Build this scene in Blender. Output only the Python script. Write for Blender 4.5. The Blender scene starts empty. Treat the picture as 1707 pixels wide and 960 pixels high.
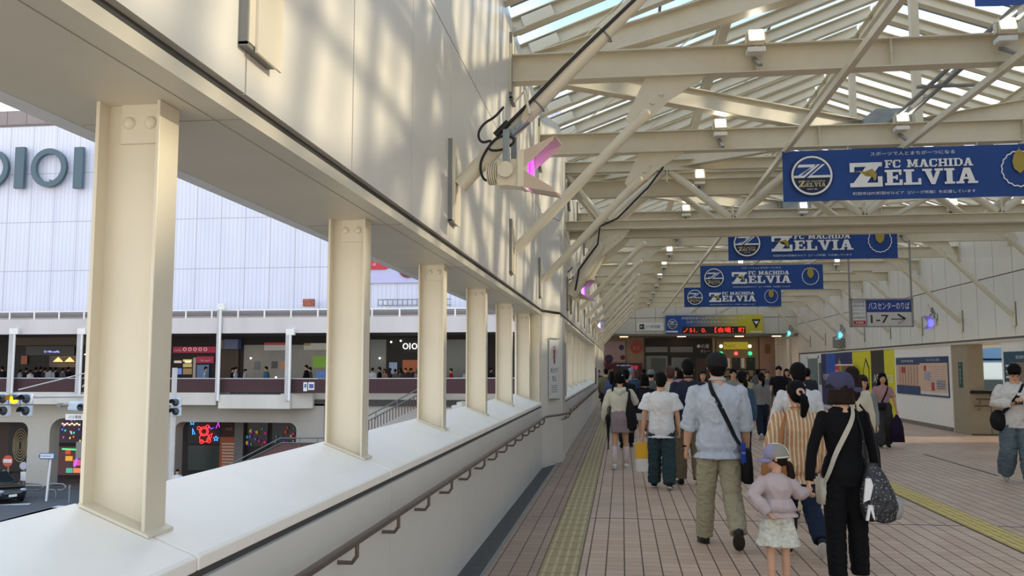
import bpy, bmesh, math, random
from mathutils import Vector, Matrix, noise
R = math.radians
random.seed(7)
S = bpy.context.scene
C = S.collection
# ------------------------------------------------------------------ camera, world, sun, exposure
F_PX, CX, CY = 1450.0, 853.5, 480.0
YAW, PITCH = R(7.15), R(5.2)
EYE = Vector((0, 0, 1.62))
cam = bpy.data.objects.new('camera', bpy.data.cameras.new('camera'))
C.objects.link(cam); S.camera = cam
cam.location = EYE
cam.rotation_euler = (math.pi/2 + PITCH, 0, YAW)
cam.data.sensor_width = 36; cam.data.lens = 36*F_PX/1707
cam.data.clip_start = .05; cam.data.clip_end = 500
MROT = cam.rotation_euler.to_matrix()

def ray(u, v): return MROT @ Vector(((u-CX)/F_PX, (CY-v)/F_PX, -1))
def atY(u, v, y):
    d = ray(u, v); return EYE + d*(y/d.y)
def atX(u, v, x):
    d = ray(u, v); return EYE + d*(x/d.x)
def atZ(u, v, z=0.0):
    d = ray(u, v); return EYE + d*((z-EYE.z)/d.z)
def XZ(u, v, y):
    p = atY(u, v, y); return p.x, p.z

def srgb(h, a=1):
    if isinstance(h, str): h = [int(h[i:i+2], 16)/255 for i in (0, 2, 4)]
    return tuple((c/12.92 if c <= .04045 else ((c+.055)/1.055)**2.4) for c in h) + (a,)

w = bpy.data.worlds.new('sky'); S.world = w; w.use_nodes = True
nt = w.node_tree; bg = nt.nodes['Background']
tc = nt.nodes.new('ShaderNodeTexCoord'); sp = nt.nodes.new('ShaderNodeSeparateXYZ'); rp = nt.nodes.new('ShaderNodeValToRGB')
ns = nt.nodes.new('ShaderNodeTexNoise'); ns.inputs['Scale'].default_value = 2.2; ns.inputs['Detail'].default_value = 5
mx = nt.nodes.new('ShaderNodeMix'); mx.data_type = 'RGBA'
nt.links.new(tc.outputs['Generated'], sp.inputs[0]); nt.links.new(sp.outputs['Z'], rp.inputs[0])
rp.color_ramp.elements[0].color = (1.0, .945, .87, 1); rp.color_ramp.elements[0].position = .10
rp.color_ramp.elements[1].color = (.30, .52, .86, 1); rp.color_ramp.elements[1].position = .42
cr = nt.nodes.new('ShaderNodeValToRGB'); cr.color_ramp.elements[0].position = .48; cr.color_ramp.elements[1].position = .66
nt.links.new(tc.outputs['Generated'], ns.inputs['Vector']); nt.links.new(ns.outputs['Fac'], cr.inputs[0])
nt.links.new(cr.outputs['Color'], mx.inputs['Factor']); nt.links.new(rp.outputs['Color'], mx.inputs[6])
mx.inputs[7].default_value = (.97, .94, .90, 1)
nt.links.new(mx.outputs[2], bg.inputs['Color']); bg.inputs['Strength'].default_value = 1.3

sun = bpy.data.objects.new('sun', bpy.data.lights.new('sun', 'SUN')); C.objects.link(sun)
sun.data.energy = 2.4; sun.data.color = (1.0, .84, .60); sun.data.angle = R(1.6)
SUN_FROM = Vector((1.0, .16, .33)).normalized()
sun.rotation_euler = SUN_FROM.to_track_quat('Z', 'Y').to_euler()

S.view_settings.view_transform = 'Standard'; S.view_settings.look = 'None'
S.view_settings.gamma = 1; S.view_settings.use_curve_mapping = False
S.view_settings.exposure = 0.68
S.cycles.max_bounces = 8; S.cycles.diffuse_bounces = 4; S.cycles.transparent_max_bounces = 24
S.cycles.use_denoising = True

# ------------------------------------------------------------------ materials
_m = {}
def mat(name, col, rough=.6, metal=0, emit=None, es=1, noise_amt=0, noise_scale=8, bump=0, bump_scale=60, spec=.5, stretch=None):
    if name in _m: return _m[name]
    m = bpy.data.materials.new(name); m.use_nodes = True; _m[name] = m
    t = m.node_tree; b = t.nodes['Principled BSDF']
    c = srgb(col)
    b.inputs['Base Color'].default_value = c; b.inputs['Roughness'].default_value = rough
    b.inputs['Metallic'].default_value = metal
    b.inputs['Specular IOR Level'].default_value = spec
    if emit is not None:
        b.inputs['Emission Color'].default_value = srgb(emit); b.inputs['Emission Strength'].default_value = es
    co = t.nodes.new('ShaderNodeTexCoord')
    vec = co.outputs['Object']
    if stretch:
        mp = t.nodes.new('ShaderNodeMapping'); mp.inputs['Scale'].default_value = stretch
        t.links.new(vec, mp.inputs[0]); vec = mp.outputs[0]
    if noise_amt or True:
        n = t.nodes.new('ShaderNodeTexNoise'); n.inputs['Scale'].default_value = noise_scale; n.inputs['Detail'].default_value = 6
        t.links.new(vec, n.inputs['Vector'])
        mr = t.nodes.new('ShaderNodeMapRange'); a = noise_amt or .05
        mr.inputs['From Min'].default_value = .3; mr.inputs['From Max'].default_value = .7
        mr.inputs['To Min'].default_value = 1-a; mr.inputs['To Max'].default_value = 1+a*.5
        t.links.new(n.outputs['Fac'], mr.inputs[0])
        mu = t.nodes.new('ShaderNodeVectorMath'); mu.operation = 'SCALE'
        mu.inputs[0].default_value = c[:3]; t.links.new(mr.outputs[0], mu.inputs['Scale'])
        t.links.new(mu.outputs[0], b.inputs['Base Color'])
    if bump:
        n2 = t.nodes.new('ShaderNodeTexNoise'); n2.inputs['Scale'].default_value = bump_scale; n2.inputs['Detail'].default_value = 4
        t.links.new(vec, n2.inputs['Vector'])
        bp = t.nodes.new('ShaderNodeBump'); bp.inputs['Strength'].default_value = bump; bp.inputs['Distance'].default_value = .02
        t.links.new(n2.outputs['Fac'], bp.inputs['Height']); t.links.new(bp.outputs[0], b.inputs['Normal'])
    return m
CREAM = mat('cream_paint', 'ded3ba', .42, noise_amt=.05, noise_scale=3, bump=.03, bump_scale=150)
PANEL = mat('cream_panel_enamel', 'dfd9cc', .30, noise_amt=.035, noise_scale=1.5)
STEEL = mat('cream_steel_paint', 'd6cbb2', .42, noise_amt=.05, noise_scale=4)
WHITE = mat('white_enamel', 'e9e6df', .45)
GROOVE = mat('dark_joint_sealant', '4b4a47', .8)
GREYM = mat('grey_painted_metal', '7d7d78', .5)
GALV = mat('galvanised_steel', '8f979b', .4, metal=.6)
DARK = mat('black_rubber', '161616', .55)
BLACKM = mat('black_metal', '1c1b1b', .4)
BROWNRAIL = mat('bronze_handrail', '6f6258', .35, metal=.5)
CONC = mat('warm_concrete', 'b3aca0', .8, noise_amt=.1)

def glass(name, col='ffffff', gl=.12, tint=(1, 1, 1)):
    m = bpy.data.materials.new(name); m.use_nodes = True; t = m.node_tree
    t.nodes.remove(t.nodes['Principled BSDF']); o = t.nodes['Material Output']
    tr = t.nodes.new('ShaderNodeBsdfTransparent'); tr.inputs[0].default_value = (*tint, 1)
    g = t.nodes.new('ShaderNodeBsdfGlossy'); g.inputs['Roughness'].default_value = .05
    x = t.nodes.new('ShaderNodeMixShader'); x.inputs[0].default_value = gl
    t.links.new(tr.outputs[0], x.inputs[1]); t.links.new(g.outputs[0], x.inputs[2]); t.links.new(x.outputs[0], o.inputs[0])
    return m
ROOFGLASS = glass('roof_glass', gl=.06, tint=(.9, .95, .98))
SHOPGLASS = glass('shop_glass', gl=.12, tint=(.8, .85, .85))

def math_node(t, op, a, b=None):
    n = t.nodes.new('ShaderNodeMath'); n.operation = op
    for i, v in enumerate((a, b)):
        if v is None: continue
        if isinstance(v, (int, float)): n.inputs[i].default_value = v
        else: t.links.new(v, n.inputs[i])
    return n.outputs[0]
def floor_tiles(name, c1, c2, gx=.011, gy=.006, grout='5d5046', size=.15, rough=.45, rot=0):
    m = bpy.data.materials.new(name); m.use_nodes = True; t = m.node_tree; b = t.nodes['Principled BSDF']
    co = t.nodes.new('ShaderNodeTexCoord'); mp = t.nodes.new('ShaderNodeMapping'); mp.inputs['Rotation'].default_value = (0, 0, rot)
    t.links.new(co.outputs['Object'], mp.inputs[0])
    s = t.nodes.new('ShaderNodeSeparateXYZ'); t.links.new(mp.outputs[0], s.inputs[0])
    ux = math_node(t, 'DIVIDE', s.outputs[0], size); uy = math_node(t, 'DIVIDE', s.outputs[1], size)
    fx = math_node(t, 'FRACT', ux); fy = math_node(t, 'FRACT', uy)
    lx = math_node(t, 'LESS_THAN', fx, gx/size); ly = math_node(t, 'LESS_THAN', fy, gy/size)
    g = math_node(t, 'MAXIMUM', lx, math_node(t, 'MULTIPLY', ly, .75))
    cb = t.nodes.new('ShaderNodeCombineXYZ')
    t.links.new(math_node(t, 'FLOOR', ux), cb.inputs[0]); t.links.new(math_node(t, 'FLOOR', uy), cb.inputs[1])
    wn = t.nodes.new('ShaderNodeTexWhiteNoise'); wn.noise_dimensions = '2D'; t.links.new(cb.outputs[0], wn.inputs['Vector'])
    mx = t.nodes.new('ShaderNodeMix'); mx.data_type = 'RGBA'; t.links.new(wn.outputs['Value'], mx.inputs['Factor'])
    mx.inputs[6].default_value = srgb(c1); mx.inputs[7].default_value = srgb(c2)
    nz = t.nodes.new('ShaderNodeTexNoise'); nz.inputs['Scale'].default_value = .8; nz.inputs['Detail'].default_value = 5
    t.links.new(co.outputs['Object'], nz.inputs['Vector'])
    st = t.nodes.new('ShaderNodeMapRange'); st.inputs['From Min'].default_value = .3; st.inputs['From Max'].default_value = .7
    st.inputs['To Min'].default_value = .86; st.inputs['To Max'].default_value = 1.08; t.links.new(nz.outputs['Fac'], st.inputs[0])
    vm = t.nodes.new('ShaderNodeVectorMath'); vm.operation = 'SCALE'; t.links.new(mx.outputs[2], vm.inputs[0]); t.links.new(st.outputs[0], vm.inputs['Scale'])
    m2 = t.nodes.new('ShaderNodeMix'); m2.data_type = 'RGBA'; t.links.new(g, m2.inputs['Factor'])
    t.links.new(vm.outputs[0], m2.inputs[6]); m2.inputs[7].default_value = srgb(grout)
    t.links.new(m2.outputs[2], b.inputs['Base Color'])
    t.links.new(math_node(t, 'ADD', rough, math_node(t, 'MULTIPLY', g, .4)), b.inputs['Roughness'])
    bp = t.nodes.new('ShaderNodeBump'); bp.inputs['Strength'].default_value = .5; bp.inputs['Distance'].default_value = .004; bp.invert = True
    t.links.new(g, bp.inputs['Height']); t.links.new(bp.outputs[0], b.inputs['Normal'])
    return m
def grid_mat(name, col, line, sx, sz, lw=.01, rough=.6, stripes=0, axis=0, ox=0, oz=0):
    """panels with thin joint lines every sx along x (or y) and sz along z; optional fine ribs"""
    m = bpy.data.materials.new(name); m.use_nodes = True; t = m.node_tree; b = t.nodes['Principled BSDF']
    co = t.nodes.new('ShaderNodeTexCoord'); s = t.nodes.new('ShaderNodeSeparateXYZ'); t.links.new(co.outputs['Object'], s.inputs[0])
    a = s.outputs[axis]
    g = math_node(t, 'LESS_THAN', math_node(t, 'FRACT', math_node(t, 'DIVIDE', math_node(t, 'ADD', a, ox), sx)), lw/sx)
    h = math_node(t, 'LESS_THAN', math_node(t, 'FRACT', math_node(t, 'DIVIDE', math_node(t, 'ADD', s.outputs[2], oz), sz)), lw/sz)
    g = math_node(t, 'MAXIMUM', g, h)
    if stripes:
        k = math_node(t, 'LESS_THAN', math_node(t, 'FRACT', math_node(t, 'DIVIDE', a, stripes)), .22)
        g = math_node(t, 'MAXIMUM', g, math_node(t, 'MULTIPLY', k, .35))
    nz = t.nodes.new('ShaderNodeTexNoise'); nz.inputs['Scale'].default_value = 1.0; nz.inputs['Detail'].default_value = 6
    mp = t.nodes.new('ShaderNodeMapping'); mp.inputs['Scale'].default_value = (1.5, 1.5, .25)
    t.links.new(co.outputs['Object'], mp.inputs[0]); t.links.new(mp.outputs[0], nz.inputs['Vector'])
    st = t.nodes.new('ShaderNodeMapRange'); st.inputs['From Min'].default_value = .3; st.inputs['From Max'].default_value = .7
    st.inputs['To Min'].default_value = .93; st.inputs['To Max'].default_value = 1.03; t.links.new(nz.outputs['Fac'], st.inputs[0])
    vm = t.nodes.new('ShaderNodeVectorMath'); vm.operation = 'SCALE'; vm.inputs[0].default_value = srgb(col)[:3]; t.links.new(st.outputs[0], vm.inputs['Scale'])
    m2 = t.nodes.new('ShaderNodeMix'); m2.data_type = 'RGBA'; t.links.new(g, m2.inputs['Factor'])
    t.links.new(vm.outputs[0], m2.inputs[6]); m2.inputs[7].default_value = srgb(line)
    t.links.new(m2.outputs[2], b.inputs['Base Color']); b.inputs['Roughness'].default_value = rough
    return m
def stripe_mat(name, c1, c2, period, duty=.3, axis=0, rough=.8):
    m = bpy.data.materials.new(name); m.use_nodes = True; t = m.node_tree; b = t.nodes['Principled BSDF']
    co = t.nodes.new('ShaderNodeTexCoord'); s = t.nodes.new('ShaderNodeSeparateXYZ'); t.links.new(co.outputs['Object'], s.inputs[0])
    g = math_node(t, 'LESS_THAN', math_node(t, 'FRACT', math_node(t, 'DIVIDE', s.outputs[axis], period)), duty)
    m2 = t.nodes.new('ShaderNodeMix'); m2.data_type = 'RGBA'; t.links.new(g, m2.inputs['Factor'])
    m2.inputs[6].default_value = srgb(c1); m2.inputs[7].default_value = srgb(c2)
    t.links.new(m2.outputs[2], b.inputs['Base Color']); b.inputs['Roughness'].default_value = rough
    return m

# ------------------------------------------------------------------ mesh builder
class MB:
    def __init__(s): s.v = []; s.f = []; s.mi = []; s.cur = 0
    def add(s, vs, fs):
        o = len(s.v); s.v += [tuple(v) for v in vs]; s.f += [tuple(o+i for i in f) for f in fs]; s.mi += [s.cur]*len(fs); return s
    def m(s, i): s.cur = i; return s
    def box(s, x0, x1, y0, y1, z0, z1):
        x0, x1 = sorted((x0, x1)); y0, y1 = sorted((y0, y1)); z0, z1 = sorted((z0, z1))
        v = [(x0,y0,z0),(x1,y0,z0),(x1,y1,z0),(x0,y1,z0),(x0,y0,z1),(x1,y0,z1),(x1,y1,z1),(x0,y1,z1)]
        return s.add(v, [(0,3,2,1),(4,5,6,7),(0,1,5,4),(1,2,6,5),(2,3,7,6),(3,0,4,7)])
    def cbox(s, c, d, rot=None):
        v = []; M = rot or Matrix.Identity(3)
        for x, y, z in ((-1,-1,-1),(1,-1,-1),(1,1,-1),(-1,1,-1),(-1,-1,1),(1,-1,1),(1,1,1),(-1,1,1)):
            v.append(Vector(c) + M @ Vector((x*d[0]/2, y*d[1]/2, z*d[2]/2)))
        return s.add(v, [(0,3,2,1),(4,5,6,7),(0,1,5,4),(1,2,6,5),(2,3,7,6),(3,0,4,7)])
    def frame(s, p0, p1, up=Vector((0, 0, 1))):
        p0, p1 = Vector(p0), Vector(p1); d = (p1-p0).normalized()
        if abs(d.dot(up)) > .98: up = Vector((0, 1, 0))
        a = d.cross(up).normalized(); b = a.cross(d).normalized(); return p0, p1, a, b
    def extr(s, prof, p0, p1, up=Vector((0, 0, 1))):
        """extrude closed 2d profile [(a,b)] from p0 to p1"""
        p0, p1, a, b = s.frame(p0, p1, up); n = len(prof)
        v = [p0+a*x+b*y for x, y in prof]+[p1+a*x+b*y for x, y in prof]
        return s.add(v, [tuple(range(n))[::-1], tuple(range(n, 2*n))]+[(i, (i+1) % n, n+(i+1) % n, n+i) for i in range(n)])
    def bar(s, p0, p1, w, h, up=Vector((0, 0, 1))):
        return s.extr([(-w/2,-h/2),(w/2,-h/2),(w/2,h/2),(-w/2,h/2)], p0, p1, up)
    def ibeam(s, p0, p1, h, b, tf=.014, tw=.01):
        H, B, t = h/2, b/2, tw/2
        return s.extr([(-B,-H),(B,-H),(B,-H+tf),(t,-H+tf),(t,H-tf),(B,H-tf),(B,H),(-B,H),(-B,H-tf),(-t,H-tf),(-t,-H+tf),(-B,-H+tf)], p0, p1)
    def tube(s, pts, r, n=10, closed=False):
        pts = [Vector(p) for p in pts]; N = len(pts); rr = r if isinstance(r, (list, tuple)) else [r]*N
        v = []; d0 = (pts[1]-pts[0]).normalized(); up = Vector((0, 0, 1)) if abs(d0.z) < .9 else Vector((1, 0, 0))
        a = d0.cross(up).normalized()
        for i, p in enumerate(pts):
            if closed: d = pts[(i+1) % N]-pts[i-1]
            else: d = pts[min(i+1, N-1)]-pts[max(i-1, 0)]
            d.normalize(); a = (a-d*a.dot(d)).normalized(); b = d.cross(a)
            for k in range(n):
                t = 2*math.pi*k/n; v.append(p+(a*math.cos(t)+b*math.sin(t))*rr[i])
        f = []
        for i in range(N if closed else N-1):
            j = (i+1) % N
            for k in range(n): f.append((i*n+k, i*n+(k+1) % n, j*n+(k+1) % n, j*n+k))
        if not closed: f += [tuple(range(n))[::-1], tuple(range((N-1)*n, N*n))]
        return s.add(v, f)
    def prism(s, poly, y0, y1, axis='y', M=None):
        """polygon given in (x,z) extruded along y; axis 'x': polygon in (y,z) extruded along x; 'z': (x,y) along z"""
        n = len(poly); g = {'y': lambda p, t: (p[0], t, p[1]), 'x': lambda p, t: (t, p[0], p[1]), 'z': lambda p, t: (p[0], p[1], t)}[axis]
        v = [Vector(g(p, y0)) for p in poly]+[Vector(g(p, y1)) for p in poly]
        if M: v = [M @ q for q in v]
        return s.add(v, [tuple(range(n)), tuple(range(n, 2*n))[::-1]]+[(i, n+i, n+(i+1) % n, (i+1) % n) for i in range(n)])
    def ell(s, c, r, seg=16, rings=10, M=None):
        v = []; f = []; c = Vector(c)
        for i in range(rings+1):
            ph = math.pi*i/rings
            for k in range(seg):
                t = 2*math.pi*k/seg; q = Vector((r[0]*math.sin(ph)*math.cos(t), r[1]*math.sin(ph)*math.sin(t), r[2]*math.cos(ph)))
                v.append(c+(M @ q if M else q))
        for i in range(rings):
            for k in range(seg): f.append((i*seg+k, (i+1)*seg+k, (i+1)*seg+(k+1) % seg, i*seg+(k+1) % seg))
        return s.add(v, f)
    def lathe(s, prof, c=(0, 0, 0), n=20, M=None):
        """prof [(r,z)]"""
        v = []; f = []; c = Vector(c)
        for r, z in prof:
            for k in range(n):
                t = 2*math.pi*k/n; q = Vector((r*math.cos(t), r*math.sin(t), z)); v.append(c+(M @ q if M else q))
        for i in range(len(prof)-1):
            for k in range(n): f.append((i*n+k, i*n+(k+1) % n, (i+1)*n+(k+1) % n, (i+1)*n+k))
        f += [tuple(range(n))[::-1], tuple(range((len(prof)-1)*n, len(prof)*n))]
        return s.add(v, f)
    def rings(s, rs, n=20, e=1.0):
        """rs: [(cx,cy,cz,rx,ry)] elliptical horizontal rings, closed ends"""
        v = []; f = []
        for cx, cy, cz, rx, ry in rs:
            for k in range(n):
                t = 2*math.pi*k/n; a, b = math.cos(t), math.sin(t)
                v.append((cx+rx*math.copysign(abs(a)**e, a), cy+ry*math.copysign(abs(b)**e, b), cz))
        for i in range(len(rs)-1):
            for k in range(n): f.append((i*n+k, i*n+(k+1) % n, (i+1)*n+(k+1) % n, (i+1)*n+k))
        f += [tuple(range(n))[::-1], tuple(range((len(rs)-1)*n, len(rs)*n))]
        return s.add(v, f)
    def xf(s, M):
        s.v = [tuple(M @ Vector(v)) for v in s.v]; return s
    def mesh(s, name):
        me = bpy.data.meshes.new(name); me.from_pydata(s.v, [], s.f); me.update(); return me
    def build(s, name, mats, parent=None, smooth=False, bevel=0, **props):
        me = s.mesh(name)
        bm = bmesh.new(); bm.from_mesh(me); bmesh.ops.recalc_face_normals(bm, faces=bm.faces); bm.to_mesh(me); bm.free()
        o = bpy.data.objects.new(name, me); C.objects.link(o)
        for m in (mats if isinstance(mats, (list, tuple)) else [mats]): me.materials.append(m)
        if len(me.polygons) == len(s.mi): me.polygons.foreach_set('material_index', s.mi)
        if smooth:
            me.polygons.foreach_set('use_smooth', [True]*len(me.polygons))
            if smooth != 'all':
                try: me.set_sharp_from_angle(angle=R(40))
                except Exception: pass
        if bevel:
            md = o.modifiers.new('bevel', 'BEVEL'); md.width = bevel; md.segments = 2; md.limit_method = 'ANGLE'
        if parent: o.parent = parent
        for k, x in props.items(): o[k] = x
        return o
def tag(o, label, cat, group=None, kind=None):
    o['label'] = label; o['category'] = cat
    if group: o['group'] = group
    if kind: o['kind'] = kind
    return o
def thing(name, label, cat, loc=(0, 0, 0), rz=0, group=None):
    o = bpy.data.objects.new(name, None); C.objects.link(o); o.location = loc; o.rotation_euler = (0, 0, rz); o.empty_display_size = .1
    return tag(o, label, cat, group)
def struct(o): o['kind'] = 'structure'; return o
def copy_tree(o, parent=None):
    c = o.copy(); C.objects.link(c); c.parent = parent
    for ch in [x for x in bpy.data.objects if x.parent == o]: copy_tree(ch, c)
    return c
ORD = ['nearest', 'second', 'third', 'fourth', 'fifth', 'sixth', 'seventh', 'eighth', 'ninth', 'tenth', 'eleventh', 'twelfth', 'thirteenth', 'fourteenth', 'fifteenth', 'sixteenth']

SCR = bpy.data.scenes.new('scratch')
def evaluated(o):
    SCR.collection.objects.link(o); vl = SCR.view_layers[0]; vl.update(); dg = vl.depsgraph; dg.update()
    return bpy.data.meshes.new_from_object(o.evaluated_get(dg))
def text(s, name, parent, mt, h, c, face='-y', depth=.002, wmax=None, wfit=None, shear=0, rz=None, bold=0, spacing=1.0):
    """text as a mesh, glyph height about h, centred at c (in the parent's frame), readable from direction face"""
    cu = bpy.data.curves.new(name, 'FONT'); cu.body = s; cu.size = 1; cu.align_x = 'CENTER'; cu.align_y = 'CENTER'
    cu.extrude = 0; cu.offset = bold; cu.shear = shear; cu.space_character = spacing; cu.resolution_u = 3; cu.space_line = 1.0
    t = bpy.data.objects.new(name, cu); me = evaluated(t); bpy.data.objects.remove(t); bpy.data.curves.remove(cu)
    if not me.vertices: return None
    xs = [v.co.x for v in me.vertices]; ys = [v.co.y for v in me.vertices]
    W, H = max(xs)-min(xs), max(ys)-min(ys); mx_, my_ = (max(xs)+min(xs))/2, (max(ys)+min(ys))/2
    sy = h/H; sx = sy
    if wfit: sx = wfit/W
    elif wmax and W*sx > wmax: sx = wmax/W
    if rz is None: rz = {'-y': 0, '+y': math.pi, '-x': -math.pi/2, '+x': math.pi/2}[face]
    M = Matrix.Translation(Vector(c)) @ Matrix.Rotation(rz, 4, 'Z') @ Matrix.Rotation(math.pi/2, 4, 'X') @ Matrix.Diagonal((sx, sy, 1, 1)) @ Matrix.Translation((-mx_, -my_, 0))
    me.transform(M)
    o = bpy.data.objects.new(name, me); C.objects.link(o); me.materials.clear(); me.materials.append(mt); o.parent = parent
    return o

def remesh(mb, voxel, smooth=4, disp=0, dscale=9, dstretch=(1, 1, .5), seed=0):
    me = mb.mesh('tmp'); o = bpy.data.objects.new('tmp', me)
    md = o.modifiers.new('r', 'REMESH'); md.mode = 'VOXEL'; md.voxel_size = voxel; md.adaptivity = 0
    if smooth:
        sm = o.modifiers.new('s', 'SMOOTH'); sm.factor = .5; sm.iterations = smooth
    r = evaluated(o); bpy.data.objects.remove(o); bpy.data.meshes.remove(me)
    if disp:
        off = Vector((seed*3.1, seed*1.7, seed))
        n = len(r.vertices); co = [0.0]*3*n; no = [0.0]*3*n; r.vertices.foreach_get('co', co); r.vertices.foreach_get('normal', no)
        for i in range(n):
            x, y, z = co[3*i:3*i+3]
            q = Vector((x*dstretch[0], y*dstretch[1], z*dstretch[2]))*dscale+off
            d = (1-abs(noise.noise(q+Vector((z*3, 0, x*4)))+.5*noise.noise(q*2.3))*2)*disp
            co[3*i] += no[3*i]*d; co[3*i+1] += no[3*i+1]*d; co[3*i+2] += no[3*i+2]*d
        r.vertices.foreach_set('co', co); r.update()
    r.polygons.foreach_set('use_smooth', [True]*len(r.polygons))
    return r
def mobj(name, me, mt, parent):
    o = bpy.data.objects.new(name, me); C.objects.link(o); me.materials.clear(); me.materials.append(mt); o.parent = parent; return o
def smooth_pts(pts, n=3):
    out = [Vector(p) for p in pts]
    for _ in range(n):
        q = [out[0]]
        for a, b in zip(out, out[1:]): q += [a*.75+b*.25, a*.25+b*.75]
        out = q+[out[-1]]
    return out
# ================================================================== the concourse shell
XL, XF, XR, XRU, XC = -1.30, -1.05, 8.25, 10.5, 4.6
Z_SILL, Z_SOF, Z_PAN, Z_MID, Z_EAVE, Z_RIDGE = 1.04, 2.48, 2.575, 4.18, 5.9, 8.1
Y0, Y1 = -5.0, 54.0
# floor
tm = floor_tiles('pinkish_brown_floor_tiles', 'ccae94', 'bd9d83', gy=.006, grout='574538')
fb = MB(); fb.box(-1.10, 12.2, Y0, 56, -.12, 0)
struct(fb.build('floor', tm))
gut = MB(); gut.box(-2.0, -1.104, Y0, 56, -.12, -.012)
gmat = mat('dark_gutter_cover', '4e4c49', .7, noise_amt=.2, noise_scale=12, bump=.2)
struct(gut.build('trim_1', gmat))
struct(MB().box(-1.115, -1.085, Y0, 15.0, -.02, .004).build('trim_2', mat('grey_metal_edge', '8b8d88', .5, metal=.4)))
# darker tile margin between the gutter and the tactile strip
struct(MB().box(-1.085, -.672, Y0, 36, -.05, .002).build('trim_3', floor_tiles('dull_brown_floor_tiles', 'a68c78', '9a806c', gx=.008, grout='4c3d33')))
# big expansion joint across the right of the floor
j = MB(); pa, pb = atZ(1540, 757), atZ(1664, 793)
j.bar((pa.x, pa.y, .001), (pb.x, pb.y, .001), .035, .004); struct(j.build('trim_4', GROOVE))
j = MB(); j.box(-1.0, 8.2, 9.60, 9.615, .0005, .003); struct(j.build('trim_5', GROOVE))

# tactile paving
TACT = mat('yellow_tactile_tile', 'a8946a', .6, noise_amt=.15, noise_scale=7)
TACTB = mat('yellow_tactile_bar', 'bdab80', .5, noise_amt=.15, noise_scale=9)
def tactile(x0, ya, yb, label, mb_, mt_):
    t = thing('tactile_paving', label, 'tactile paving', (x0, ya, 0))
    MB().box(0, .3, 0, yb-ya, .001, .006).build('base_tile', mt_, t)
    b = MB(); y = .02
    while y < yb-ya-.3:
        for k in range(4): b.box(.024+.075*k, .050+.075*k, y, y+.27, .006, .012)
        y += .3
    o = b.build('raised_bars', mb_, t); o['kind'] = 'stuff'
    jb = MB(); y = .0
    while y < yb-ya: jb.box(0, .3, y-.004, y+.004, .0062, .0068); y += .3
    jb.box(-.012, 0, 0, yb-ya, .001, .0055); jb.box(.3, .312, 0, yb-ya, .001, .0055)
    jb.build('tile_joint', mat('tactile_joint_brown', '6b5c40', .8), t)
    return t
tactile(-.665, 1, 48, 'yellow ribbed guiding path in the floor along the left parapet', TACTB, TACT)
TY = mat('bright_yellow_tactile_tile', 'c4a85a', .6, noise_amt=.1, noise_scale=7); TYB = mat('bright_yellow_tactile_bar', 'd6c07a', .5)
p = atZ(1600, 862)
tactile(p.x-.15, 3, 36, 'bright yellow ribbed guiding path crossing the right part of the floor', TYB, TY)

# ---- left side: upper panel wall with joints, soffit, sill, parapet
def upper_wall(name, x, ya, yb, sgn=1, pitch=1.22, off=0.0, zb=Z_PAN, gap=.006):
    b = MB()
    b.m(1).box(x-sgn*.035, x-sgn*.30, ya, yb, zb-.03, Z_EAVE)
    y = off
    while y > ya: y -= pitch
    while y < yb:
        a, c = max(y+gap, ya), min(y+pitch-gap, yb)
        if c-a > .05:
            b.m(0).box(x, x-sgn*.04, a, c, zb, Z_MID-gap); b.box(x, x-sgn*.04, a, c, Z_MID+gap, Z_EAVE)
        y += pitch
    return struct(b.build(name, [PANEL, GROOVE], bevel=0))
JOINT = 2.84
upper_wall('wall_left', XL, Y0, 14.3, off=JOINT)
upper_wall('wall_left_far', XF, 15.9, Y1, off=JOINT, gap=.010)
# kinked stretch over the column
kb = MB()
for z0, z1 in ((Z_PAN, Z_MID-.006), (Z_MID+.006, Z_EAVE)):
    kb.prism([(XL, 14.31), (XF, 15.1), (XF, 15.89), (XF-.3, 15.89), (XL-.3, 14.31)], z0, z1, 'z')
struct(kb.build('wall_left_kink', PANEL))
# soffit and its lip
def soffit(name, x, ya, yb):
    b = MB().m(0); b.box(x-.61, x+.0, ya, yb, Z_SOF, Z_SOF+.05)
    b.box(x-.605, x-.3, ya, yb, Z_SOF+.05, Z_PAN+.1); b.m(1).box(x-.30, x-.03, ya, yb, Z_SOF+.05, Z_PAN)
    return struct(b.build(name, [CREAM, GROOVE]))
soffit('ceiling_soffit', XL, Y0, 14.3); soffit('ceiling_soffit_far', XF, 15.2, 36)
struct(MB().prism([(XL, 14.3), (XF, 15.1), (XF, 15.3), (XF-.55, 15.3), (XL-.6, 14.3)], Z_SOF, Z_SOF+.05, 'z').build('ceiling_soffit_kink', CREAM))
# outer face of the bridge above the soffit
struct(MB().box(XL-.7, XL-.615, Y0, 36, Z_SOF-.0, Z_EAVE).build('wall_left_outer', WHITE))
# window heads seams on soffit
sm = MB()
for k in range(7):
    y = 2.82+2.25*k
    if y < 14: sm.box(XL-.6, XL-.002, y-.003, y+.003, Z_SOF-.0015, Z_SOF+.001)
sm.box(XL-.10, XL-.096, Y0, 14.2, Z_SOF-.0015, Z_SOF+.001)
struct(sm.build('trim_6', mat('thin_seam', 'a89f8a', .7)))

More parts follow.
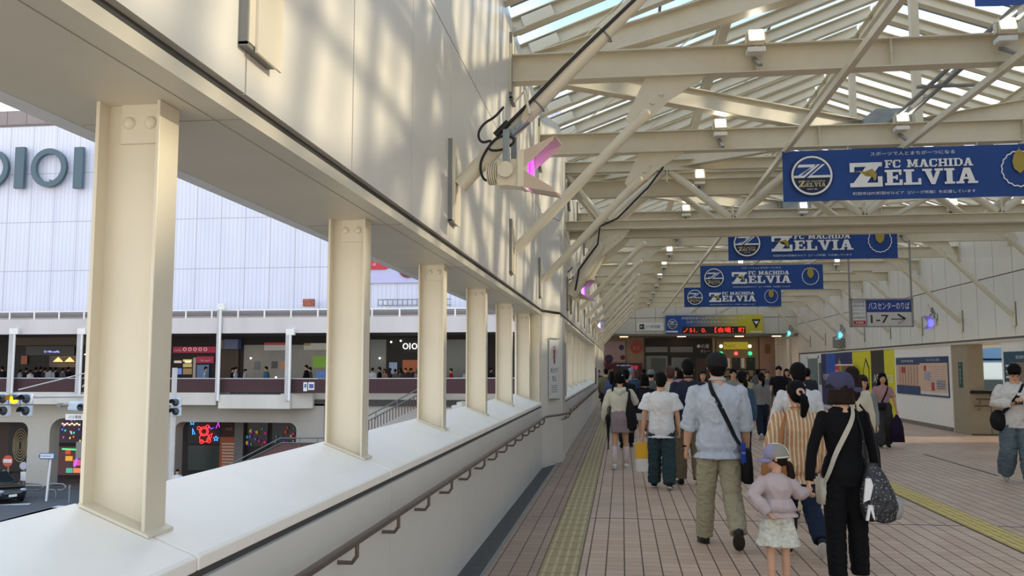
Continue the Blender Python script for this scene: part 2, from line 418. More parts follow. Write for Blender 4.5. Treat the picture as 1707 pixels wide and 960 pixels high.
SILLM = mat('cream_sill_paint', 'fff6e6', .38, noise_amt=.04, noise_scale=3, bump=.03, bump_scale=120)
def sill_prof(x, dx=0): return [(x, Z_SILL-.045), (x, Z_SILL-.004), (x-.012, Z_SILL+.004), (x-.41, Z_SILL+.155), (x-.41, Z_SILL-.045)]
def parapet(x, ya, yb, off, tagname):
    slabs = []
    y = off
    while y > ya: y -= 2.27
    while y < yb:
        a, c = max(y+.006, ya), min(y+2.264, yb)
        if c-a > .1:
            n = len(sill_prof(x)); b = MB(); pr = sill_prof(x)
            b.add([(p[0], a, p[1]) for p in pr]+[(p[0], c, p[1]) for p in pr],
                  [tuple(range(n)), tuple(range(n, 2*n))[::-1]]+[(i, n+i, n+(i+1) % n, (i+1) % n) for i in range(n)])
            slabs.append(struct(b.build('trim_sill_'+tagname, SILLM, bevel=.004)))
        y += 2.27
    b = MB().m(1); b.box(x-.02, x-.40, ya, yb, -.05, Z_SILL-.046)
    y = off
    while y > ya: y -= 2.27
    while y < yb:
        a, c = max(y+.004, ya), min(y+2.266, yb)
        if c-a > .05: b.m(0).box(x+.0, x-.03, a, c, -.012, Z_SILL-.075)
        y += 2.27
    struct(b.build('wall_left_parapet_'+tagname, [PANEL, GROOVE]))
SJ = 2.60
parapet(XL, Y0, 14.3, SJ, 'near'); parapet(XF, 15.9, 35, SJ, 'far')

# H section posts standing on the sill
def window_post(y, x, label, grp=None):
    t = thing('window_post', label, 'post', (x, y, 0), 0, grp)
    zt = Z_SOF
    def zs(dx): return Z_SILL+.004+(-dx-.012)*(.151/.398)
    xi, xo = -.165, -.385   # inner and outer flange
    b = MB(); b.box(xi, xi-.012, 0, .125, zs(xi)+.004, zt); b.build('inner_flange', CREAM, t, bevel=.003)
    b = MB(); b.box(xo, xo+.012, 0, .125, zs(xo), zt); b.build('outer_flange', CREAM, t)
    xi2, xo2 = xi-.006, xo+.006
    b = MB(); b.add([(xi2, .058, zs(xi2)), (xo2, .058, zs(xo2)), (xo2, .058, zt), (xi2, .058, zt), (xi2, .067, zs(xi2)), (xo2, .067, zs(xo2)), (xo2, .067, zt), (xi2, .067, zt)],
                    [(0,1,2,3),(7,6,5,4),(0,4,5,1),(3,2,6,7),(0,3,7,4),(1,5,6,2)])
    b.build('web', CREAM, t)
    M = Matrix.Identity(3)
    b = MB(); s_ = .379
    b.add([(xi+.02, -.012, zs(xi)+.002-.02*s_), (xo, -.005, zs(xo)+.002), (xo, .13, zs(xo)+.002), (xi+.02, .14, zs(xi)+.002-.02*s_),
           (xi+.02, -.012, zs(xi)+.012-.02*s_), (xo, -.005, zs(xo)+.012), (xo, .13, zs(xo)+.012), (xi+.02, .14, zs(xi)+.012-.02*s_)],
          [(0,3,2,1),(4,5,6,7),(0,1,5,4),(1,2,6,5),(2,3,7,6),(3,0,4,7)]); b.build('base_plate', CREAM, t)
    cp = MB().box(xi-.012, xo+.06, .046, .058, zt-.13, zt-.0).build('cleat_plate', CREAM, t)
    for q in (.055, .13):
        b = MB(); b.ell((xi-.012-q+.01, .047, zt-.062), (.022, .014, .022), 14, 8); b.build('bolt_cap', CREAM, cp, smooth=True)
    return t
names = ['nearest and widest', 'second', 'third', 'fourth', 'fifth', 'sixth']
for k in range(6):
    window_post(2.575+2.27*k, XL, 'cream H-section steel post on the left sill, %s from the camera' % names[k], 'posts along the near window band')
for k in range(7):
    window_post(17.3+2.27*k, XF, 'narrow cream steel post in the far window band, %s past the notice column' % (['first', 'second', 'third', 'fourth', 'fifth', 'sixth', 'seventh'][k]), 'posts along the far window band')
struct(MB().box(XL-.02, XL-.40, 14.1, 14.3, Z_SILL, Z_SOF).build('wall_left_jamb', CREAM))
# notice column
cb = MB(); cb.prism([(XL, 14.3), (-1.02, 15.2), (-1.02, 15.9), (-1.75, 15.9), (-1.75, 14.3)], -.012, Z_SOF, 'z')
struct(cb.build('wall_column', PANEL))
struct(MB().box(-1.75, XF-.02, 35, Y1, -.05, Z_PAN).build('wall_left_end', CREAM))
struct(MB().box(XF-.61, XF-.0, 34.9, 36.2, -.05, Z_SOF).build('wall_left_end_pier', CREAM))

# right side: upper panel wall, lower walls
upper_wall('wall_right', XRU, Y0, Y1, sgn=-1, off=24.85-1.22*3, zb=2.45, gap=.014)

yA = atX(1495, 640, XR).y; yB = atX(1587, 640, XR).y; yC = atX(1613, 640, XR+.0).y
yD = atX(1672, 640, XR).y
DGP = mat('dim_grey_paint', '8a8478', .7)
struct(MB().box(XRU+.04, XRU+.3, Y0, yD, 0, 2.44).build('wall_right_back_near', DGP)); struct(MB().box(XRU+.04, XRU+.3, 31.0, Y1, 0, 2.44).build('wall_right_back', DGP))
WM = mat('white_wall_paint', 'efebe2', .6, noise_amt=.03)
struct(MB().box(XR, XR+.25, yB, 34.6, 0, 2.17).build('wall_right_lower', WM))
struct(MB().box(XR-.012, XR, yB, 34.6, 0, .11).build('baseboard_right', mat('grey_brown_skirting', '7c7469', .6)))
BEI = mat('beige_jamb_and_shade', '9c9179', .5, noise_amt=.06)  # beige jamb tone; on the recess panels it holds their brownish shading
struct(MB().box(XR+.02, XR+.25, yC, yB-.003, 0, 2.17).build('wall_right_jamb', BEI))
# wall facing the camera where a passage turns off to the right
def xu(u): return atY(u, 640, yC).x
struct(MB().box(XR+.25, XR+2.2, yC, yC+.12, .02, 1.0).build('wall_right_recess', BEI))
struct(MB().box(xu(1650)-.008, xu(1650)+.008, yC-.003, yC, .02, 1.0).box(XR+.05, XR+2.2, yC-.012, yC, 0, .03).build('trim_12', GROOVE))
struct(MB().box(XR+.05, XR+2.2, yC-.06, yC+.13, .985, 1.06).build('trim_7', BLACKM))
struct(MB().box(XR+.25, xu(1641), yC+.01, yC+.12, 1.06, 2.17).build('wall_right_recess_upper', BEI))
struct(MB().box(xu(1641)-.1, XR+2.2, yC+.03, yC+.08, 1.78, 1.83).build('trim_8', BLACKM))
struct(MB().box(xu(1641), XR+2.2, yC+.055, yC+.062, 1.06, 2.17).build('window_1', SHOPGLASS))
struct(MB().box(XR, XR+.25, 2.0, yD, 0, 2.17).build('wall_right_near', WM))
# head band above lower walls
hb = MB(); hb.box(XR-.03, XRU, 2, 34.6, 2.17, 2.235); struct(hb.build('trim_9', mat('pale_head_band', 'cdc5b2', .5)))
struct(MB().box(XR-.032, XR-.02, 2, 34.6, 2.225, 2.24).build('trim_10', GROOVE))
# daylight beyond the right window: pale building
fb = thing('white_building', 'white building seen through the narrow window on the right', 'building', (14, 46, 0))
MB().box(0, 14, 0, 6, -6, 1.85).build('wall', WHITE, fb)
MB().box(0, 14, -.05, 0, .3, 1.0).build('dark_window_band', mat('dark_tint_glazing', '2c3134', .2), fb)
MB().box(3.2, 9, 8, 12, -6, 3.0).build('blue_glass_block', mat('blue_glazing', '6f93b4', .2), fb)

# far station wall
SY = 54.0
sx0, _ = XZ(990, 560, SY)
def S_(u, v, y=SY): return XZ(u, v, y)
x0, zt_ = S_(1000, 516); x1, zb_ = S_(1330, 557)
BANDM = grid_mat('cream_station_panels', 'd0cab9', '5a564e', 1.22, 6, .02, ox=.35)
struct(MB().box(-2.2, XRU+.3, SY, SY+.3, 3.64, 8.5).build('wall_far', BANDM))
struct(MB().box(-2.2, XRU+.3, SY-.01, SY, 4.62, 4.645).build('trim_11', GROOVE))
struct(MB().box(-2.2, 12.2, SY-.25, SY+2.2, 3.5, 3.64).build('ceiling_station', mat('grey_bronze_soffit', '6e675d', .5)))
struct(MB().box(-2.2, 12.2, SY+1.9, SY+2.2, -.1, 3.5).build('wall_far_shops', mat('station_beige_wall', 'a99a88', .7)))

# ================================================================== roof
FY = [2.89+3.66*k for k in range(14)]
def roofz(x): return Z_EAVE+(Z_RIDGE-Z_EAVE)*(1-abs(x-XC)/(XC-XL))
gz = MB()
for sx, a, b in ((0, XL-.1, XC), (0, XC, XRU+.1)):
    gz.add([(a, Y0, roofz(a)+.13), (b, Y0, roofz(b)+.13), (b, Y1, roofz(b)+.13), (a, Y1, roofz(a)+.13)], [(0, 1, 2, 3)])
struct(gz.build('ceiling', ROOFGLASS))
gb = MB(); y = Y0
while y < Y1:
    for a, b in ((XL, XC), (XC, XRU)):
        gb.bar((a, y+.45, roofz(a)+.12), (b, y+.45, roofz(b)+.12), .045, .05)
        gb.bar((a, y+.53, roofz(a)+.10), (b, y+.53, roofz(b)+.10), .02, .03)
    y += .915
for x in (XL+1.9, XL+3.9, XC+2, XC+4):
    gb.bar((x, Y0, roofz(x)+.12), (x, Y1, roofz(x)+.12), .04, .04)
struct(gb.build('ceiling_glazing_bars', GREYM))
# rafters: one thing each
rl = MB(); rl.ibeam((XL-.05, 0, roofz(XL)-.02), (XC, 0, roofz(XC)-.02), .19, .16, .012, .01)
rl.bar((XL+.12, -.085, roofz(XL+.12)-.02), (XL+.5, -.085, roofz(XL+.5)-.02), .01, .14)
rr = MB(); rr.ibeam((XRU+.05, 0, roofz(XRU)-.02), (XC, 0, roofz(XC)-.02), .19, .16, .012, .01)
first = {}
y = .5
while y < Y1:
    for side, m_ in (('left', rl), ('right', rr)):
        if side not in first:
            o = m_.build('rafter', STEEL); tag(o, 'slender cream steel rafter under the glass roof, %s slope' % side, 'rafter', 'rafters of the %s roof slope' % side); o.location = (0, y, 0); first[side] = o
        else:
            o = first[side].copy(); C.objects.link(o); o.location = (0, y, 0)
    y += .915
# purlins and ridge
for x, nm, lb in ((XC, 'ridge_beam', 'cream steel ridge beam along the crown of the glass roof'), (XL+2.9, 'purlin', 'cream steel purlin running along the left roof slope'), (XC+3, 'purlin', 'cream steel purlin running along the right roof slope')):
    o = MB().ibeam((x, Y0, roofz(x)-.2), (x, Y1, roofz(x)-.2), .2, .14).build(nm, STEEL); tag(o, lb, 'roof beam')
# tie beams with stiffeners, post up to the ridge
for k, y in enumerate(FY):
    lab = 'the one right above the camera' if k == 0 else ['', 'just outside the top of the view', 'nearest in view, crossing at the top', 'second in view, behind the nearest lamps', 'third in view', 'just beyond the trusses', 'second beyond the trusses', 'third beyond the trusses', 'fourth beyond the trusses', 'fifth beyond the trusses', 'sixth beyond the trusses', 'fourth before the station wall', 'third before the station wall', 'nearly at the station wall'][k]
    t = thing('tie_beam', 'cream steel tie beam across the concourse, %s' % lab, 'beam', (XL, y, 0), 0, 'tie beams of the roof frames')
    L = XRU-XL
    MB().ibeam((0, 0, 5.21), (L, 0, 5.21), .34, .20, .016, .012).build('beam', STEEL, t)
    b = MB()
    for x in (2.9, 4.4, 7.4, 8.9): b.box(x-.006, x+.006, -.095, .095, 5.05, 5.37)
    b.build('stiffener_plate', STEEL, t)
    b = MB().box(XC-XL-.06, XC-XL+.06, -.06, .06, 5.38, Z_RIDGE-.3); b.build('king_post', STEEL, t)
    b = MB().box(-.0, .03, -.15, .15, 4.9, 5.5).box(L-.03, L, -.15, .15, 4.9, 5.5); b.build('end_plate', STEEL, t)
# zig-zag plan bracing beams
zz = 5.68
nodes_w = [11.5+7.32*k for k in range(-2, 6)]
cnt = 0
for yw in nodes_w:
    for s_ in (-1, 1):
        yc = yw+s_*3.66
        if not (0 < yc < Y1): continue
        cnt += 1
        for side, xw, xc in (('left', XL, XC-.6), ('right', XRU, XC+.6)):
            o = MB().ibeam((xw, yw, zz), (xc, yc, zz), .30, .18, .014, .01).build('diagonal_beam', STEEL)
            d = 'towards' if s_ < 0 else 'away from'
            tag(o, 'cream diagonal roof beam from the %s wall to the middle, %s bay, slanting %s the camera' % (side, ORD[(yw > 0)*int((yw+3.2)/7.32)], d), 'beam', 'zigzag beams on top of the tie beams')
for i in range(-1, 6):
    yc = 15.16+7.32*i
    if yc < Y1:
        t = thing('junction_box', 'grey sheet metal box on the middle roof node, %s bay' % ORD[i+1], 'box', (XC-.55, yc-.35, 5.55), 0, 'grey boxes on the middle nodes')
        MB().prism([(0, 0), (.95, 0), (.95, .36), (.2, .36), (0, .2)], 0, .5).build('housing', mat('dull_zinc', '9aa0a0', .45, metal=.4, noise_amt=.2, noise_scale=6), t, bevel=.006)
        o = MB().ibeam((XC-.75, yc, zz-.02), (XC+.75, yc, zz-.02), .30, .2).build('node_beam', STEEL); tag(o, 'short cream steel node beam under the grey box, %s bay' % ORD[i+1], 'beam', 'middle node beams')
# wire bracing rods under the glass
for i in range(2, 8):
    y = FY[i]
    for side, xa, xb in (('left', XL+.3, XL+2.9), ('right', XRU-.3, XC+3)):
        b = MB(); b.tube([(xa, y-1.6, roofz(xa)-.2), (xb, y+1.8, roofz(xb)-.25)], .009, 6); b.tube([(xa, y+1.8, roofz(xa)-.2), (xb, y-1.6, roofz(xb)-.25)], .009, 6)
        o = b.build('bracing_rod', STEEL); tag(o, 'thin crossed rods under the %s glass slope, %s pair' % (side, ORD[i-2]), 'rod', 'crossed bracing rods')
# grey conduits along the middle
for x in (4.25, 4.42):
    o = MB().tube([(x, 3, 5.48), (x, 20.5, 5.48)], .032, 10).build('conduit_pipe', GREYM, smooth=True)
    tag(o, 'grey conduit along the roof middle, %s of the pair' % ('left' if x < 4.3 else 'right'), 'pipe', 'paired conduits')
for y in (8.5, 12.2, 15.6):
    o = MB().box(4.05, 4.8, y-.03, y+.03, 5.42, 5.45).build('conduit_bracket', GREYM); tag(o, 'grey bracket under the paired conduits', 'bracket', 'conduit brackets')
# longitudinal square tubes
for x, lb in ((2.56, 'left'), (4.30, 'middle'), (6.05, 'right')):
    o = MB().box(x-.035, x+.035, 1.5, SY-.05, 4.92, 5.0).build('hanging_rail', STEEL); tag(o, 'long cream square tube under the tie beams, %s of three' % lb, 'rail')

# double lattice truss
TRY = (17.0, 18.15)
for y, lb in zip(TRY, ('front', 'rear')):
    xw = XF
    t = thing('lattice_truss', 'cream lattice truss with pipe diagonals spanning the concourse, %s one of the pair' % lb, 'truss', (0, y, 0), 0, 'pair of lattice trusses')
    MB().ibeam((xw, 0, 4.39), (XRU, 0, 4.39), .17, .22, .018, .012).build('bottom_chord', STEEL, t)
    MB().ibeam((xw, 0, 5.55), (XRU, 0, 5.55), .22, .20, .02, .012).build('top_chord', STEEL, t)
    lo = [-.27+2.43*i for i in range(5)]; hi = [.92+2.43*i for i in range(4)]; k_ = 0
    for a in lo:
        for h in hi:
            if abs(a-h) < 1.4:
                MB().tube([(a+.05*(1 if h > a else -1), 0, 4.50), (h-.05*(1 if h > a else -1), 0, 5.44)], .072, 14).build('diagonal_pipe', STEEL, t, smooth=True)
    MB().tube([(xw+.02, 0, 5.42), (lo[0]-.06, 0, 4.50)], .055, 14).build('diagonal_pipe', STEEL, t, smooth=True)
    for a in lo: MB().box(a-.012, a+.012, -.1, .1, 4.48, 4.72).build('node_plate', STEEL, t)
    for h in hi: MB().box(h-.012, h+.012, -.1, .1, 5.2, 5.44).build('node_plate', STEEL, t)
# knee braces and their wall boxes
def knee(y, side, big, lab):
    s_ = 1 if side == 'left' else -1; xw = (XL if y < 14.8 else XF) if side == 'left' else XRU
    t = thing('knee_brace', lab, 'brace', (xw, y, 0), 0, 'knee braces on the %s wall' % side)
    r = .13 if big else .062
    ex, ez = (.62, 3.95) if big else (1.62, 4.62)
    MB().tube([(s_*.07, 0, 3.02), (s_*ex, 0, ez)], r, 16).build('pipe', STEEL, t, smooth=True)
    MB().ell((s_*ex, 0, ez), (r*.99, r*.99, r*.99), 14, 8).build('pipe_cap', STEEL, t, smooth=True)
    b = MB()
    if big:
        b.prism([(s_*.62, 3.72), (s_*.36, 4.0), (s_*.66, 4.30), (s_*1.25, 4.30), (s_*1.12, 4.12)], -.02, .02)
    else:
        b.prism([(s_*1.5, 4.42), (s_*1.38, 4.56), (s_*1.62, 5.05), (s_*2.35, 5.05), (s_*1.92, 4.78)], -.012, .012)
    gp = b.build('gusset_plate', STEEL, t)
    for q in range(10 if big else 2):
        a = (.68+.09*(q % 5)-.07*(q//5), 3.98+.045*(q % 5)+.11*(q//5)) if big else (1.70+.1*q, 4.74+.1*q)
        MB().tube([(s_*a[0], -.045, a[1]), (s_*a[0], .045, a[1])], .026, 10).build('bolt', STEEL, gp, smooth=True)
    b = MB().m(0).box(s_*.0, s_*.036, -.11, .13, 2.74, 3.36); b.m(1).box(0, s_*.032, -.118, -.11, 2.73, 3.37).box(0, s_*.032, -.118, .13, 2.725, 2.74)
    b.build('wall_box', [CREAM, GREYM], t)
    MB().box(s_*.036, s_*.046, -.06, .16, 2.72, 3.25).build('flange_plate', CREAM, t)
    return t
LN = ['whose box hangs at the top edge', 'carrying the nearest violet floodlight', 'second in full view', 'third in full view']
for k, y in enumerate(FY):
    if k == 4: continue
    nm = LN[k] if k < 4 else '%s past the trusses' % ('first', 'second', 'third', 'fourth', 'fifth', 'sixth', 'seventh', 'eighth', 'ninth')[k-5]
    knee(y, 'left', False, 'cream pipe brace on the left wall, ' + nm)
    if k >= 5: knee(y, 'right', False, 'cream pipe brace on the right wall, %s past the trusses' % ('first', 'second', 'third', 'fourth', 'fifth', 'sixth', 'seventh', 'eighth', 'ninth')[k-5])
for y, lb in zip(TRY, ('front', 'rear')):
    for sd in ('left', 'right'): knee(y, sd, True, 'thick cream pipe brace at the %s end of the %s truss' % (sd, lb))
# tall cover boxes high on the left wall at tie beam ends
for k, y in enumerate(FY[1:8]):
    x = XL if y < 14.8 else XF
    o = MB().m(0).box(x, x+.035, y-.10, y+.22, 4.85, 5.62).m(1).box(x, x+.038, y-.115, y-.10, 4.83, 5.65).box(x, x+.038, y-.115, y+.22, 4.82, 4.85).build('cover_box', [CREAM, GREYM])
    tag(o, 'shallow cream cover box at the left end of a tie beam, %s from the camera' % ORD[k], 'box', 'cover boxes high on the left wall')
# small work-light floodlights on the ties
LAMPG = mat('flood_glass_glow', 'ffffff', .3, emit='fff6e4', es=14)
def flood(label):
    t = thing('flood_lamp', label, 'lamp', (0, 0, 0), 0, 'white floodlights on the tie beams')
    Rm = Matrix.Rotation(R(-18), 3, 'X')
    lh = MB().cbox((0, -.05, .08), (.19, .08, .17), Rm).build('lamp_head', CREAM, t, bevel=.01)
    MB().cbox((0, -.095, .095), (.14, .012, .12), Rm).build('lens', LAMPG, lh)
    MB().box(-.115, -.10, -.06, .02, .0, .12).build('yoke_arm', STEEL, t); MB().box(.10, .115, -.06, .02, .0, .12).build('yoke_arm', STEEL, t)
    MB().box(-.10, .10, -.08, .08, -.10, -.04).build('driver_box', WHITE, t, bevel=.006)
    MB().bar((0, -.30, -.34), (0, .12, -.12), .05, .035).build('support_channel', GREYM, t)
    return t
fl0 = None
rows = ((1.58, 'left'), (4.30, 'middle'), (7.65, 'right'))
for k, y in enumerate(FY[1:]):
    for x, rn in rows:
        lb = 'lit white floodlight, %s row, %s' % (rn, ('on the tie beam just above the view' if k == 0 else (ORD[k-1]+' one from the camera')))
        if fl0 is None: fl0 = flood(lb); o = fl0
        else: o = copy_tree(fl0)
        o['label'] = lb
        o.location = (x, y-.16, 5.33)
# ================================================================== spotlights hanging on the braces
def spotlight(label, y, u, v, side, col, rz):
    p = atY(u, v, y); s_ = 1 if side == 'left' else -1
    t = thing('spotlight', label, 'spotlight', p, rz if side == 'left' else math.pi-rz)
    em = mat('glow_'+col, col, .4, emit=col, es=3.5)
    b = MB(); b.cbox((-.035, 0, -.01), (.17, .17, .20)); b.prism([(-.09, -.10), (.09, -.135), (.09, -.10)], -.085, .085); b.build('housing', CREAM, t, bevel=.01)
    b = MB()
    for q in range(5): b.lathe([(.0, 0), (.085, .0), (.085, .010), (.0, .010)], (-.125-.017*q, 0, 0), 18, Matrix.Rotation(-math.pi/2, 3, 'Y'))
    b.lathe([(.0, 0), (.066, .0), (.066, .09), (.0, .09)], (-.12, 0, 0), 18, Matrix.Rotation(-math.pi/2, 3, 'Y'))
    b.build('cooling_fins', CREAM, t, smooth=True)
    b = MB()
    b.box(.05, .13, -.11, -.10, -.13, .15).box(.05, .13, .10, .11, -.13, .15).box(.05, .07, -.10, .10, -.13, .15)
    ff = b.build('front_frame', CREAM, t)
    MB().box(.085, .100, -.095, .095, -.095, .105).build('lens', em, ff)
    dm = mat('door_tint_'+col, 'c9b49f', .4)
    b = MB(); b.add([(.12, -.105, .145), (.12, .105, .145), (.34, .13, .225), (.34, -.13, .225), (.12, -.105, .152), (.12, .105, .152), (.34, .13, .232), (.34, -.13, .232)], [(0,1,2,3),(7,6,5,4),(0,4,5,1),(1,5,6,2),(2,6,7,3),(3,7,4,0)])
    b.add([(.12, -.108, -.0), (.12, -.108, .152), (.34, -.13, .232), (.34, -.13, .15)], [(0, 1, 2, 3)]) if False else None
    b.build('barn_door', dm, ff)
    for s2 in (-1, 1):
        for z2 in (-1, 1):
            w1 = MB(); pl = [(.10, .01*z2), (.10, .14*z2), (.33, (.226 if z2 > 0 else -.19)), (.33, (.20 if z2 > 0 else -.16))]; w1.add([(x_, s2*(.108+.09*(x_-.10)), z_) for x_, z_ in pl]+[(x_, s2*(.112+.09*(x_-.10)), z_) for x_, z_ in pl], [(0,1,2,3),(7,6,5,4),(0,4,5,1),(1,5,6,2),(2,6,7,3),(3,7,4,0)]); w1.build('side_wing', dm, ff)
    b = MB(); b.add([(.12, -.105, -.128), (.12, .105, -.128), (.34, .13, -.185), (.34, -.13, -.185), (.12, -.105, -.135), (.12, .105, -.135), (.34, .13, -.192), (.34, -.13, -.192)], [(0,1,2,3),(7,6,5,4),(0,4,5,1),(1,5,6,2),(2,6,7,3),(3,7,4,0)])
    b.build('barn_door', dm, ff)
    b = MB(); b.box(-.06, -.01, -.125, -.105, -.04, .30).box(-.06, -.01, .105, .125, -.04, .30).box(-.06, -.01, -.125, .125, .29, .31)
    b.build('yoke', GALV, t, bevel=.004)
    b = MB()
    for q in (-.132, .132): MB().lathe([(.0, -.012), (.06, -.012), (.06, .012), (0, .012)], (-.035, q, 0), 20, Matrix.Rotation(math.pi/2, 3, 'X')).build('pivot_disc', CREAM, t, smooth=True)
    b = MB().bar((-.035, 0, .30), (.10, 0, .40), .05, .05).bar((.02, 0, .33), (.11, 0, .47), .07, .03); b.build('hanging_arm', GALV, t)
    b = MB().tube([(.14, -.09, .42), (.10, -.09, .60), (.02, -.09, .52)], .012, 8).tube([(.06, 0, .38), (.13, -.05, .47)], .03, 8); b.build('pipe_clamp', STEEL, t)
    b = MB().tube(smooth_pts([(-.19, 0, -.04), (-.24, 0, -.05), (-.27, -.02, .03), (-.25, -.04, .13), (-.12, -.08, .27), (.0, -.10, .26), (.03, -.09, .21), (-.08, -.07, .16), (-.2, -.07, .17), (-.15, -.07, .25), (-.24, -.09, .22), (-.27, -.09, .30), (-.22, -.08, .38), (-.14, -.07, .42), (-.07, -.06, .50)], 2), .010, 8)
    b.build('cable', DARK, t, smooth=True)
    return t
SPA = spotlight('cream floodlight with violet lens and barn doors hanging from the nearest brace', 6.45, 858, 288, 'left', 'b018e8', R(-8))
spotlight('cream floodlight with pale violet lens on the left wall, second from the camera', 17.3, 962, 487, 'left', '9a58e8', R(-20))
spotlight('cream floodlight with faint blue lens far along the left wall', 31.9, 994, 543, 'left', '7c8cf0', R(-30))
spotlight('floodlight with deep blue lens on the right wall', 28.2, 1556, 539, 'right', '3a3cf0', R(-40))
spotlight('floodlight with light blue lens on the right wall, middle of three', 39.2, 1404, 559, 'right', '38a8f0', R(-40))
spotlight('floodlight with turquoise lens near the station end of the right wall', 50.3, 1318, 556, 'right', '40d0d8', R(-40))
# black cable running up the nearest brace
pts = []
for i in range(9):
    q = i/8; pts.append((XL+.40+1.35*q+.01*math.sin(9*q), 6.55-.075, 3.42+1.32*q+.012*math.sin(7*q)))
o = MB().tube(pts, .014, 8).build('black_cable', DARK, smooth=True); tag(o, 'black cable strapped along the nearest brace above the violet floodlight', 'cable')
o = MB().tube([(XL+.36, 6.47, 3.39), (XL+.46, 6.47, 3.49)], .026, 10).build('cable_connector', DARK, smooth=True); tag(o, 'black plug connector on the cable of the nearest brace', 'connector')
for i, q in enumerate((.62, 1.15)):
    a = Vector((XL+.07+q*.985, 6.55, 3.02+q*1.0)) ; d = Vector((1, 0, 1.03)).normalized(); n1 = Vector((0, 1, 0)); n2 = d.cross(n1)
    o = MB().tube([a+(n1*math.cos(t)+n2*math.sin(t))*.066 for t in [2*math.pi*k/16 for k in range(16)]], .007, 6, closed=True).build('pipe_strap', GREYM); tag(o, 'metal strap round the nearest brace, %s of two' % ('lower', 'upper')[i], 'strap')
# cable on the front truss brace
o = MB().tube([(XF+.18, 16.8, 3.1), (XF+.25, 16.8, 3.5), (XF+.62, 16.8, 4.0), (XF+.66, 16.85, 4.35), (XF+1.0, 16.85, 4.5), (XF+1.6, 16.87, 5.1), (XF+1.9, 16.88, 5.5)], .02, 6).build('black_cable', DARK, smooth=True); tag(o, 'black cable looping up to the front truss on the left', 'cable')

# ================================================================== handrails
def handrail(pts, label, brk, side=1):
    t = thing('handrail', label, 'handrail', (0, 0, 0))
    MB().tube(pts, .019, 12).build('rail', BROWNRAIL, t, smooth=True)
    for (x, y, z, dx, dy) in brk:
        MB().tube([(x, y, z-.015), (x, y, z-.07), (x+dx*.25, y+dy*.25, z-.10), (x+dx, y+dy, z-.10)], .010, 8).build('bracket', BROWNRAIL, t, smooth=True)
    return t
yb = [2.45+.75*k for k in range(16)]
handrail([(-1.21, .5, .83), (-1.21, 14.0, .83), (-1.0, 14.75, .83), (-.93, 15.3, .83), (-.93, 15.75, .83), (-.93, 15.85, .78)],
         'bronze handrail along the near left parapet, bending round the notice column', [(-1.21, y, .83, -.09, .0) for y in yb]+[(-.95, 15.1, .83, -.09, -.02), (-.93, 15.6, .83, -.09, 0)])
handrail([(-.96, 16.4, .83), (-.96, 35.2, .83), (-.95, 35.5, .86)], 'bronze handrail along the far left parapet beyond the notice column', [(-.96, 16.8+1.0*k, .83, -.09, 0) for k in range(19)])
handrail([(xu(1620), yC-.09, .70), (XR+2.1, yC-.09, .70)], 'lower dark handrail on the wall of the side passage at the right', [(xu(1628), yC-.09, .70, 0, .09)])
handrail([(xu(1624), yC-.09, .86), (XR+2.1, yC-.09, .86)], 'upper dark handrail on the wall of the side passage at the right', [(xu(1630), yC-.09, .86, 0, .09)])

# ================================================================== slab letters
def R4(x0, x1, y0, y1): return [(x0, y0), (x1, y0), (x1, y1), (x0, y1)]
GL = {
 'E': (.84, [R4(.1,.38,0,1), R4(0,.8,.85,1), R4(0,.84,0,.15), R4(.38,.62,.43,.57), R4(.68,.8,.66,1), R4(.7,.84,0,.36), R4(.53,.62,.34,.66)]),
 'L': (.82, [R4(.1,.38,0,1), R4(0,.5,.86,1), R4(0,.82,0,.15), R4(.68,.82,0,.4)]),
 'V': (.98, [R4(0,.46,.86,1), R4(.58,.98,.86,1), [(.08,1),(.38,1),(.60,.0),(.42,0)], [(.42,0),(.60,0),(.9,1),(.7,1)]]),
 'I': (.48, [R4(.1,.38,0,1), R4(0,.48,.86,1), R4(0,.48,0,.14)]),
 'A': (1.02, [R4(0,.38,0,.14), R4(.54,1.02,0,.14), [(.1,0),(.27,0),(.58,1),(.36,1)], [(.63,0),(.93,0),(.66,1),(.4,1)], R4(.26,.72,.28,.42)]),
 'Z': (1.0, [R4(0,1,.83,1), R4(0,.14,.62,1), R4(0,1,0,.17), R4(.86,1,0,.42), [(.0,.0),(.42,0),(1,1),(.6,1)]]),
 'F': (.8, [R4(.1,.34,0,1), R4(0,.8,.86,1), R4(0,.46,0,.14), R4(.34,.6,.43,.57), R4(.67,.8,.66,1), R4(.52,.6,.34,.66)]),
 'C': (.84, [R4(.16,.7,.85,1), R4(.16,.7,0,.15), [(0,.2),(.16,0),(.26,.1),(.26,.9),(.16,1),(0,.8)], R4(.68,.8,.64,1), [(.66,.15),(.82,.24),(.82,.34),(.7,.34)], [(.6,0),(.82,.2),(.7,.28),(.5,.14)]]),
 'M': (1.2, [R4(.1,.34,0,1), R4(.86,1.1,0,1), R4(0,.42,0,.14), R4(.76,1.2,0,.14), R4(0,.3,.86,1), R4(.9,1.2,.86,1), [(.1,1),(.4,1),(.66,.1),(.54,.1)], [(.54,.1),(.66,.1),(1.1,1),(.8,1)]]),
 'H': (1.0, [R4(.1,.34,0,1), R4(.66,.9,0,1), R4(0,.44,0,.14), R4(.56,1,0,.14), R4(0,.44,.86,1), R4(.56,1,.86,1), R4(.3,.7,.43,.57)]),
 'D': (.94, [R4(.1,.34,0,1), R4(0,.66,.86,1), R4(0,.66,0,.14), [(.62,0),(.94,.25),(.94,.75),(.62,1),(.62,.85),(.7,.7),(.7,.3),(.62,.15)]]),
 ' ': (.5, []),
}
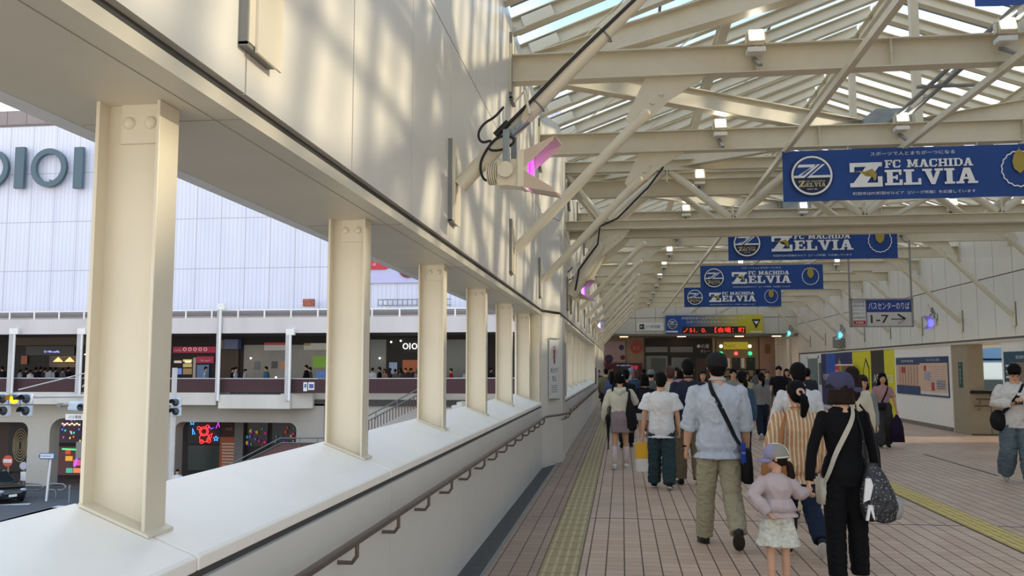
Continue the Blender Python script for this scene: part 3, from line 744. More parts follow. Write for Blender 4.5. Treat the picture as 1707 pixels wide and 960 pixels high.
def slab(s, mb, x0, x1, z0, z1, y, sp=.06):
    W = sum(GL[c][0]+sp for c in s)-sp; k = (x1-x0)/W; h = z1-z0; x = x0
    for c in s:
        for pl in GL[c][1]:
            mb.add([(x+p[0]*k, y-.0007*(len(mb.f) % 9), z0+p[1]*h) for p in pl], [tuple(range(len(pl)))])
        x += (GL[c][0]+sp)*k
    return mb
def disc(mb, cx, cz, r, y, n=40, r2=0, sx=1):
    if r2:
        v = [(cx+r*sx*math.cos(2*math.pi*k/n), y, cz+r*math.sin(2*math.pi*k/n)) for k in range(n)]+[(cx+r2*sx*math.cos(2*math.pi*k/n), y, cz+r2*math.sin(2*math.pi*k/n)) for k in range(n)]
        return mb.add(v, [(k, (k+1) % n, n+(k+1) % n, n+k) for k in range(n)])
    return mb.add([(cx+r*sx*math.cos(2*math.pi*k/n), y, cz+r*math.sin(2*math.pi*k/n)) for k in range(n)], [tuple(range(n))])
BLUE = mat('banner_blue', '0f3f82', .6, noise_amt=.06, noise_scale=2); NAVY = mat('banner_navy', '101b3c', .6)
BW = mat('banner_white', 'e6e4e0', .6); GOLD = mat('banner_gold', 'a8913c', .6)
def crest(t, cx, cz, r, y):
    b = MB(); disc(b, cx, cz, r*1.05, y); t = b.build('crest_ground', NAVY, t)
    b = MB(); disc(b, cx, cz, r*.86, y-.002); b.v = [(v[0], v[1], max(v[2], cz+r*-.12) if True else v[2]) for v in b.v]; b.build('crest_field', BLUE, t)
    b = MB(); disc(b, cx, cz, r, y-.004, 48, r*.9)
    q = lambda pts: b.add([(cx+a*r, y-.004-.0006*(len(b.f) % 7), cz+c*r) for a, c in pts], [tuple(range(len(pts)))])
    q([(-.62,.56),(.18,.56),(.10,.42),(-.70,.42)]); q([(.10,.42),(.18,.56),(-.66,-.1),(-.84,-.1)])
    q([(.28,.56),(.42,.56),(-.38,-.12),(-.54,-.12)]); q([(.52,.56),(.66,.56),(-.06,-.02),(-.24,-.12)])
    q([(-.24,-.12),(.88,-.12),(.88,.0),(-.1,.0)]); q([(-.88,-.12),(-.5,-.12),(-.4,0),(-.88,0)])
    b.build('crest_ring_and_stripes', BW, t)
    b = MB(); slab('Z', b, cx-r*.66, cx-r*.32, cz-r*.58, cz-r*.26, y-.005); slab('ELVIA', b, cx-r*.3, cx+r*.66, cz-r*.58, cz-r*.38, y-.005)
    slab('FC MACHIDA', b, cx-r*.26, cx+r*.64, cz-r*.34, cz-r*.26, y-.005)
    b.build('crest_lettering', mat('crest_pale_gold', 'b9ab7c', .6), t)
    text('SINCE 1989', 'crest_year', t, BW, r*.07, (cx, y-.005, cz-r*.70))
def banner(y, label, w=3.8, h=.79, xl=2.50, zt=4.94, tilt=0):
    t = thing('banner', label, 'banner', (xl, y, zt-h), tilt, 'blue football banners')
    n = 24; b = MB(); v = []
    for i in range(n+1):
        x = w*i/n; yy = .012*math.sin(i*.9)+.008*math.sin(i*2.1)
        v += [(x, yy, 0), (x, yy*.3, h)]
    b.add(v, [(2*i, 2*i+2, 2*i+3, 2*i+1) for i in range(n)]); b.add([(q[0], q[1]+.004, q[2]) for q in v], [(2*i, 2*i+1, 2*i+3, 2*i+2) for i in range(n)])
    b.build('cloth', BLUE, t, smooth='all')
    f = -.03
    crest(t, .112*w, .5*h, .385*h, f)
    b = MB(); slab('Z', b, .259*w, .383*w, .245*h, .72*h, f); slab('ELVIA', b, .392*w, .741*w, .265*h, .565*h, f); slab('FC MACHIDA', b, .393*w, .726*w, .605*h, .755*h, f)
    b.build('lettering', BW, t)
    b = MB(); P_ = lambda pts: b.add([(a*w, f-.003, c*h) for a, c in pts], [tuple(range(len(pts)))])
    P_([(.275,.55),(.305,.56),(.335,.50),(.345,.44),(.32,.45),(.30,.53)]); P_([(.31,.53),(.345,.60),(.362,.50),(.358,.38),(.352,.36),(.345,.44),(.33,.46)]); b.build('crane_emblem', GOLD, t)
    text('スポーツで人とまちが一つになる', 'slogan', t, BW, .075*h, (.50*w, f, .885*h), wfit=.319*w)
    text('町田市はFC町田ゼルビア（Jリーグ所属）を応援しています', 'caption', t, BW, .07*h, (.50*w, f, .115*h), wfit=.462*w)
    # plain gold and white badge at the right end
    b = MB(); cx, cz, r = .897*w, .52*h, .36*h; pts = []
    for k in range(36):
        a = 2*math.pi*k/36; rr = r*(1.0 if k % 2 else .94); pts.append((cx+rr*.95*math.cos(a), f, cz+rr*math.sin(a)))
    pin = [(cx+(p[0]-cx)*.93, f, cz+(p[2]-cz)*.93) for p in pts]
    b.add(pts+pin, [(k, (k+1) % 36, 36+(k+1) % 36, 36+k) for k in range(36)]); b.build('badge_outline', BW, t)
    b = MB(); b.add([(cx+a*r, f-.003, cz+c*r) for a, c in ((0,-.25),(.28,.0),(.36,.35),(.28,.75),(.16,.85),(.12,1.0),(.06,.92),(0,1.16),(-.06,.92),(-.12,1.0),(-.16,.85),(-.28,.75),(-.36,.35),(-.28,.0))], [tuple(range(14))])
    b.build('gold_tuft', GOLD, t)
    b = MB()
    for q in range(5):
        x = w*(.01+.245*q); b.tube([(x, 0, h-.005), (x+.01, 0, h+.05)], .004, 6)
    b.build('tie_cord', BW, t)
    return t
for i, y in enumerate((6.28, 13.62, 20.75, 28.3, 35.6)):
    banner(y, zt=(4.94, 4.94, 4.90, 4.86, 4.82)[i], xl=(2.5, 2.5, 2.52, 2.54, 2.54)[i], label='blue banner with white crest and lettering, %s' % ('just showing at the top right corner', 'largest one in full view', 'second in full view, cut by the truss', 'third in full view, lower left of the second', 'fourth, smallest and farthest')[i], tilt=(R(-.6) if i < 2 else 0))

# ================================================================== bus station sign
yb_ = 24.7; xa, za = XZ(1418, 498, yb_); xb, zb = XZ(1520, 543, yb_)
W, H = xb-xa, za-zb
t = thing('hanging_sign', 'grey framed hanging sign reading 1-7 with an arrow for the bus centre', 'sign', (xa, yb_, zb))
FR = mat('sign_grey_frame', '8c8780', .5)
MB().box(-.04, W+.04, -.04, .04, -.03, 0).box(-.04, W+.04, -.04, .04, H-.04, H).box(-.05, 0, -.04, .04, -.03, H).box(W-.0, W+.05, -.04, .04, -.03, H).box(0, W, .0, .02, 0, H).build('frame', FR, t)
hp = MB().box(.26*W, W, -.02, 0, .50*H, .97*H).build('blue_header_panel', mat('sign_blue', '1c3a86', .5), t)
ap = MB().box(.26*W, W, -.02, 0, .0, .50*H).build('arrow_panel', mat('sign_pale_grey', 'c3c0ba', .5), t)
SB = mat('sign_black', '171717', .5)
text('バスセンターのりば', 'header_lettering', hp, BW, .26*H, (.63*W, -.024, .73*H), wfit=.68*W)
text('1-7', 'number_lettering', ap, SB, .30*H, (.47*W, -.024, .25*H), wfit=.30*W, bold=.01)
b = MB(); b.box(.66*W, .88*W, -.026, -.022, .23*H, .265*H); b.bar((.77*W, -.024, .42*H), (.895*W, -.024, .25*H), .004, .05, Vector((1, 0, 1))); b.bar((.77*W, -.024, .08*H), (.895*W, -.024, .25*H), .004, .05, Vector((1, 0, 1))); b.build('arrow', SB, ap)
sp_ = MB().box(.02*W, .24*W, -.02, 0, .03*H, .97*H).build('side_panel', mat('sign_side_white', 'cfd0cc', .5), t)
for s_, c_, z_, h_ in (('羽田空港', '1c2f5c', .87, .09), ('成田空港', '1c2f5c', .74, .09), ('リムジンバス', 'a8525a', .60, .08), ('町田バス', '3d6b4a', .46, .07), ('公共施設巡回', '2f6b45', .31, .08)):
    text(s_, 'side_lettering', sp_, mat('sign_ink_'+c_, c_), h_*H, (.13*W, -.024, z_*H), wfit=.19*W)
rl_ = MB().box(.03*W, .235*W, -.023, -.02, .05*H, .20*H).build('red_label', mat('sign_red', 'b3262c', .5), sp_)
text('木曽線', 'label_lettering', sp_, BW, .09*H, (.13*W, -.026, .125*H), wfit=.13*W)
MB().box(-.045, -.005, -.02, .02, H, 5.06-zb).build('hanging_pole', FR, t); MB().box(W+.0, W+.04, -.02, .02, H, 5.06-zb).build('hanging_pole', FR, t)

# ================================================================== notices on the column
PAPER = mat('notice_paper', 'd9d8d4', .5); INK = mat('dark_ink', '2b2b2e', .6); REDI = mat('brick_red_ink', '9a4038', .6)
d = Vector((-1.02-XL, 15.2-14.3, 0)).normalized(); ang = math.atan2(d.y, d.x)
c0 = Vector((XL, 14.3, 0))+d*.47
t = thing('notice_board', 'white framed notice on the angled face of the left column', 'notice', (c0.x+.012, c0.y-.005, 1.1), ang)
bk = MB().box(-.20, .20, -.02, 0, 0, .98).build('backing', PAPER, t)
MB().box(-.23, .23, -.03, -.02, -.03, -.015).box(-.23, .23, -.03, -.02, .995, 1.01).build('clip_rail', GALV, t)
b = MB(); disc(b, 0, .77, .11, -.022, 28, .10); b.build('ring_mark', REDI, bk)
b = MB().ell((0, -.022, .85), (.02, .002, .02), 12, 6).prism([(-.03, .70), (.03, .70), (.045, .82), (-.045, .82)], -.024, -.021).prism([(-.03, .58), (-.005, .58), (0, .70), (-.03, .70)], -.024, -.021).prism([(.005, .58), (.03, .58), (.03, .70), (0, .70)], -.024, -.021); b.build('figure_mark', REDI, bk)
text('路上ライブ', 'notice_heading', bk, INK, .09, (0, -.022, .47), wmax=.32); text('禁止', 'notice_heading', bk, INK, .09, (0, -.022, .33), wmax=.2)
for q in range(4): MB().box(-.13, .13, -.023, -.02, .10+.035*q, .112+.035*q).build('notice_text_line', mat('grey_ink', '8a8a8a'), bk)
t = thing('notice_board', 'grey framed notice on the side face of the left column', 'notice', (-1.018, 15.55, 1.1))
MB().box(0, .02, -.22, .22, 0, .95).build('backing', mat('pale_grey_acrylic', 'b9b9b4', .2), t); MB().box(.02, .03, -.24, -.22, -.02, .97).box(.02, .03, .22, .24, -.02, .97).build('edge_strip', GALV, t)

# ================================================================== right wall: adverts and maps
def wallpt(u, v): p = atX(u, v, XR); return p.y, p.z
def board_pts(u0, v0, u1, v1):
    ya, za = wallpt(u0, v0); yb, zb = wallpt(u1, v1); return ya, yb, za, zb
def txR(s, name, t, m, h, c, wfit=None, **k): return text(s, name, t, m, h, c, face='-x', wfit=wfit, **k)
# map board 1
ya = wallpt(1496, 640)[0]; yb = wallpt(1583, 640)[0]; zt = wallpt(1496, 598)[1]; zb = wallpt(1583, 664)[1]
zt = 1.90; zb = .84
t = thing('map_board', 'large city map board with dark blue borders on the right wall', 'map', (XR-.02, yb, zb)); Wm = ya-yb; Hm = zt-zb
MB().box(0, .02, 0, Wm, 0, Hm).build('blue_board', mat('map_navy', '24406b', .5), t)
MB().box(-.004, 0, .04, Wm*.5, .12*Hm, .84*Hm).box(-.004, 0, Wm*.5, Wm-.04, .24*Hm, .80*Hm).build('map_sheet', mat('map_peach', 'd8b79c', .6), t)
MB().box(-.004, 0, .04, Wm*.5, .04*Hm, .12*Hm).build('legend_sheet', mat('map_legend', 'd6d2cc', .6), t)
b = MB()
random.seed(3)
for q in range(12): z = .26*Hm+.045*q*Hm; b.box(-.008, -.004, Wm*.52, Wm*.96, z, z+.006)
for q in range(7): y = Wm*(.55+.06*q); b.box(-.008, -.004, y, y+.03, .25*Hm, .78*Hm)
b.build('street_line', mat('map_brown_line', '8d5f50', .6), t)
b = MB()
for q in range(10): z = .2*Hm+.06*q*Hm; b.box(-.007, -.004, Wm*.05, Wm*(.3+.02*(q % 4)), z, z+.012)
b.box(-.007, -.004, Wm*.3, Wm*.42, .4*Hm, .62*Hm).box(-.007, -.004, .05*Wm, .2*Wm, .2*Hm, .42*Hm); b.build('grey_block', mat('map_grey', 'a9a5ac', .6), t)
MB().box(-.009, -.004, .80*Wm, .88*Wm, .58*Hm, .74*Hm).box(-.009, -.004, .24*Wm, .29*Wm, .15*Hm, .35*Hm).box(-.009, -.004, .38*Wm, .42*Wm, .64*Hm, .78*Hm).build('red_block', mat('map_red', 'b03a3c', .6), t)
txR('町田市街地図', 'map_title', t, BW, .06*Hm, (-.006, .75*Wm, .90*Hm), wfit=.25*Wm); txR('バスのりばのご案内', 'map_title', t, BW, .06*Hm, (-.006, .26*Wm, .92*Hm), wfit=.25*Wm)
# board 2 behind the man in the hoodie
ya2 = wallpt(1675, 640)[0]
t = thing('map_board', 'teal bordered map board at the right edge behind the man in the hoodie', 'map', (XR-.02, ya2-2.2, .9))
MB().box(0, .02, 0, 2.15, 0, 1.05).build('teal_board', mat('map_teal', '1f4c63', .5), t); MB().box(-.004, 0, .1, 1.75, .15, .82).build('map_sheet', mat('map_dull_tan', '8d7a6a', .6), t)
txR('街区案内図', 'map_title', t, BW, .07, (-.006, 1.3, .93), wfit=.5)
for q in range(5): MB().box(-.006, 0, 1.85, 2.05, .25+.12*q, .29+.12*q).build('caption_line', BW, t)
# adverts
def yw(u): return wallpt(u, 620)[0]
AT = 2.165
t = thing('wall_advert', 'yellow and black wall advert right of the blue one', 'advert', (XR-.012, 0, 0))
Y_ = mat('advert_yellow', 'd9cf1c', .5); K_ = mat('advert_black', '231f1e', .5); BL_ = mat('advert_navy', '16275e', .5); BL2 = mat('advert_blue', '1d51a8', .5)
MB().box(0, .012, yw(1492), yw(1475)-.005, .1, AT).build('yellow_field', Y_, t); MB().box(0, .012, yw(1453), yw(1422), .1, AT).build('yellow_field', Y_, t)
MB().box(0, .012, yw(1475)-.0, yw(1453), .1, AT).build('black_field', K_, t)
txR('ASU', 'advert_lettering', t, BW, .28, (-.006, (yw(1461)+yw(1466))/2, 1.25), wfit=yw(1456)-yw(1470))
txR('一町田', 'advert_lettering', t, BW, .24, (-.006, (yw(1470)+yw(1490))/2, 1.25), wfit=yw(1471)-yw(1488))
b = MB(); yy = yw(1446)
b.v = []; disc(b, 0, 0, .001, 0)
bo = MB().prism([(yy-.25, .9), (yy+.35, .9), (yy+.5, 1.5), (yy+.1, 1.95), (yy-.3, 1.6)], -.004, 0, 'x').build('black_outline_shape', K_, t)
b = MB().prism([(yy-.17, .98), (yy+.28, .98), (yy+.4, 1.48), (yy+.1, 1.82), (yy-.22, 1.55)], -.007, -.004, 'x').build('yellow_inner_shape', Y_, bo)
t = thing('wall_advert', 'dark blue wall advert with an orange leaf shape', 'advert', (XR-.012, 0, 0))
MB().box(0, .012, yw(1422)+.004, yw(1370), .1, AT).build('navy_field', BL_, t); MB().box(-.003, 0, yw(1393), yw(1378), .9, AT).build('bright_blue_field', BL2, t)
a_ = yw(1390); MB().prism([(a_, .9), (a_-.5, 1.5), (a_-1.0, 1.95), (a_-1.3, 1.7), (a_-.8, 1.2)], -.007, -.003, 'x').build('orange_leaf', mat('advert_orange', 'b8823c', .5), t)
txR('FOREDUCA', 'advert_lettering', t, BW, .24, (-.008, (yw(1374)+yw(1389))/2, 1.22), wfit=yw(1373)-yw(1390))
t = thing('advert_sign', 'red and green rounded sign standing before the blue and yellow adverts', 'sign', (XR-.35, (yw(1408)+yw(1438))/2, 0)); hw = (yw(1408)-yw(1438))/2*.95
MB().box(0, .06, -hw, hw, 1.15, 1.72).build('white_board', BW, t, bevel=.02)
MB().box(-.006, 0, -hw+.05, -.25*hw, 1.19, 1.68).box(-.006, 0, .45*hw, hw-.05, 1.19, 1.68).build('red_field', mat('sign_signal_red', 'c4222e', .5), t)
MB().box(-.006, 0, -.25*hw, .15*hw, 1.19, 1.68).build('green_field', mat('sign_green', '1f7a46', .5), t); MB().box(-.006, 0, .15*hw, .45*hw, 1.19, 1.68).build('ochre_field', mat('sign_ochre', 'b5843a', .5), t)
txR('ツア', 'sign_lettering', t, BW, .24, (-.009, -.62*hw, 1.38), wfit=.5*hw); txR('フ', 'sign_lettering', t, BW, .24, (-.009, .75*hw, 1.38), wfit=.3*hw)
MB().box(.01, .05, -.03, .03, 0, 1.15).box(-.2, .25, -.3, .3, 0, .03).build('stand', GREYM, t)
# vertical way sign on the jamb
t = thing('way_sign', 'narrow dark green vertical sign with an arrow on the beige jamb', 'sign', (XR+.02-.012, (yB+yC)/2-.05, 1.12))
MB().box(0, .012, -.12, .12, 0, .62).build('plate', mat('way_green', '1f4a44', .5), t)
txR('↑', 'sign_lettering', t, BW, .09, (-.004, 0, .54)); 
for q, ch in enumerate('のりば1-7'[:4]): txR(ch, 'sign_lettering', t, BW, .075, (-.004, 0, .43-.1*q))
# door group beyond the adverts
yE = yw(1370); ax = XR-.012
t = thing('glass_door', 'white framed glass doorway at the far end of the right wall', 'door', (ax, yE+.5, 0))
L2 = 9
MB().box(0, .05, 0, .15, 0, 2.1).box(0, .05, 2.2, 2.35, 0, 2.1).box(0, .05, 0, 2.35, 2.0, 2.12).build('frame', WHITE, t); MB().box(.0, .01, .15, 2.2, 0, 2.0).build('glass', SHOPGLASS, t)
t = thing('notice_board', 'narrow grey notice panel left of the blue advert', 'notice', (ax-.02, yE+.25, .9)); MB().box(0, .02, -.18, .18, 0, .9).build('plate', mat('panel_grey', '6c706e', .4), t)
struct(MB().box(XR, XRU, 34.6, 42, 0, 2.2).build('wall_right_end', mat('off_white_wall', 'd8d6d0', .6)))  # plain off-white wall colour
t = thing('ticket_box', 'small grey box mounted under the right upper wall near the station', 'box', (XRU-.25, 43.5, 2.55)); MB().box(0, .25, -.7, .7, 0, .55).build('housing', GREYM, t, bevel=.01)

# ================================================================== station end
def SP(u, v, y=SY): p = atY(u, v, y); return p.x, p.z
def srect(name, m, t, u0, v0, u1, v1, y, d=.03):
    xa, za = SP(u0, v0, y); xb, zb = SP(u1, v1, y)
    return MB().box(xa, xb, y-d, y, zb, za).build(name, m, t)
def stext(s, name, t, m, u, v, hpx, wpx, y):
    x, z = SP(u, v, y); k = y/1473
    return text(s, name, t, m, hpx*k, (x, y-.001, z), wfit=wpx*k if wpx else None)
t = thing('station_sign', 'white sign with a left arrow and green JR letters above the shops', 'sign', (0, 0, 0))
srect('plate', BW, t, 1062, 538, 1107, 551, SY-.02); srect('arrow_plate', SB, t, 1066, 540.5, 1074, 548.5, SY-.06, .01)
stext('←', 'arrow', t, BW, 1070, 544.5, 4.6, 6, SY-.075); stext('JR', 'green_lettering', t, mat('jr_green', '1e8a4a', .5, emit='1e8a4a', es=.3), 1080, 544.5, 4.4, 9, SY-.06); stext('町田駅', 'black_lettering', t, SB, 1093, 544.5, 5, 15, SY-.06)
yS = SY-.10
t = thing('led_banner_sign', 'blue to yellow sign with a red LED ticker above the shops', 'sign', (0, 0, 0))
m = bpy.data.materials.new('blue_yellow_print'); m.use_nodes = True; tt = m.node_tree; bb = tt.nodes['Principled BSDF']
co = tt.nodes.new('ShaderNodeTexCoord'); s = tt.nodes.new('ShaderNodeSeparateXYZ'); r = tt.nodes.new('ShaderNodeValToRGB'); mr = tt.nodes.new('ShaderNodeMapRange')
xa, _ = SP(1109, 540, yS); xb, _ = SP(1272, 540, yS)
mr.inputs['From Min'].default_value = xa; mr.inputs['From Max'].default_value = xb
tt.links.new(co.outputs['Object'], s.inputs[0]); tt.links.new(s.outputs[0], mr.inputs[0]); tt.links.new(mr.outputs[0], r.inputs[0]); tt.links.new(r.outputs[0], bb.inputs['Base Color'])
r.color_ramp.elements[0].color = srgb('1a4a92'); r.color_ramp.elements[0].position = .2; r.color_ramp.elements[1].color = srgb('c9b92e'); r.color_ramp.elements[1].position = .8
srect('printed_panel', m, t, 1109, 526, 1272, 557.5, yS, .06)
x, z = SP(1121, 540, yS-.07); crest(t, x, z, 8*54/1473, yS-.065)
stext('町田市のホームタウンチームを応援しよう！', 'slogan', t, BW, 1190, 530, 4.2, 104, yS-.065); stext('スポーツで人とまちが一つになる', 'slogan', t, BW, 1186, 536.5, 4, 82, yS-.065)
srect('led_panel', mat('led_black', '120a0a', .3), t, 1137, 544.5, 1243, 555.5, yS-.06, .02)
LED = mat('led_red', 'ff2a1c', .4, emit='ff3020', es=1.2)
stext('ノ51.  0.  【会場：町', 'led_lettering', t, LED, 1190, 550, 8.5, 100, yS-.085)
srect('white_caption', BW, t, 1110.5, 551.5, 1130, 554, yS-.06, .01); srect('white_caption', BW, t, 1251, 552, 1270, 554, yS-.06, .01)
b = MB(); 
for (u, v) in ((1253, 532), (1268, 532), (1260.5, 548)): x, z = SP(u, v, yS-.07); b.v.append((x, yS-.066, z))
b.f.append((0, 1, 2)); b.mi.append(0); b.build('black_triangle_crest', SB, t)
b = MB()
for (u, v) in ((1256, 535), (1265, 535), (1261, 541)): x, z = SP(u, v, yS-.07); b.v.append((x, yS-.069, z))
b.f.append((0, 1, 2)); b.mi.append(0); b.build('white_crest_mark', BW, t)
yP = SY+1.88
# downlights in the station soffit
for i, (u, v) in enumerate(((1040, 561), (1136, 561), (1232, 562), (1294, 563))):
    x, z = SP(u, v, SY+.4); o = MB().cbox((x, SY+.3, 3.49), (.5, .25, .03)).build('downlight', mat('warm_downlight', 'ffd9a0', .4, emit='ffc888', es=6)); tag(o, 'warm glowing downlight in the station soffit, %s from the left' % ORD[i].replace('nearest', 'first'), 'lamp')
# poster with balls
t = thing('advert_poster', 'large pale pink poster with coloured balls left of the round red sign', 'poster', (0, 0, 0))
srect('sheet', mat('poster_pink', 'b7a6ac', .5), t, 1000, 569, 1042, 604, yP, .03); srect('frame_right', GREYM, t, 1042, 568, 1045, 605, yP, .05)
for i, (u, v, r_, c_) in enumerate(((1015, 598, 7, '3a2c5e'), (1036, 579, 4.5, '2b3c80'), (1003, 606, 6, '8a2c22'), (1001, 592, 4.5, 'a03428'), (1038, 596, 4, '6a3040'), (1015, 610, 6.5, '5c2230'))):
    x, z = SP(u, v, yP); MB().ell((x, yP-.05, z), (r_*.037, .04, r_*.037), 16, 8).build('coloured_ball', mat('ball_'+c_, c_, .4), t, smooth=True)
t = thing('round_sign', 'round dark red sign with pale characters on the station pier', 'sign', (0, 0, 0)); x, z = SP(1060.5, 579, yP-.1)
MB().lathe([(0, 0), (.38, 0), (.38, .12), (0, .12)], (x, yP+.03, z), 32, Matrix.Rotation(math.pi/2, 3, 'X')).build('disc', mat('deep_red', '7a1c18', .3, emit='7a1c18', es=.15), t, smooth=True); stext('薬局', 'lettering', t, mat('dull_cream', 'b8988c'), 1060.5, 580, 7, 12, yP-.17)
t = thing('advert_screen', 'dark screen with a red frame and red characters below the pink poster', 'screen', (0, 0, 0))
srect('frame', mat('maroon', '5e2428', .5), t, 1022, 605, 1071, 662, yP, .10); srect('screen', mat('dark_blue_screen', '15162e', .3), t, 1028, 607, 1064, 660, yP-.1, .01)
stext('ゲームセンター', 'lettering', t, mat('screen_white', 'aab4e0', emit='aab4e0', es=.8), 1040, 609, 2.6, 24, yP-.12); stext('遊遊', 'red_lettering', t, mat('screen_red', 'c03048', emit='c03048', es=.8), 1057, 612, 6, 12, yP-.12)
t = thing('curry_shop', 'black fronted curry shop under the LED sign', 'shop', (0, 0, 0))
DK = mat('shop_black', '15130f', .4); DG = mat('shop_dim_glass', '38403c', .15)
srect('front', DK, t, 1074, 564, 1187, 662, yP, .12)
for q in ((1076, 578, 1113, 587), (1117, 578, 1155, 587)): srect('transom_window', mat('shop_grey_glass', '6c706c', .2), t, *q, yP-.12, .01)
for q in ((1077, 593, 1114, 658), (1119, 596, 1150, 658)): srect('window', DG, t, *q, yP-.12, .01)
srect('window_reflection', mat('painted_reflection_grey', '4b544f', .3), t, 1085, 597, 1110, 640, yP-.13, .01)  # grey sheet painted in as a reflection on the window
srect('brown_door', mat('shop_brown_door', '4d3b30', .5), t, 1160, 598, 1187, 660, yP-.12, .02)
stext('●の屋', 'sign_lettering', t, BW, 1172, 577, 6.5, 20, yP-.13); stext('カレー', 'sign_lettering', t, BW, 1176, 585, 4.6, 16, yP-.13)
struct(srect('wall_station_pier', mat('station_cream', 'b5a48a', .6), None, 1187, 563, 1193, 662, yP, .2))
t = thing('ticket_kiosk', 'beige kiosk with yellow sign and green and red round lights', 'kiosk', (0, 0, 0))
srect('front', mat('kiosk_beige', '8f8062', .5), t, 1193, 564, 1265, 662, yP, .15)
srect('yellow_sign', mat('kiosk_yellow', 'b3a62e', .5, emit='b3a62e', es=.25), t, 1206, 570, 1247, 582, yP-.15, .03); stext('T-U-C', 'sign_lettering', t, mat('kiosk_brown_ink', '5a5a30'), 1217, 576.5, 4.4, 17, yP-.185)
for (u, v, c_, e_) in ((1202, 577, 'fff6d8', 1.0), (1250, 577, 'fff6d8', 1.0), (1202, 589, '20e070', 2.2), (1227, 589, 'ff4040', 2.2), (1250.5, 589, '20e070', 2.2)):
    x, z = SP(u, v, yP-.18); MB().ell((x, yP-.17, z), (.11, .06, .11), 16, 8).build('round_light', mat('kiosk_light_'+c_, c_, .4, emit=c_, es=e_), t, smooth=True)
for i, (a, c_) in enumerate(((1197, 1210), (1220, 1234), (1244, 1259))):
    srect('counter_window', mat('kiosk_dark_window', '2c302a', .2), t, a, 596, c_, 616, yP-.15, .02); stext(str(i+1), 'window_number', t, mat('dim_grey_ink', '6a6a64'), (a+c_)/2, 600, 4, None, yP-.18)
    if i < 2: srect('white_divider', WHITE, t, c_+1.5, 597, c_+7, 613, yP-.15, .03)
t = thing('planter_rack', 'black square grid rack before the kiosk', 'rack', (0, 0, 0)); yR = SY-.5
b = MB()
for q in range(8): x, _ = SP(1206+10*q, 600, yR); b.box(x-.03, x+.03, yR-.04, yR, .0, SP(0, 615, yR)[1])
xa, za = SP(1205, 615, yR); xb, zb = SP(1277, 628, yR); b.box(xa, xb, yR-.04, yR, za-.08, za).box(xa, xb, yR-.04, yR, zb-.04, zb+.04).box(xa, xb, yR-.04, yR, .3, .36); b.build('grid', BLACKM, t)
t = thing('shop_banner', 'dark green panel with white shop characters low before the kiosk', 'sign', (0, 0, 0)); srect('panel', mat('dark_green_cloth', '1c2f26', .6), t, 1224, 628, 1279, 640, yR-.05, .03); stext('●の屋', 'lettering', t, BW, 1250, 635, 5.5, 24, yR-.09)
xa, za = SP(1224, 640, yR-.05); xb, zb = SP(1279, 640, yR-.05); MB().box(xa, xb, yR-.07, yR-.05, 0, za).build('lower_panel', mat('dark_green_cloth', '1c2f26', .6), t)
struct(srect('wall_station_brick', grid_mat('white_tile_brick', 'b4ada0', '6a645a', .3, .15, .02), None, 1290, 563, 1303, 662, yP-.2, .3))
struct(srect('wall_station_pink', mat('station_dull_pink', 'a08474', .6), None, 1265, 563, 1290, 662, yP, .12))
t = thing('small_poster', 'small brown framed poster on the pink station wall', 'poster', (0, 0, 0)); srect('frame', mat('poster_brown', '6e5230', .5), t, 1275, 574, 1284, 589, yP-.12, .03)
o = MB().tube([(SP(1316, 600, SY-3)[0], SY-3, 0), (SP(1316, 600, SY-3)[0], SY-3, 3.2)], .12, 14).build('round_post', CREAM, smooth=True); tag(o, 'cream round post at the right corner of the station front', 'post')
# small poster at left end wall
o = MB().box(-1.05+.0, -1.035, 34.95, 36.1, .95, 1.6).build('black_poster', mat('poster_black', '1d1b1d', .4)); tag(o, 'black and white poster on the pier at the left end of the parapet', 'poster')
# ================================================================== outside on the left
GZ = -5.35
ASPH = mat('street_asphalt', '57585a', .85, noise_amt=.15, noise_scale=3); WALK = mat('dark_pavement', '5b524d', .8, noise_amt=.12, noise_scale=2)
struct(MB().box(-60, -2.2, -10, 70, GZ-.2, GZ).build('ground', ASPH))
struct(MB().box(-60, -2.2, 47.2, 70, GZ, GZ+.12).build('ground_pavement', WALK))
LM = mat('road_marking_white', 'd8d8d6', .7)
p = atZ(0, 846, GZ); q = atZ(50, 840, GZ)
t = thing('road_marking', 'white painted lane line on the street below', 'road marking', (0, 0, GZ))
MB().bar((q.x, q.y, .004), (p.x-8, p.y-1.8, .004), .35, .006).build('paint', LM, t)
for i in range(7):
    p = atZ(80-12*i, 849+3.2*i, GZ); o = MB().cbox((p.x, p.y, GZ+.004), (.45, 2.2, .006)).build('crossing_bar', LM); tag(o, 'white bar of the zebra crossing on the street below, %s from the right' % ORD[i].replace('nearest', 'first'), 'road marking', 'zebra crossing bars')
BW48 = 48.0
def E(u, v, y=BW48): p = atY(u, v, y); return p.x, p.z
def erect(name, m, t, u0, v0, u1, v1, y=BW48, d=.1):
    xa, za = E(u0, v0, y); xb, zb = E(u1, v1, y)
    return MB().box(xa, xb, y-d, y, zb, za).build(name, m, t)
def etext(s, name, t, m, u, v, hpx, wpx, y):
    x, z = E(u, v, y); k = y/1473
    return text(s, name, t, m, hpx*k, (x, y-.002, z), wfit=wpx*k if wpx else None)
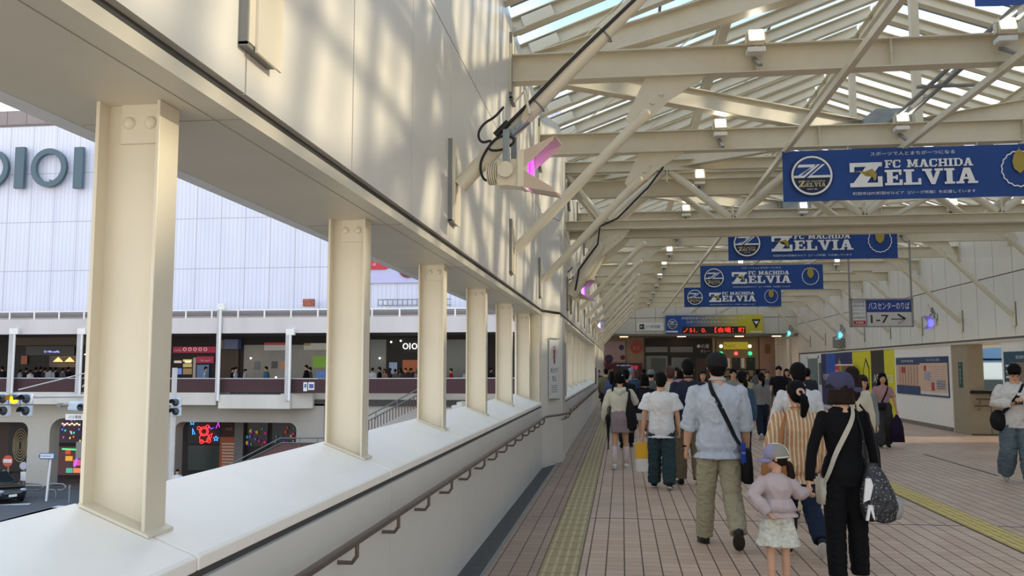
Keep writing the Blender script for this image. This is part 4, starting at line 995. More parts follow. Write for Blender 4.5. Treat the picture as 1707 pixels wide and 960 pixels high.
# upper facade
FAC = grid_mat('white_ribbed_facade', 'dadbe8', 'b0aeb2', 1.52, 2.97, .045, axis=0, stripes=.25, oz=1.57, ox=.45)
b_ = thing('department_store', 'big white panelled store building across the street', 'building', (0, 0, 0))
zTop = E(0, 212)[1]; zBot = E(0, 521)[1]
MB().box(-62, -3.2, BW48, BW48+18, zBot, zTop).build('upper_wall', FAC, b_)
MB().box(-62, -3.2, BW48-.05, BW48+.3, zTop-.0, zTop+.12).build('parapet_cap', mat('dull_brown_cap', '6e625c', .6), b_)
BRW = grid_mat('brown_roof_cladding', '8b7d76', '5e544f', 1.5, 5, .06)
o = MB().box(-62, -24.5, BW48+8, BW48+14, zTop-.5, zTop+3.6).build('rooftop_block', BRW, b_)
MB().box(-26.5, -24.0, BW48+7.9, BW48+14, zTop-.5, zTop+2.6).build('pale_rooftop_panel', mat('pale_violet_grey', 'b9b6c4', .6), b_)
SLATE = mat('slate_blue_letters', '4d626b', .5)
yl = BW48-.35
t = thing('store_lettering', 'large slate grey round and upright store letters on the white facade', 'lettering', (0, 0, 0))
k = yl/1473
def ring(u, v, ru, rv, th, nm='round_letter', m=SLATE, y=yl, dp=.25):
    x, z = E(u, v, y); kk = y/1473; n = 40; b = MB(); vs = []
    for yy in (y-dp/2, y+dp/2):
        for f in (0, th):
            for i in range(n):
                a = 2*math.pi*i/n; vs.append((x+(ru-f)*kk*math.cos(a), yy, z+(rv-f)*kk*math.sin(a)))
    fs = []
    for i in range(n):
        j = (i+1) % n
        fs += [(i, j, n+j, n+i), (2*n+i, 3*n+i, 3*n+j, 2*n+j), (i, 2*n+i, 2*n+j, j), (n+i, n+j, 3*n+j, 3*n+i)]
    b.add(vs, fs); return b.build(nm, m, t)
ring(-14, 281, 36, 36, 10); ring(82.5, 280, 35.5, 36.5, 10)
for u0, u1 in ((28, 40), (126, 137.5)): 
    xa, za = E(u0, 246, yl); xb, zb = E(u1, 314, yl); MB().box(xa, xb, yl-.12, yl+.12, zb, za).build('upright_letter', SLATE, t)
b = MB()
for u in (-14, 34, 82, 131):
    for v in (255, 300): x, z = E(u, v, yl); b.box(x-.03, x+.03, yl, BW48, z-.03, z+.03)
b.build('fixing_stud', GREYM, t)
# banner with a red sign seen between the second and third posts
t = thing('facade_banner', 'pale lilac facade banner with a red rounded sign', 'banner', (0, 0, 0))
erect('cloth', mat('lilac_cloth', 'c0bedd', .6), t, 560, 300, 790, 470, BW48-.02, .1)
xa, za = E(600, 400, BW48-.14); xb, zb = E(652, 449, BW48-.14); MB().prism([(xa, zb), (xb-.35, zb), (xb-.08, zb+.12), (xb, zb+.4), (xb-.9, zb+1.1), (xb-1.2, za), (xa, za)], BW48-.18, BW48-.12).build('red_shape', mat('sign_rose_red', 'c22e3e', .5), t)
etext('MENT', 'lettering', t, BW, 632, 436, 4, 13, BW48-.19); etext('OT', 'lettering', t, BW, 624, 441, 4, 6, BW48-.19)
x, z = E(680, 447, BW48-.14); MB().lathe([(0, 0), (.55, 0), (.55, .04), (0, .04)], (x, BW48-.14, z), 28, Matrix.Rotation(math.pi/2, 3, 'X')).build('brown_disc', mat('maroon_disc', '6e2c34', .5), t)
# pipes and walkway on the canopy roof
t = thing('canopy', 'long white canopy roof over the shop deck across the street', 'canopy', (0, 0, 0))
CW = mat('stained_white_fascia', 'cdc5c2', .6, noise_amt=.10, noise_scale=.7, stretch=(1, 1, .15))
yc_ = BW48-1.6
def c_(u, v): return E(u, v, yc_)
z1 = c_(300, 531)[1]; z2 = c_(300, 556)[1]
MB().box(-64, -4.0, yc_, BW48+4.2, z2+.15, z1).build('roof_slab', CW, t); MB().box(-64, -4.0, yc_-.08, yc_, z2, z1+.02).build('fascia', CW, t)
b = MB(); zr = E(300, 521, yc_+.5)[1]
for i, (dz, dy, r_) in enumerate(((-.06, .3, .05), (-.16, .55, .07), (.02, .8, .05))):
    b.tube([(-64, yc_+dy, zr+dz), (-20, yc_+dy, zr+dz+.02), (-4, yc_+dy, zr+dz)], r_, 8)
b.build('pipe_run', mat('dull_pipe', '8b8380', .6, metal=.2), t)
b = MB(); b.box(-64, -4, yc_+.15, yc_+.2, zr+.06, zr+.14)
x = -40
while x < -4: b.box(x, x+.08, yc_+.12, yc_+.18, z1, zr+.14); x += 1.55
b.build('service_rail', WHITE, t)
# service ladder rack and rusty box
t = thing('rusty_box', 'small rusty orange box on legs on the canopy roof', 'box', (0, 0, 0)); ry = BW48-.6
xa, za = E(508, 499, ry); xb, zb = E(525, 511, ry); MB().box(xa, xb, ry-.3, ry, zb, za).build('housing', mat('rusty_paint', 'a5624a', .7, noise_amt=.5, noise_scale=9), t)
b = MB(); zz_ = E(0, 527, ry)[1]; b.box(xa+.1, xa+.15, ry-.2, ry-.15, zz_, zb).box(xb-.15, xb-.1, ry-.2, ry-.15, zz_, zb).box(xa-.3, xa, ry-.2, ry-.16, zb+.15, zb+.19); b.build('stand', WHITE, t)
t = thing('wall_rack', 'dark slatted cable rack on legs against the white facade', 'rack', (0, 0, 0)); ry = BW48-.5
xa, za = E(630, 499, ry); xb, zb = E(752, 509, ry); b = MB().box(xa, xb, ry-.05, ry, za-.05, za).box(xa, xb, ry-.05, ry, zb, zb+.05)
x = xa
while x < xb: b.box(x, x+.04, ry-.04, ry, zb, za); x += .28
b.build('slatted_rack', GREYM, t)
b = MB()
for q in (.4, 2.6, 3.9): b.box(xa+q, xa+q+.06, ry-.05, ry, E(0, 529, ry)[1], za)
b.build('leg', WHITE, t)
# shop interior behind the deck
yi = BW48+4.0
zc = c_(300, 556)[1]; zf = -.02
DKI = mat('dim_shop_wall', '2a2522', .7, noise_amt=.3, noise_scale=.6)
t = b_
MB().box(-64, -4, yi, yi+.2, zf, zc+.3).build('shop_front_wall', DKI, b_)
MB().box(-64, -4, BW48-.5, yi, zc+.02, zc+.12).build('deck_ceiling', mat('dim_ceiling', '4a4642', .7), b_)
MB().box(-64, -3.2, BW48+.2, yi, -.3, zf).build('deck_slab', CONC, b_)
DK2 = mat('shop_interior_black', '14110f', .6)
def shopr(nm, m, u0, v0, u1, v1, d=.06, y=yi, par=None): return erect(nm, m, par or b_, u0, v0, u1, v1, y, d)
shopr('waffle_shop_front', DK2, 28, 563, 130, 650, .12)
shopr('beige_bulkhead', mat('bulkhead_brown', '5a4c40', .6), 28, 560, 155, 575, .2)
tt_ = thing('shop_sign', 'dark waffle shop sign with glowing blue letters', 'sign', (0, 0, 0))
erect('sign_board', mat('sign_very_dark', '101318', .4), tt_, 45, 577, 125, 592, yi-.15, .08); etext('◇ MR.waffle', 'lettering', tt_, mat('blue_glow', 'aab8ff', emit='8f9cff', es=1.6), 86, 586, 4.5, 31, yi-.24)
o = erect('menu_poster', mat('menu_orange', 'a55c3a', .5), None, 36, 593, 45.5, 607, yi-.2, .03); tag(o, 'small orange and cream menu poster by the waffle shop', 'poster')
for i, (u, v) in enumerate(((97, 601), (116, 601))):
    o = MB().lathe([(.02, .3), (.3, 0), (.28, 0), (.0, .28)], (E(u, v, yi-.6)[0], yi-.6, E(u, v+2, yi-.6)[1]), 16).build('pendant_lamp', mat('lamp_amber', 'e8b070', emit='e8b070', es=1.2)); tag(o, 'glowing amber pendant lamp in the waffle shop, %s' % ('left', 'right')[i], 'lamp', 'pendant lamps')
shopr('counter_glow', mat('painted_glow_grey', '6a6258', .6), 85, 593, 128, 612, .13)  # flat grey panel, the counter's glow put into its colour
tt_ = thing('fast_food_shop', 'shop with crimson sign band and lit shelves right of the first post', 'shop', (0, 0, 0)); CR = mat('crimson_sign', '8a1c38', .5, emit='8a1c38', es=.35)
erect('sign_band', CR, tt_, 290, 578, 360, 588, yi-.1, .1); erect('small_sign', CR, tt_, 329, 594, 357, 605, yi-.1, .1); etext('market', 'lettering', tt_, BW, 297, 583.5, 4, 15, yi-.22)
for q in range(5):
    ring(308+8.6*q, 582, 3.2, 3.2, 1, 'round_mark', mat('sign_pinkish_white', 'd8b8c0', emit='d8b8c0', es=.3), yi-.23, .02)
t = b_
etext('Burger', 'lettering', tt_, BW, 343, 601, 3.2, 18, yi-.22)
for i, (u0, v0, u1, v1, c) in enumerate(((291, 601, 303, 605, 'd0b8b0'), (291, 614, 303, 624, '6b86c8'), (306, 599, 320, 603, 'd8c088'), (309, 601, 319, 605, 'f0e8d8'), (306, 606, 320, 612, 'b8a068'), (306, 614, 320, 624, '8a7048'), (323, 596, 326, 630, '8a8078'), (329, 608, 348, 630, '4a5f80'))):
    erect('lit_shelf', mat('shelf_'+c, c, .5, emit=c, es=.35), tt_, u0, v0, u1, v1, yi-.08, .06)
shopr('brick_pier', grid_mat('brown_brick', '54402f', '3a2c22', .4, .12, .02), 366, 583, 398, 632, .12)
shopr('dark_menu_screen', mat('menu_screen_blue', '202a3e', .3, emit='202a44', es=.5), 380, 566, 402, 582, .5); shopr('grey_screen_edge', mat('screen_cream', '7a7060'), 374, 567, 379, 582, .5)
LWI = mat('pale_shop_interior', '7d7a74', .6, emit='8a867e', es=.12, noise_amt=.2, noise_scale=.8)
shopr('pale_interior', LWI, 408, 575, 556, 632, .08)
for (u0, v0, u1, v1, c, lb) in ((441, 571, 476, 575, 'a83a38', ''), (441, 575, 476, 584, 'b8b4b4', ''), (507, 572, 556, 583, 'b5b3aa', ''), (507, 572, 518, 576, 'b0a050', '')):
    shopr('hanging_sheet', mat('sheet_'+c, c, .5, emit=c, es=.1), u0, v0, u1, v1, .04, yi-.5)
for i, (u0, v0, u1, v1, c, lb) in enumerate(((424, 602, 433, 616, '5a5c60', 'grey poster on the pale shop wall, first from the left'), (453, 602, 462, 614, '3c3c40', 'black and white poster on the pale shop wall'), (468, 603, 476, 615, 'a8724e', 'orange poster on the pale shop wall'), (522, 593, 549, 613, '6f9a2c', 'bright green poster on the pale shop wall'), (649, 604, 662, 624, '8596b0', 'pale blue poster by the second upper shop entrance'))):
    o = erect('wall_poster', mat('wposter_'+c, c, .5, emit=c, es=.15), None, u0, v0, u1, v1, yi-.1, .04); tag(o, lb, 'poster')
o = erect('blue_crate', mat('pale_blue_plastic', '5f86c8', .5), None, 533, 619, 548, 632, BW48+2.0, .6); tag(o, 'light blue box standing behind the deck railing', 'box')
shopr('store_entrance', DK2, 645, 562, 702, 634, .12)
shopr('pale_window', mat('window_pale_grey', '6d716e', .3), 618, 566, 644, 632, .1); shopr('pale_window', mat('window_pale_grey', '6d716e', .3), 745, 566, 780, 632, .1)
shopr('warm_shelf', mat('warm_brown_glow', '5c3220', .5, emit='7a4020', es=.5), 672, 600, 702, 620, .14)
tt_ = thing('store_sign', 'white glowing round and upright letters over the store entrance', 'sign', (0, 0, 0)); t = tt_
GW = mat('white_glow_letters', 'ffffff', emit='ffffff', es=1.6); y2_ = yi-.3
ring(676, 577, 4.6, 5, 1, 'round_letter', GW, y2_, .04); ring(691, 577, 4.6, 5, 1, 'round_letter', GW, y2_, .04)
for u in (683.3, 698.5): xa, za = E(u-.5, 572, y2_); xb, zb = E(u+.5, 582, y2_); MB().box(xa, xb, y2_-.02, y2_+.02, zb, za).build('upright_letter', GW, tt_)
for i, (u, v) in enumerate(((633, 597), (460, 629), (418, 597), (652, 570), (668, 568), (572, 600))):
    o = MB().ell((E(u, v, yi-.4)[0], yi-.4, E(u, v, yi-.4)[1]), (.06, .06, .06), 10, 6).build('shop_light', mat('shop_light_glow', 'fff0d0', emit='fff0d0', es=3)); tag(o, 'small glowing light in the shops across the street, %s from the first listed' % ORD[i] if False else 'small glowing shop light across the street', 'lamp', 'shop lights across the street')
# fluorescent strip
o = erect('strip_light', mat('strip_glow', 'ffffff', emit='ffffff', es=2.5), None, 142, 590, 156, 591.6, yi-.4, .1); tag(o, 'white strip light in the shop just left of the first post', 'lamp')
# columns of the deck
PW = mat('weathered_white_paint', 'bdbab6', .6, noise_amt=.1, noise_scale=2)
for i, (u, vt, vb, wpx) in enumerate(((20, 547, 655, 13), (133, 547, 660, 12), (365, 506, 668, 9), (481, 548, 668, 12))):
    yy = BW48-1.75; _, za = E(u, vt, yy); _, zb = E(u, vb, yy); xa = E(u-wpx*.42, (vt+vb)/2, yy)[0]; xb = E(u+wpx*.42, (vt+vb)/2, yy)[0]
    t_ = thing('deck_column', 'weathered white post with drainpipe carrying the canopy, %s from the left' % ('first', 'second', 'third', 'fourth')[i], 'column', (0, 0, 0), 0, 'canopy posts')
    MB().box(xa, xa+(xb-xa)*.6, yy-.08, yy+.08, zb, za).build('post', PW, t_)
    MB().tube([(xb-.08, yy-.05, zb), (xb-.08, yy-.05, za-.35)], .07, 10).build('drainpipe', WHITE, t_, smooth=True)
    MB().box(xa+.02, xb+.15, yy-.12, yy+.1, za-.35, za).build('rain_hopper', WHITE, t_)
# deck railing and fascia
yr_ = BW48-1.45
RAILB = stripe_mat('maroon_slatted_rail', '4a2e30', '33201f', .12, .3)
t = thing('deck_railing', 'dark maroon slatted railing with a pale handrail along the shop deck', 'railing', (0, 0, 0))
zt2 = E(0, 631, yr_)[1]; zb2 = E(0, 653, yr_)[1]
MB().box(-64, E(530, 640, yr_)[0], yr_-.03, yr_+.03, zb2, zt2).box(E(530, 640, yr_)[0], -3.4, yr_-.03, yr_+.03, zb2-.0, zt2+.05).build('slats', RAILB, t)
MB().tube([(-64, yr_, zt2+.02), (E(530, 640, yr_)[0], yr_, zt2+.02), (-3.4, yr_, zt2+.08)], .035, 8).build('handrail', PW, t)
FW = mat('stained_cream_fascia', 'cfc8bc', .65, noise_amt=.12, noise_scale=.8, stretch=(1, 1, .12))
t = thing('deck_edge', 'cream concrete edge of the shop deck with rain streaks', 'deck', (0, 0, 0))
zA, zB = E(0, 653, yr_)[1], E(0, 673, yr_)[1]
MB().box(-64, E(362, 660, yr_)[0], yr_-.15, BW48+.2, zB, zA).build('fascia_left', FW, t)
MB().box(E(368, 660, yr_)[0], E(487, 660, yr_)[0], yr_-.30, BW48+.2, E(0, 678, yr_)[1], E(0, 656, yr_)[1]).build('fascia_middle', FW, t)
MB().prism([(E(487, 0, yr_)[0], yr_-.30), (E(529, 0, yr_)[0], yr_+.6), (E(529, 0, yr_)[0], BW48+.2), (E(487, 0, yr_)[0], BW48+.2)], E(0, 678, yr_)[1], E(0, 654, yr_)[1], 'z').build('fascia_corner', FW, t)
MB().box(E(529, 0, yr_)[0], -3.2, BW48-.4, BW48+.3, E(0, 674, yr_)[1], zA).build('fascia_right', FW, t)
t = thing('deck_notice', 'two small white notices on the maroon railing', 'notice', (0, 0, 0))
erect('sheet', BW, t, 506, 637, 512, 652, yr_-.04, .02); erect('sheet', BW, t, 514, 637, 524, 650, yr_-.04, .02); erect('blue_print', mat('print_blue', '4a5f90'), t, 515.5, 640, 522.5, 647, yr_-.07, .01); erect('blue_print', mat('print_blue', '4a5f90'), t, 507.5, 640, 510.5, 646, yr_-.07, .01)
# lower storey with arches
LWM = mat('warm_grey_lower_wall', 'a49d93', .75, noise_amt=.08, noise_scale=.8)
LCM = mat('cream_lower_column', 'b9b3a6', .7, noise_amt=.06)
zA2 = zB+.05
def arch(u0, u1, vt, rpx, seg=8, rl=True, rr=True):
    """right-to-left path of an opening's head"""
    x0, zt_ = E(u0, vt); x0 = E(u0, 740)[0]; x1, _ = E(u1, 740); r = rpx/30.0; pts = []
    if rl: pts += [(x0+r-r*math.cos(a), zt_-r+r*math.sin(a)) for a in [math.pi/2*i/seg for i in range(seg+1)]]
    else: pts += [(x0, zt_)]
    if rr: pts += [(x1-r+r*math.sin(a), zt_-r+r*math.cos(a)) for a in [math.pi/2*i/seg for i in range(seg+1)]]
    else: pts += [(x1, zt_)]
    return pts
for i, (u0, u1, vt, rp, ua, ub) in enumerate(((-520, 57, 698, 14, -560, 78), (93, 284, 696, 24, 78, 292), (300, 500, 702, 13, 292, 545))):
    pts = arch(u0, u1, vt, rp); xa = E(ua, 740)[0]; xb = E(ub, 740)[0]; zg = GZ
    poly = [(xa, zA2), (xa, zg), (pts[0][0], zg)]+pts+[(pts[-1][0], zg), (xb, zg), (xb, zA2)]
    MB().prism(poly, BW48-.6, BW48+.3).build('arched_wall', LCM if i < 2 else LWM, b_)
MB().box(E(545, 740)[0], -3.2, BW48-.4, BW48+.3, GZ, zA2).build('stair_side_wall', mat('pale_stair_wall', 'b8b3aa', .7), b_)
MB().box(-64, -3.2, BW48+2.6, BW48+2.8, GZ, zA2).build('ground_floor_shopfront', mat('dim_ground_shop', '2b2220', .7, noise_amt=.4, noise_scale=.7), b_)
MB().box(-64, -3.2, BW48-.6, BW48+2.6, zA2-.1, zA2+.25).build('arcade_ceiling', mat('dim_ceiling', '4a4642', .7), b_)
yg = BW48+2.6
def gsh(nm, c, u0, v0, u1, v1, d=.1, e=0, par=None, y=None): return erect(nm, mat(nm+'_'+c, c, .5, emit=c if e else None, es=e), par or b_, u0, v0, u1, v1, y or yg, d)
gsh('brown_door', '3a2218', -20, 700, 17, 790)
tt_ = thing('shop_decoration', 'tall cream oval pattern poster in the left ground floor shop', 'poster', (0, 0, 0))
gsh('board', '1a1512', 18, 700, 49, 786, .12, 0, tt_)
t = tt_
for q in range(5): ring(34, 742, 15-2.6*q, 30-5*q, 1.4, 'oval_line', mat('oval_cream', 'a89a78', .6), yg-.15, .02)
gsh('white_window_glow', '8c8078', -40, 780, -5, 812, .13, .3)
tt_ = thing('game_arcade', 'game arcade front with coloured lights under the deck', 'shop', (0, 0, 0))
gsh('upper_window', '2c2634', 102, 692, 136, 738, .1, .4, tt_); gsh('lower_window', '4a2c30', 100, 744, 136, 792, .1, .4, tt_)
random.seed(11)
cols = ['e83a9a', '4a7cf0', 'f0c040', '40d0c0', 'f05040', 'a050f0']
for i in range(16):
    u, v = random.uniform(103, 134), random.uniform(698, 736); x, z = E(u, v, yg-.2); MB().ell((x, yg-.2, z), (.05, .04, .07), 8, 5).build('coloured_light', mat('arc_'+cols[i % 6], cols[i % 6], emit=cols[i % 6], es=.7), tt_)
for i in range(8):
    u = 104+4*i; x, z = E(u, 706+2*(i % 2), yg-.3); MB().ell((x, yg-.3, z), (.06, .06, .04), 8, 5).build('chandelier_light', mat('chandelier_glow', 'ffd890', emit='ffd890', es=3), tt_)
x, z = E(121, 752, yg-.3)
b = MB().tube([(E(104, 747, yg-.3)[0], yg-.3, E(0, 747, yg-.3)[1]), (E(134, 748, yg-.3)[0], yg-.3, E(0, 748, yg-.3)[1])], .05, 6); b.build('green_tube_light', mat('green_tube', '40e880', emit='40e880', es=1.0), tt_)
b = MB().tube([(E(132, 750, yg-.3)[0], yg-.3, E(0, 750, yg-.3)[1]), (E(124, 776, yg-.3)[0], yg-.3, E(0, 776, yg-.3)[1])], .05, 6); b.build('violet_tube_light', mat('violet_tube', '7a50f0', emit='7a50f0', es=1.6), tt_)
for i, (u0, v0, u1, v1, c) in enumerate(((110, 760, 121, 768, 'd8a030'), (123, 766, 135, 776, 'd05078'), (111, 780, 121, 788, '50a890'), (123, 780, 135, 788, 'e08050'), (110, 750, 118, 757, 'c84030'))): erect('prize_poster', mat('prize_'+c, c, .5, emit=c, es=.5), tt_, u0, v0, u1, v1, yg-.12, .05)
# neon window
tt_ = thing('neon_display', 'dark shop window with red neon figure and blue neon stars', 'window', (0, 0, 0)); t = tt_
gsh('window_glass', '1d1a22', 315, 700, 367, 740, .08, 0, tt_); yn = yg-.25
erect('lower_window', mat('grey_green_glass', '3a423e', .25), tt_, 315, 742, 366, 784, yg, .08)
NR = mat('neon_red', 'ff3030', emit='ff2c2c', es=2.4); NB = mat('neon_blue', '40a0ff', emit='40a0ff', es=1.5); NM = mat('neon_magenta', 'd040e0', emit='d040e0', es=1.2)
def neon(pts, m, closed=True, r=.02): MB().tube([(E(u, v, yn)[0], yn, E(u, v, yn)[1]) for u, v in pts], r, 6, closed=closed).build('neon_tube', m, tt_)
def circ(u, v, ru, rv, n=14): return [(u+ru*math.cos(2*math.pi*i/n), v+rv*math.sin(2*math.pi*i/n)) for i in range(n)]
neon(circ(340, 719, 7.5, 7.5), NR); neon(circ(340, 719, 5.2, 5), NR); neon(circ(331.5, 713.5, 2.6, 2.6, 9), NR); neon(circ(346, 711, 2.6, 2.6, 9), NR)
neon(circ(341, 730, 8.5, 6.5), NR); neon(circ(336, 736, 3, 3, 9), NR); neon(circ(348, 734, 3.4, 3.8, 9), NR); neon([(348, 726), (354, 722), (352, 729), (346, 730)], NR)
def star(u, v, r): return [(u+(r if k % 2 == 0 else r*.45)*math.sin(math.pi*k/5), v-(r if k % 2 == 0 else r*.45)*math.cos(math.pi*k/5)) for k in range(10)]
neon(star(320.5, 704.5, 4), NB); neon(star(360, 731, 4.5), NB); neon([(321, 714), (325, 724), (321, 724)], NB); neon([(360, 714), (364, 704), (366, 712)], NM, False); neon([(348, 711), (352, 715), (356, 713)], mat('neon_indigo', '5050d0', emit='5050d0', es=2), False)
tt_ = thing('menu_banner', 'tall brown and orange restaurant menu banner beside the neon window', 'banner', (0, 0, 0))
erect('dark_top', mat('menu_dark_brown', '2e1810', .6), tt_, 369, 704, 394, 736, yg-.1, .1); erect('orange_board', mat('menu_orange_brown', '8a4424', .6, emit='8a4424', es=.12), tt_, 368, 728, 393, 782, yg-.12, .1)
t = tt_; ring(380.5, 715, 9, 9, 1.2, 'ring_mark', mat('menu_red_ring', '7a2c24', .6), yg-.23, .02); etext('肉肉', 'lettering', tt_, mat('grey_cream_ink', '8f8680'), 381, 715, 6, 12, yg-.24)
for q in range(8): erect('menu_line', mat('menu_cream', 'c0a890', .6), tt_, 370, 738+5.2*q, 391, 741.2+5.2*q, yg-.24, .01)
struct(erect('wall_pier_grey', mat('grey_marble_pier', '6c6a66', .5, noise_amt=.15), None, 395, 700, 407, 790, yg-.1, .3))
tt_ = thing('toy_display', 'dark display windows full of small coloured toys and lights', 'window', (0, 0, 0))
erect('window_pane', mat('toy_window_dark', '1b1718', .3), tt_, 408, 704, 447, 744, yg, .08); erect('window_pane', mat('toy_window_dark', '1b1718', .3), tt_, 455, 704, 500, 744, yg, .08)
for i in range(40):
    u, v = random.uniform(410, 497), random.uniform(707, 741); 
    if 447 < u < 455: continue
    x, z = E(u, v, yg-.15); MB().ell((x, yg-.15, z), (random.uniform(.04, .10), .05, random.uniform(.05, .13)), 8, 5).build('small_toy', mat('toy_'+cols[i % 6], cols[i % 6], .5, emit=cols[i % 6], es=.06), tt_)
# stairs from the street to the deck
ys = BW48-2.6
def ES(u, v): return E(u, v, ys)
t = thing('outdoor_staircase', 'outdoor staircase with maroon balusters climbing to the shop deck', 'staircase', (0, 0, 0))
STW = mat('pale_step_concrete', 'c3bfb6', .7)
xa, za = ES(600, 752); xb, zb = ES(770, 640); n = 20; poly = []
for i in range(n):
    x = xa+(xb-xa)*i/n; z = za+(zb-za)*i/n-0.95; poly += [(x, z), (x, z+(zb-za)/n)]
poly += [(xb, zb-.95), (xb, zb-1.5), (xa, za-1.9)]
MB().prism(poly, ys-.0, ys+1.6).build('upper_flight', STW, t)
xc_, zc_ = ES(360, 792); xd, zd = ES(470, 748)
MB().prism([(xc_, zc_-1.3), (xd, zd-.9), (xd, zd-1.3), (xc_, zc_-1.8)], ys, ys+1.6).build('lower_flight', STW, t)
xe, ze = ES(600, 748); MB().box(xd, xe+.2, ys, ys+1.6, zd-1.1, zd-.9).build('landing', STW, t)
def sloped(u0, v0, u1, v1, hpx, nm, m, dy=0):
    b = MB(); (xa, za), (xb, zb) = E(u0, v0, ys+dy), E(u1, v1, ys+dy); h = hpx/32; L = max(2, int(abs(xb-xa)/.16))
    for i in range(L+1): x = xa+(xb-xa)*i/L; z = za+(zb-za)*i/L; b.box(x-.02, x+.02, ys+dy-.02, ys+dy+.02, z-h, z)
    b.build(nm, m, t)
MR = mat('maroon_metal', '5c3b38', .5)
sloped(600, 707, 705, 655, 20, 'baluster_row', MR); sloped(548, 735, 600, 706, 16, 'baluster_row', MR)
(xa, za), (xb, zb) = ES(470, 738), ES(548, 738); MB().box(xa, xb, ys-.02, ys+.02, zb-1.0, za).build('maroon_panel', MR, t)
(xa, za), (xb, zb) = ES(380, 784), ES(470, 738); MB().prism([(xa, za), (xb, zb), (xb, zb-1.0), (xa, za-1.0)], ys-.02, ys+.02).build('maroon_panel', MR, t)
GR = mat('grey_green_rail', '6c726c', .4, metal=.4)
for pts in (((340, 797), (468, 730), (545, 730), (702, 646), (745, 622)), ((340, 803), (470, 738), (545, 738), (702, 655), (745, 632))):
    MB().tube([(ES(u, v)[0], ys-.05, ES(u, v)[1]) for u, v in pts], .035, 8).build('stair_handrail', GR, t)
for u, v0, v1 in ((627, 687, 700), (662, 668, 682), (700, 648, 662), (500, 730, 745), (530, 731, 745)): MB().tube([(ES(u, v0)[0], ys-.05, ES(u, v0)[1]), (ES(u, v1)[0], ys-.05, ES(u, v1)[1])], .025, 6).build('rail_stanchion', GR, t)
# ---- street furniture
def traffic_light(label, y, u, v, lamps, lit=None, r=8, extra=None):
    t = thing('traffic_light', label, 'traffic light', (0, 0, 0)); HM = mat('light_grey_housing', 'b4bfc9', .4)
    for i, (du, dv) in enumerate(lamps):
        x, z = E(u+du, v+dv, y); k = y/1473*r
        lh_ = MB().box(x-k*1.3, x+k*1.3, y-.02, y+.10, z-k*1.25, z+k*1.25).build('lamp_housing', HM, t, bevel=.03)
        m = mat('amber_lit', 'ffb400', emit='ffb000', es=3) if lit == i else mat('unlit_lens', '2a2c30', .25)
        MB().lathe([(0, 0), (k, 0), (k*.9, .03), (0, .05)], (x, y-.02, z), 20, Matrix.Rotation(math.pi/2, 3, 'X')).build('lens', m, lh_, smooth=True)
        b = MB(); n = 14; vs = []
        for rr, yy in ((1.08, y-.02), (1.04, y-.26)):
            for q in range(n+1): a = math.pi*(-.05+1.1*q/n); vs.append((x+k*rr*math.cos(a), yy, z+k*rr*math.sin(a)))
        b.add(vs, [(q, q+1, n+2+q, n+1+q) for q in range(n)]); b.build('visor', mat('visor_dark', '33373b', .5), lh_)
    return t
yt = 25.5
t1 = traffic_light('grey traffic light over the street with its amber lamp lit', yt, 24, 665, ((-19, 0), (0, 0), (20, 0), (-18, 20), (19, 20)), 1, 8)
xa, za = E(0, 662, yt); xb, zb = E(150, 660, yt)
MB().tube([(xa, yt+.16, za), (xb, yt+.16, zb)], .05, 8).build('mast_arm', PW, t1)
t2 = thing('traffic_light', 'bus lane signal turned sideways with a small white caption plate', 'traffic light', (0, 0, 0)); HM = mat('light_grey_housing', 'b4bfc9', .4)
x, z = E(129, 677, yt-.4); MB().cbox((x, yt-.4, z), (.62, .3, .30), Matrix.Rotation(R(-25), 3, 'Z')).build('lamp_housing', HM, t2, bevel=.06)
for du, c in ((4, '1d1c20'), (17, '3a2422')):
    x_, z_ = E(129+du, 679, yt-.7); MB().lathe([(0, 0), (.11, 0), (.10, .08), (0, .02)], (x_, yt-.62, z_), 18, Matrix.Rotation(math.pi/2, 3, 'X') ).build('lens', mat('lens_'+c, c, .3), t2, smooth=True)
xa, za = E(110, 690, yt-.5); xb, zb = E(139, 700, yt-.5); MB().box(xa, xb, yt-.52, yt-.5, zb, za).build('caption_plate', BW, t2); etext('バス専用', 'lettering', t2, INK, 124.5, 695, 6.2, 24, yt-.53)
x, z = E(100, 675, yt-.4); MB().tube([(x, yt-.4, z), (x+.35, yt-.4, z)], .05, 8).cbox((x, yt-.4, z), (.12, .12, .12)).build('bracket', GREYM, t2)
x, _ = E(150, 600, yt); t3 = thing('signal_pole', 'tall grey signal pole behind the nearest post', 'pole', (x, yt+.16, GZ))
MB().tube([(0, 0, 0), (0, 0, 7.6)], .1, 14).build('pole', PW, t3, smooth=True); b = MB(); x0_, z0_ = E(25, 655, yt); b.tube([(x0_-x, 0, z0_-GZ+.1), (0, 0, E(150, 619, yt)[1]-GZ)], .02, 6); x0_, z0_ = E(132, 645, yt); b.tube([(x0_-x, 0, z0_-GZ), (0, 0, E(150, 628, yt)[1]-GZ)], .02, 6); b.build('stay_wire', PW, t3)
MB().cbox((-.15, -.2, E(150, 750, yt)[1]-GZ), (.2, .2, .5)).build('control_box', GREYM, t3)
traffic_light('grey signal with dark lamps peeking out right of the nearest post', yt+.6, 293, 671, ((0, 0), (0, 15)), None, 6.5)
x, _ = E(291, 600, yt+.7); o = MB().tube([(x, yt+.74, GZ), (x, yt+.74, 1.6)], .08, 12).build('signal_pole', PW, smooth=True); tag(o, 'grey pole carrying the dark-lamped signal behind the nearest post', 'pole')
yq = 44.5
def signpost(label, u, vb, h): 
    p = atZ(u, vb, GZ); return thing('street_sign', label, 'sign', (p.x, p.y, GZ)), p
t, p = signpost('round red and white no-entry style sign on a tan pole near the black car', 12, 822, 0); k = p.y/1473
zc1 = atY(12, 768, p.y).z-GZ
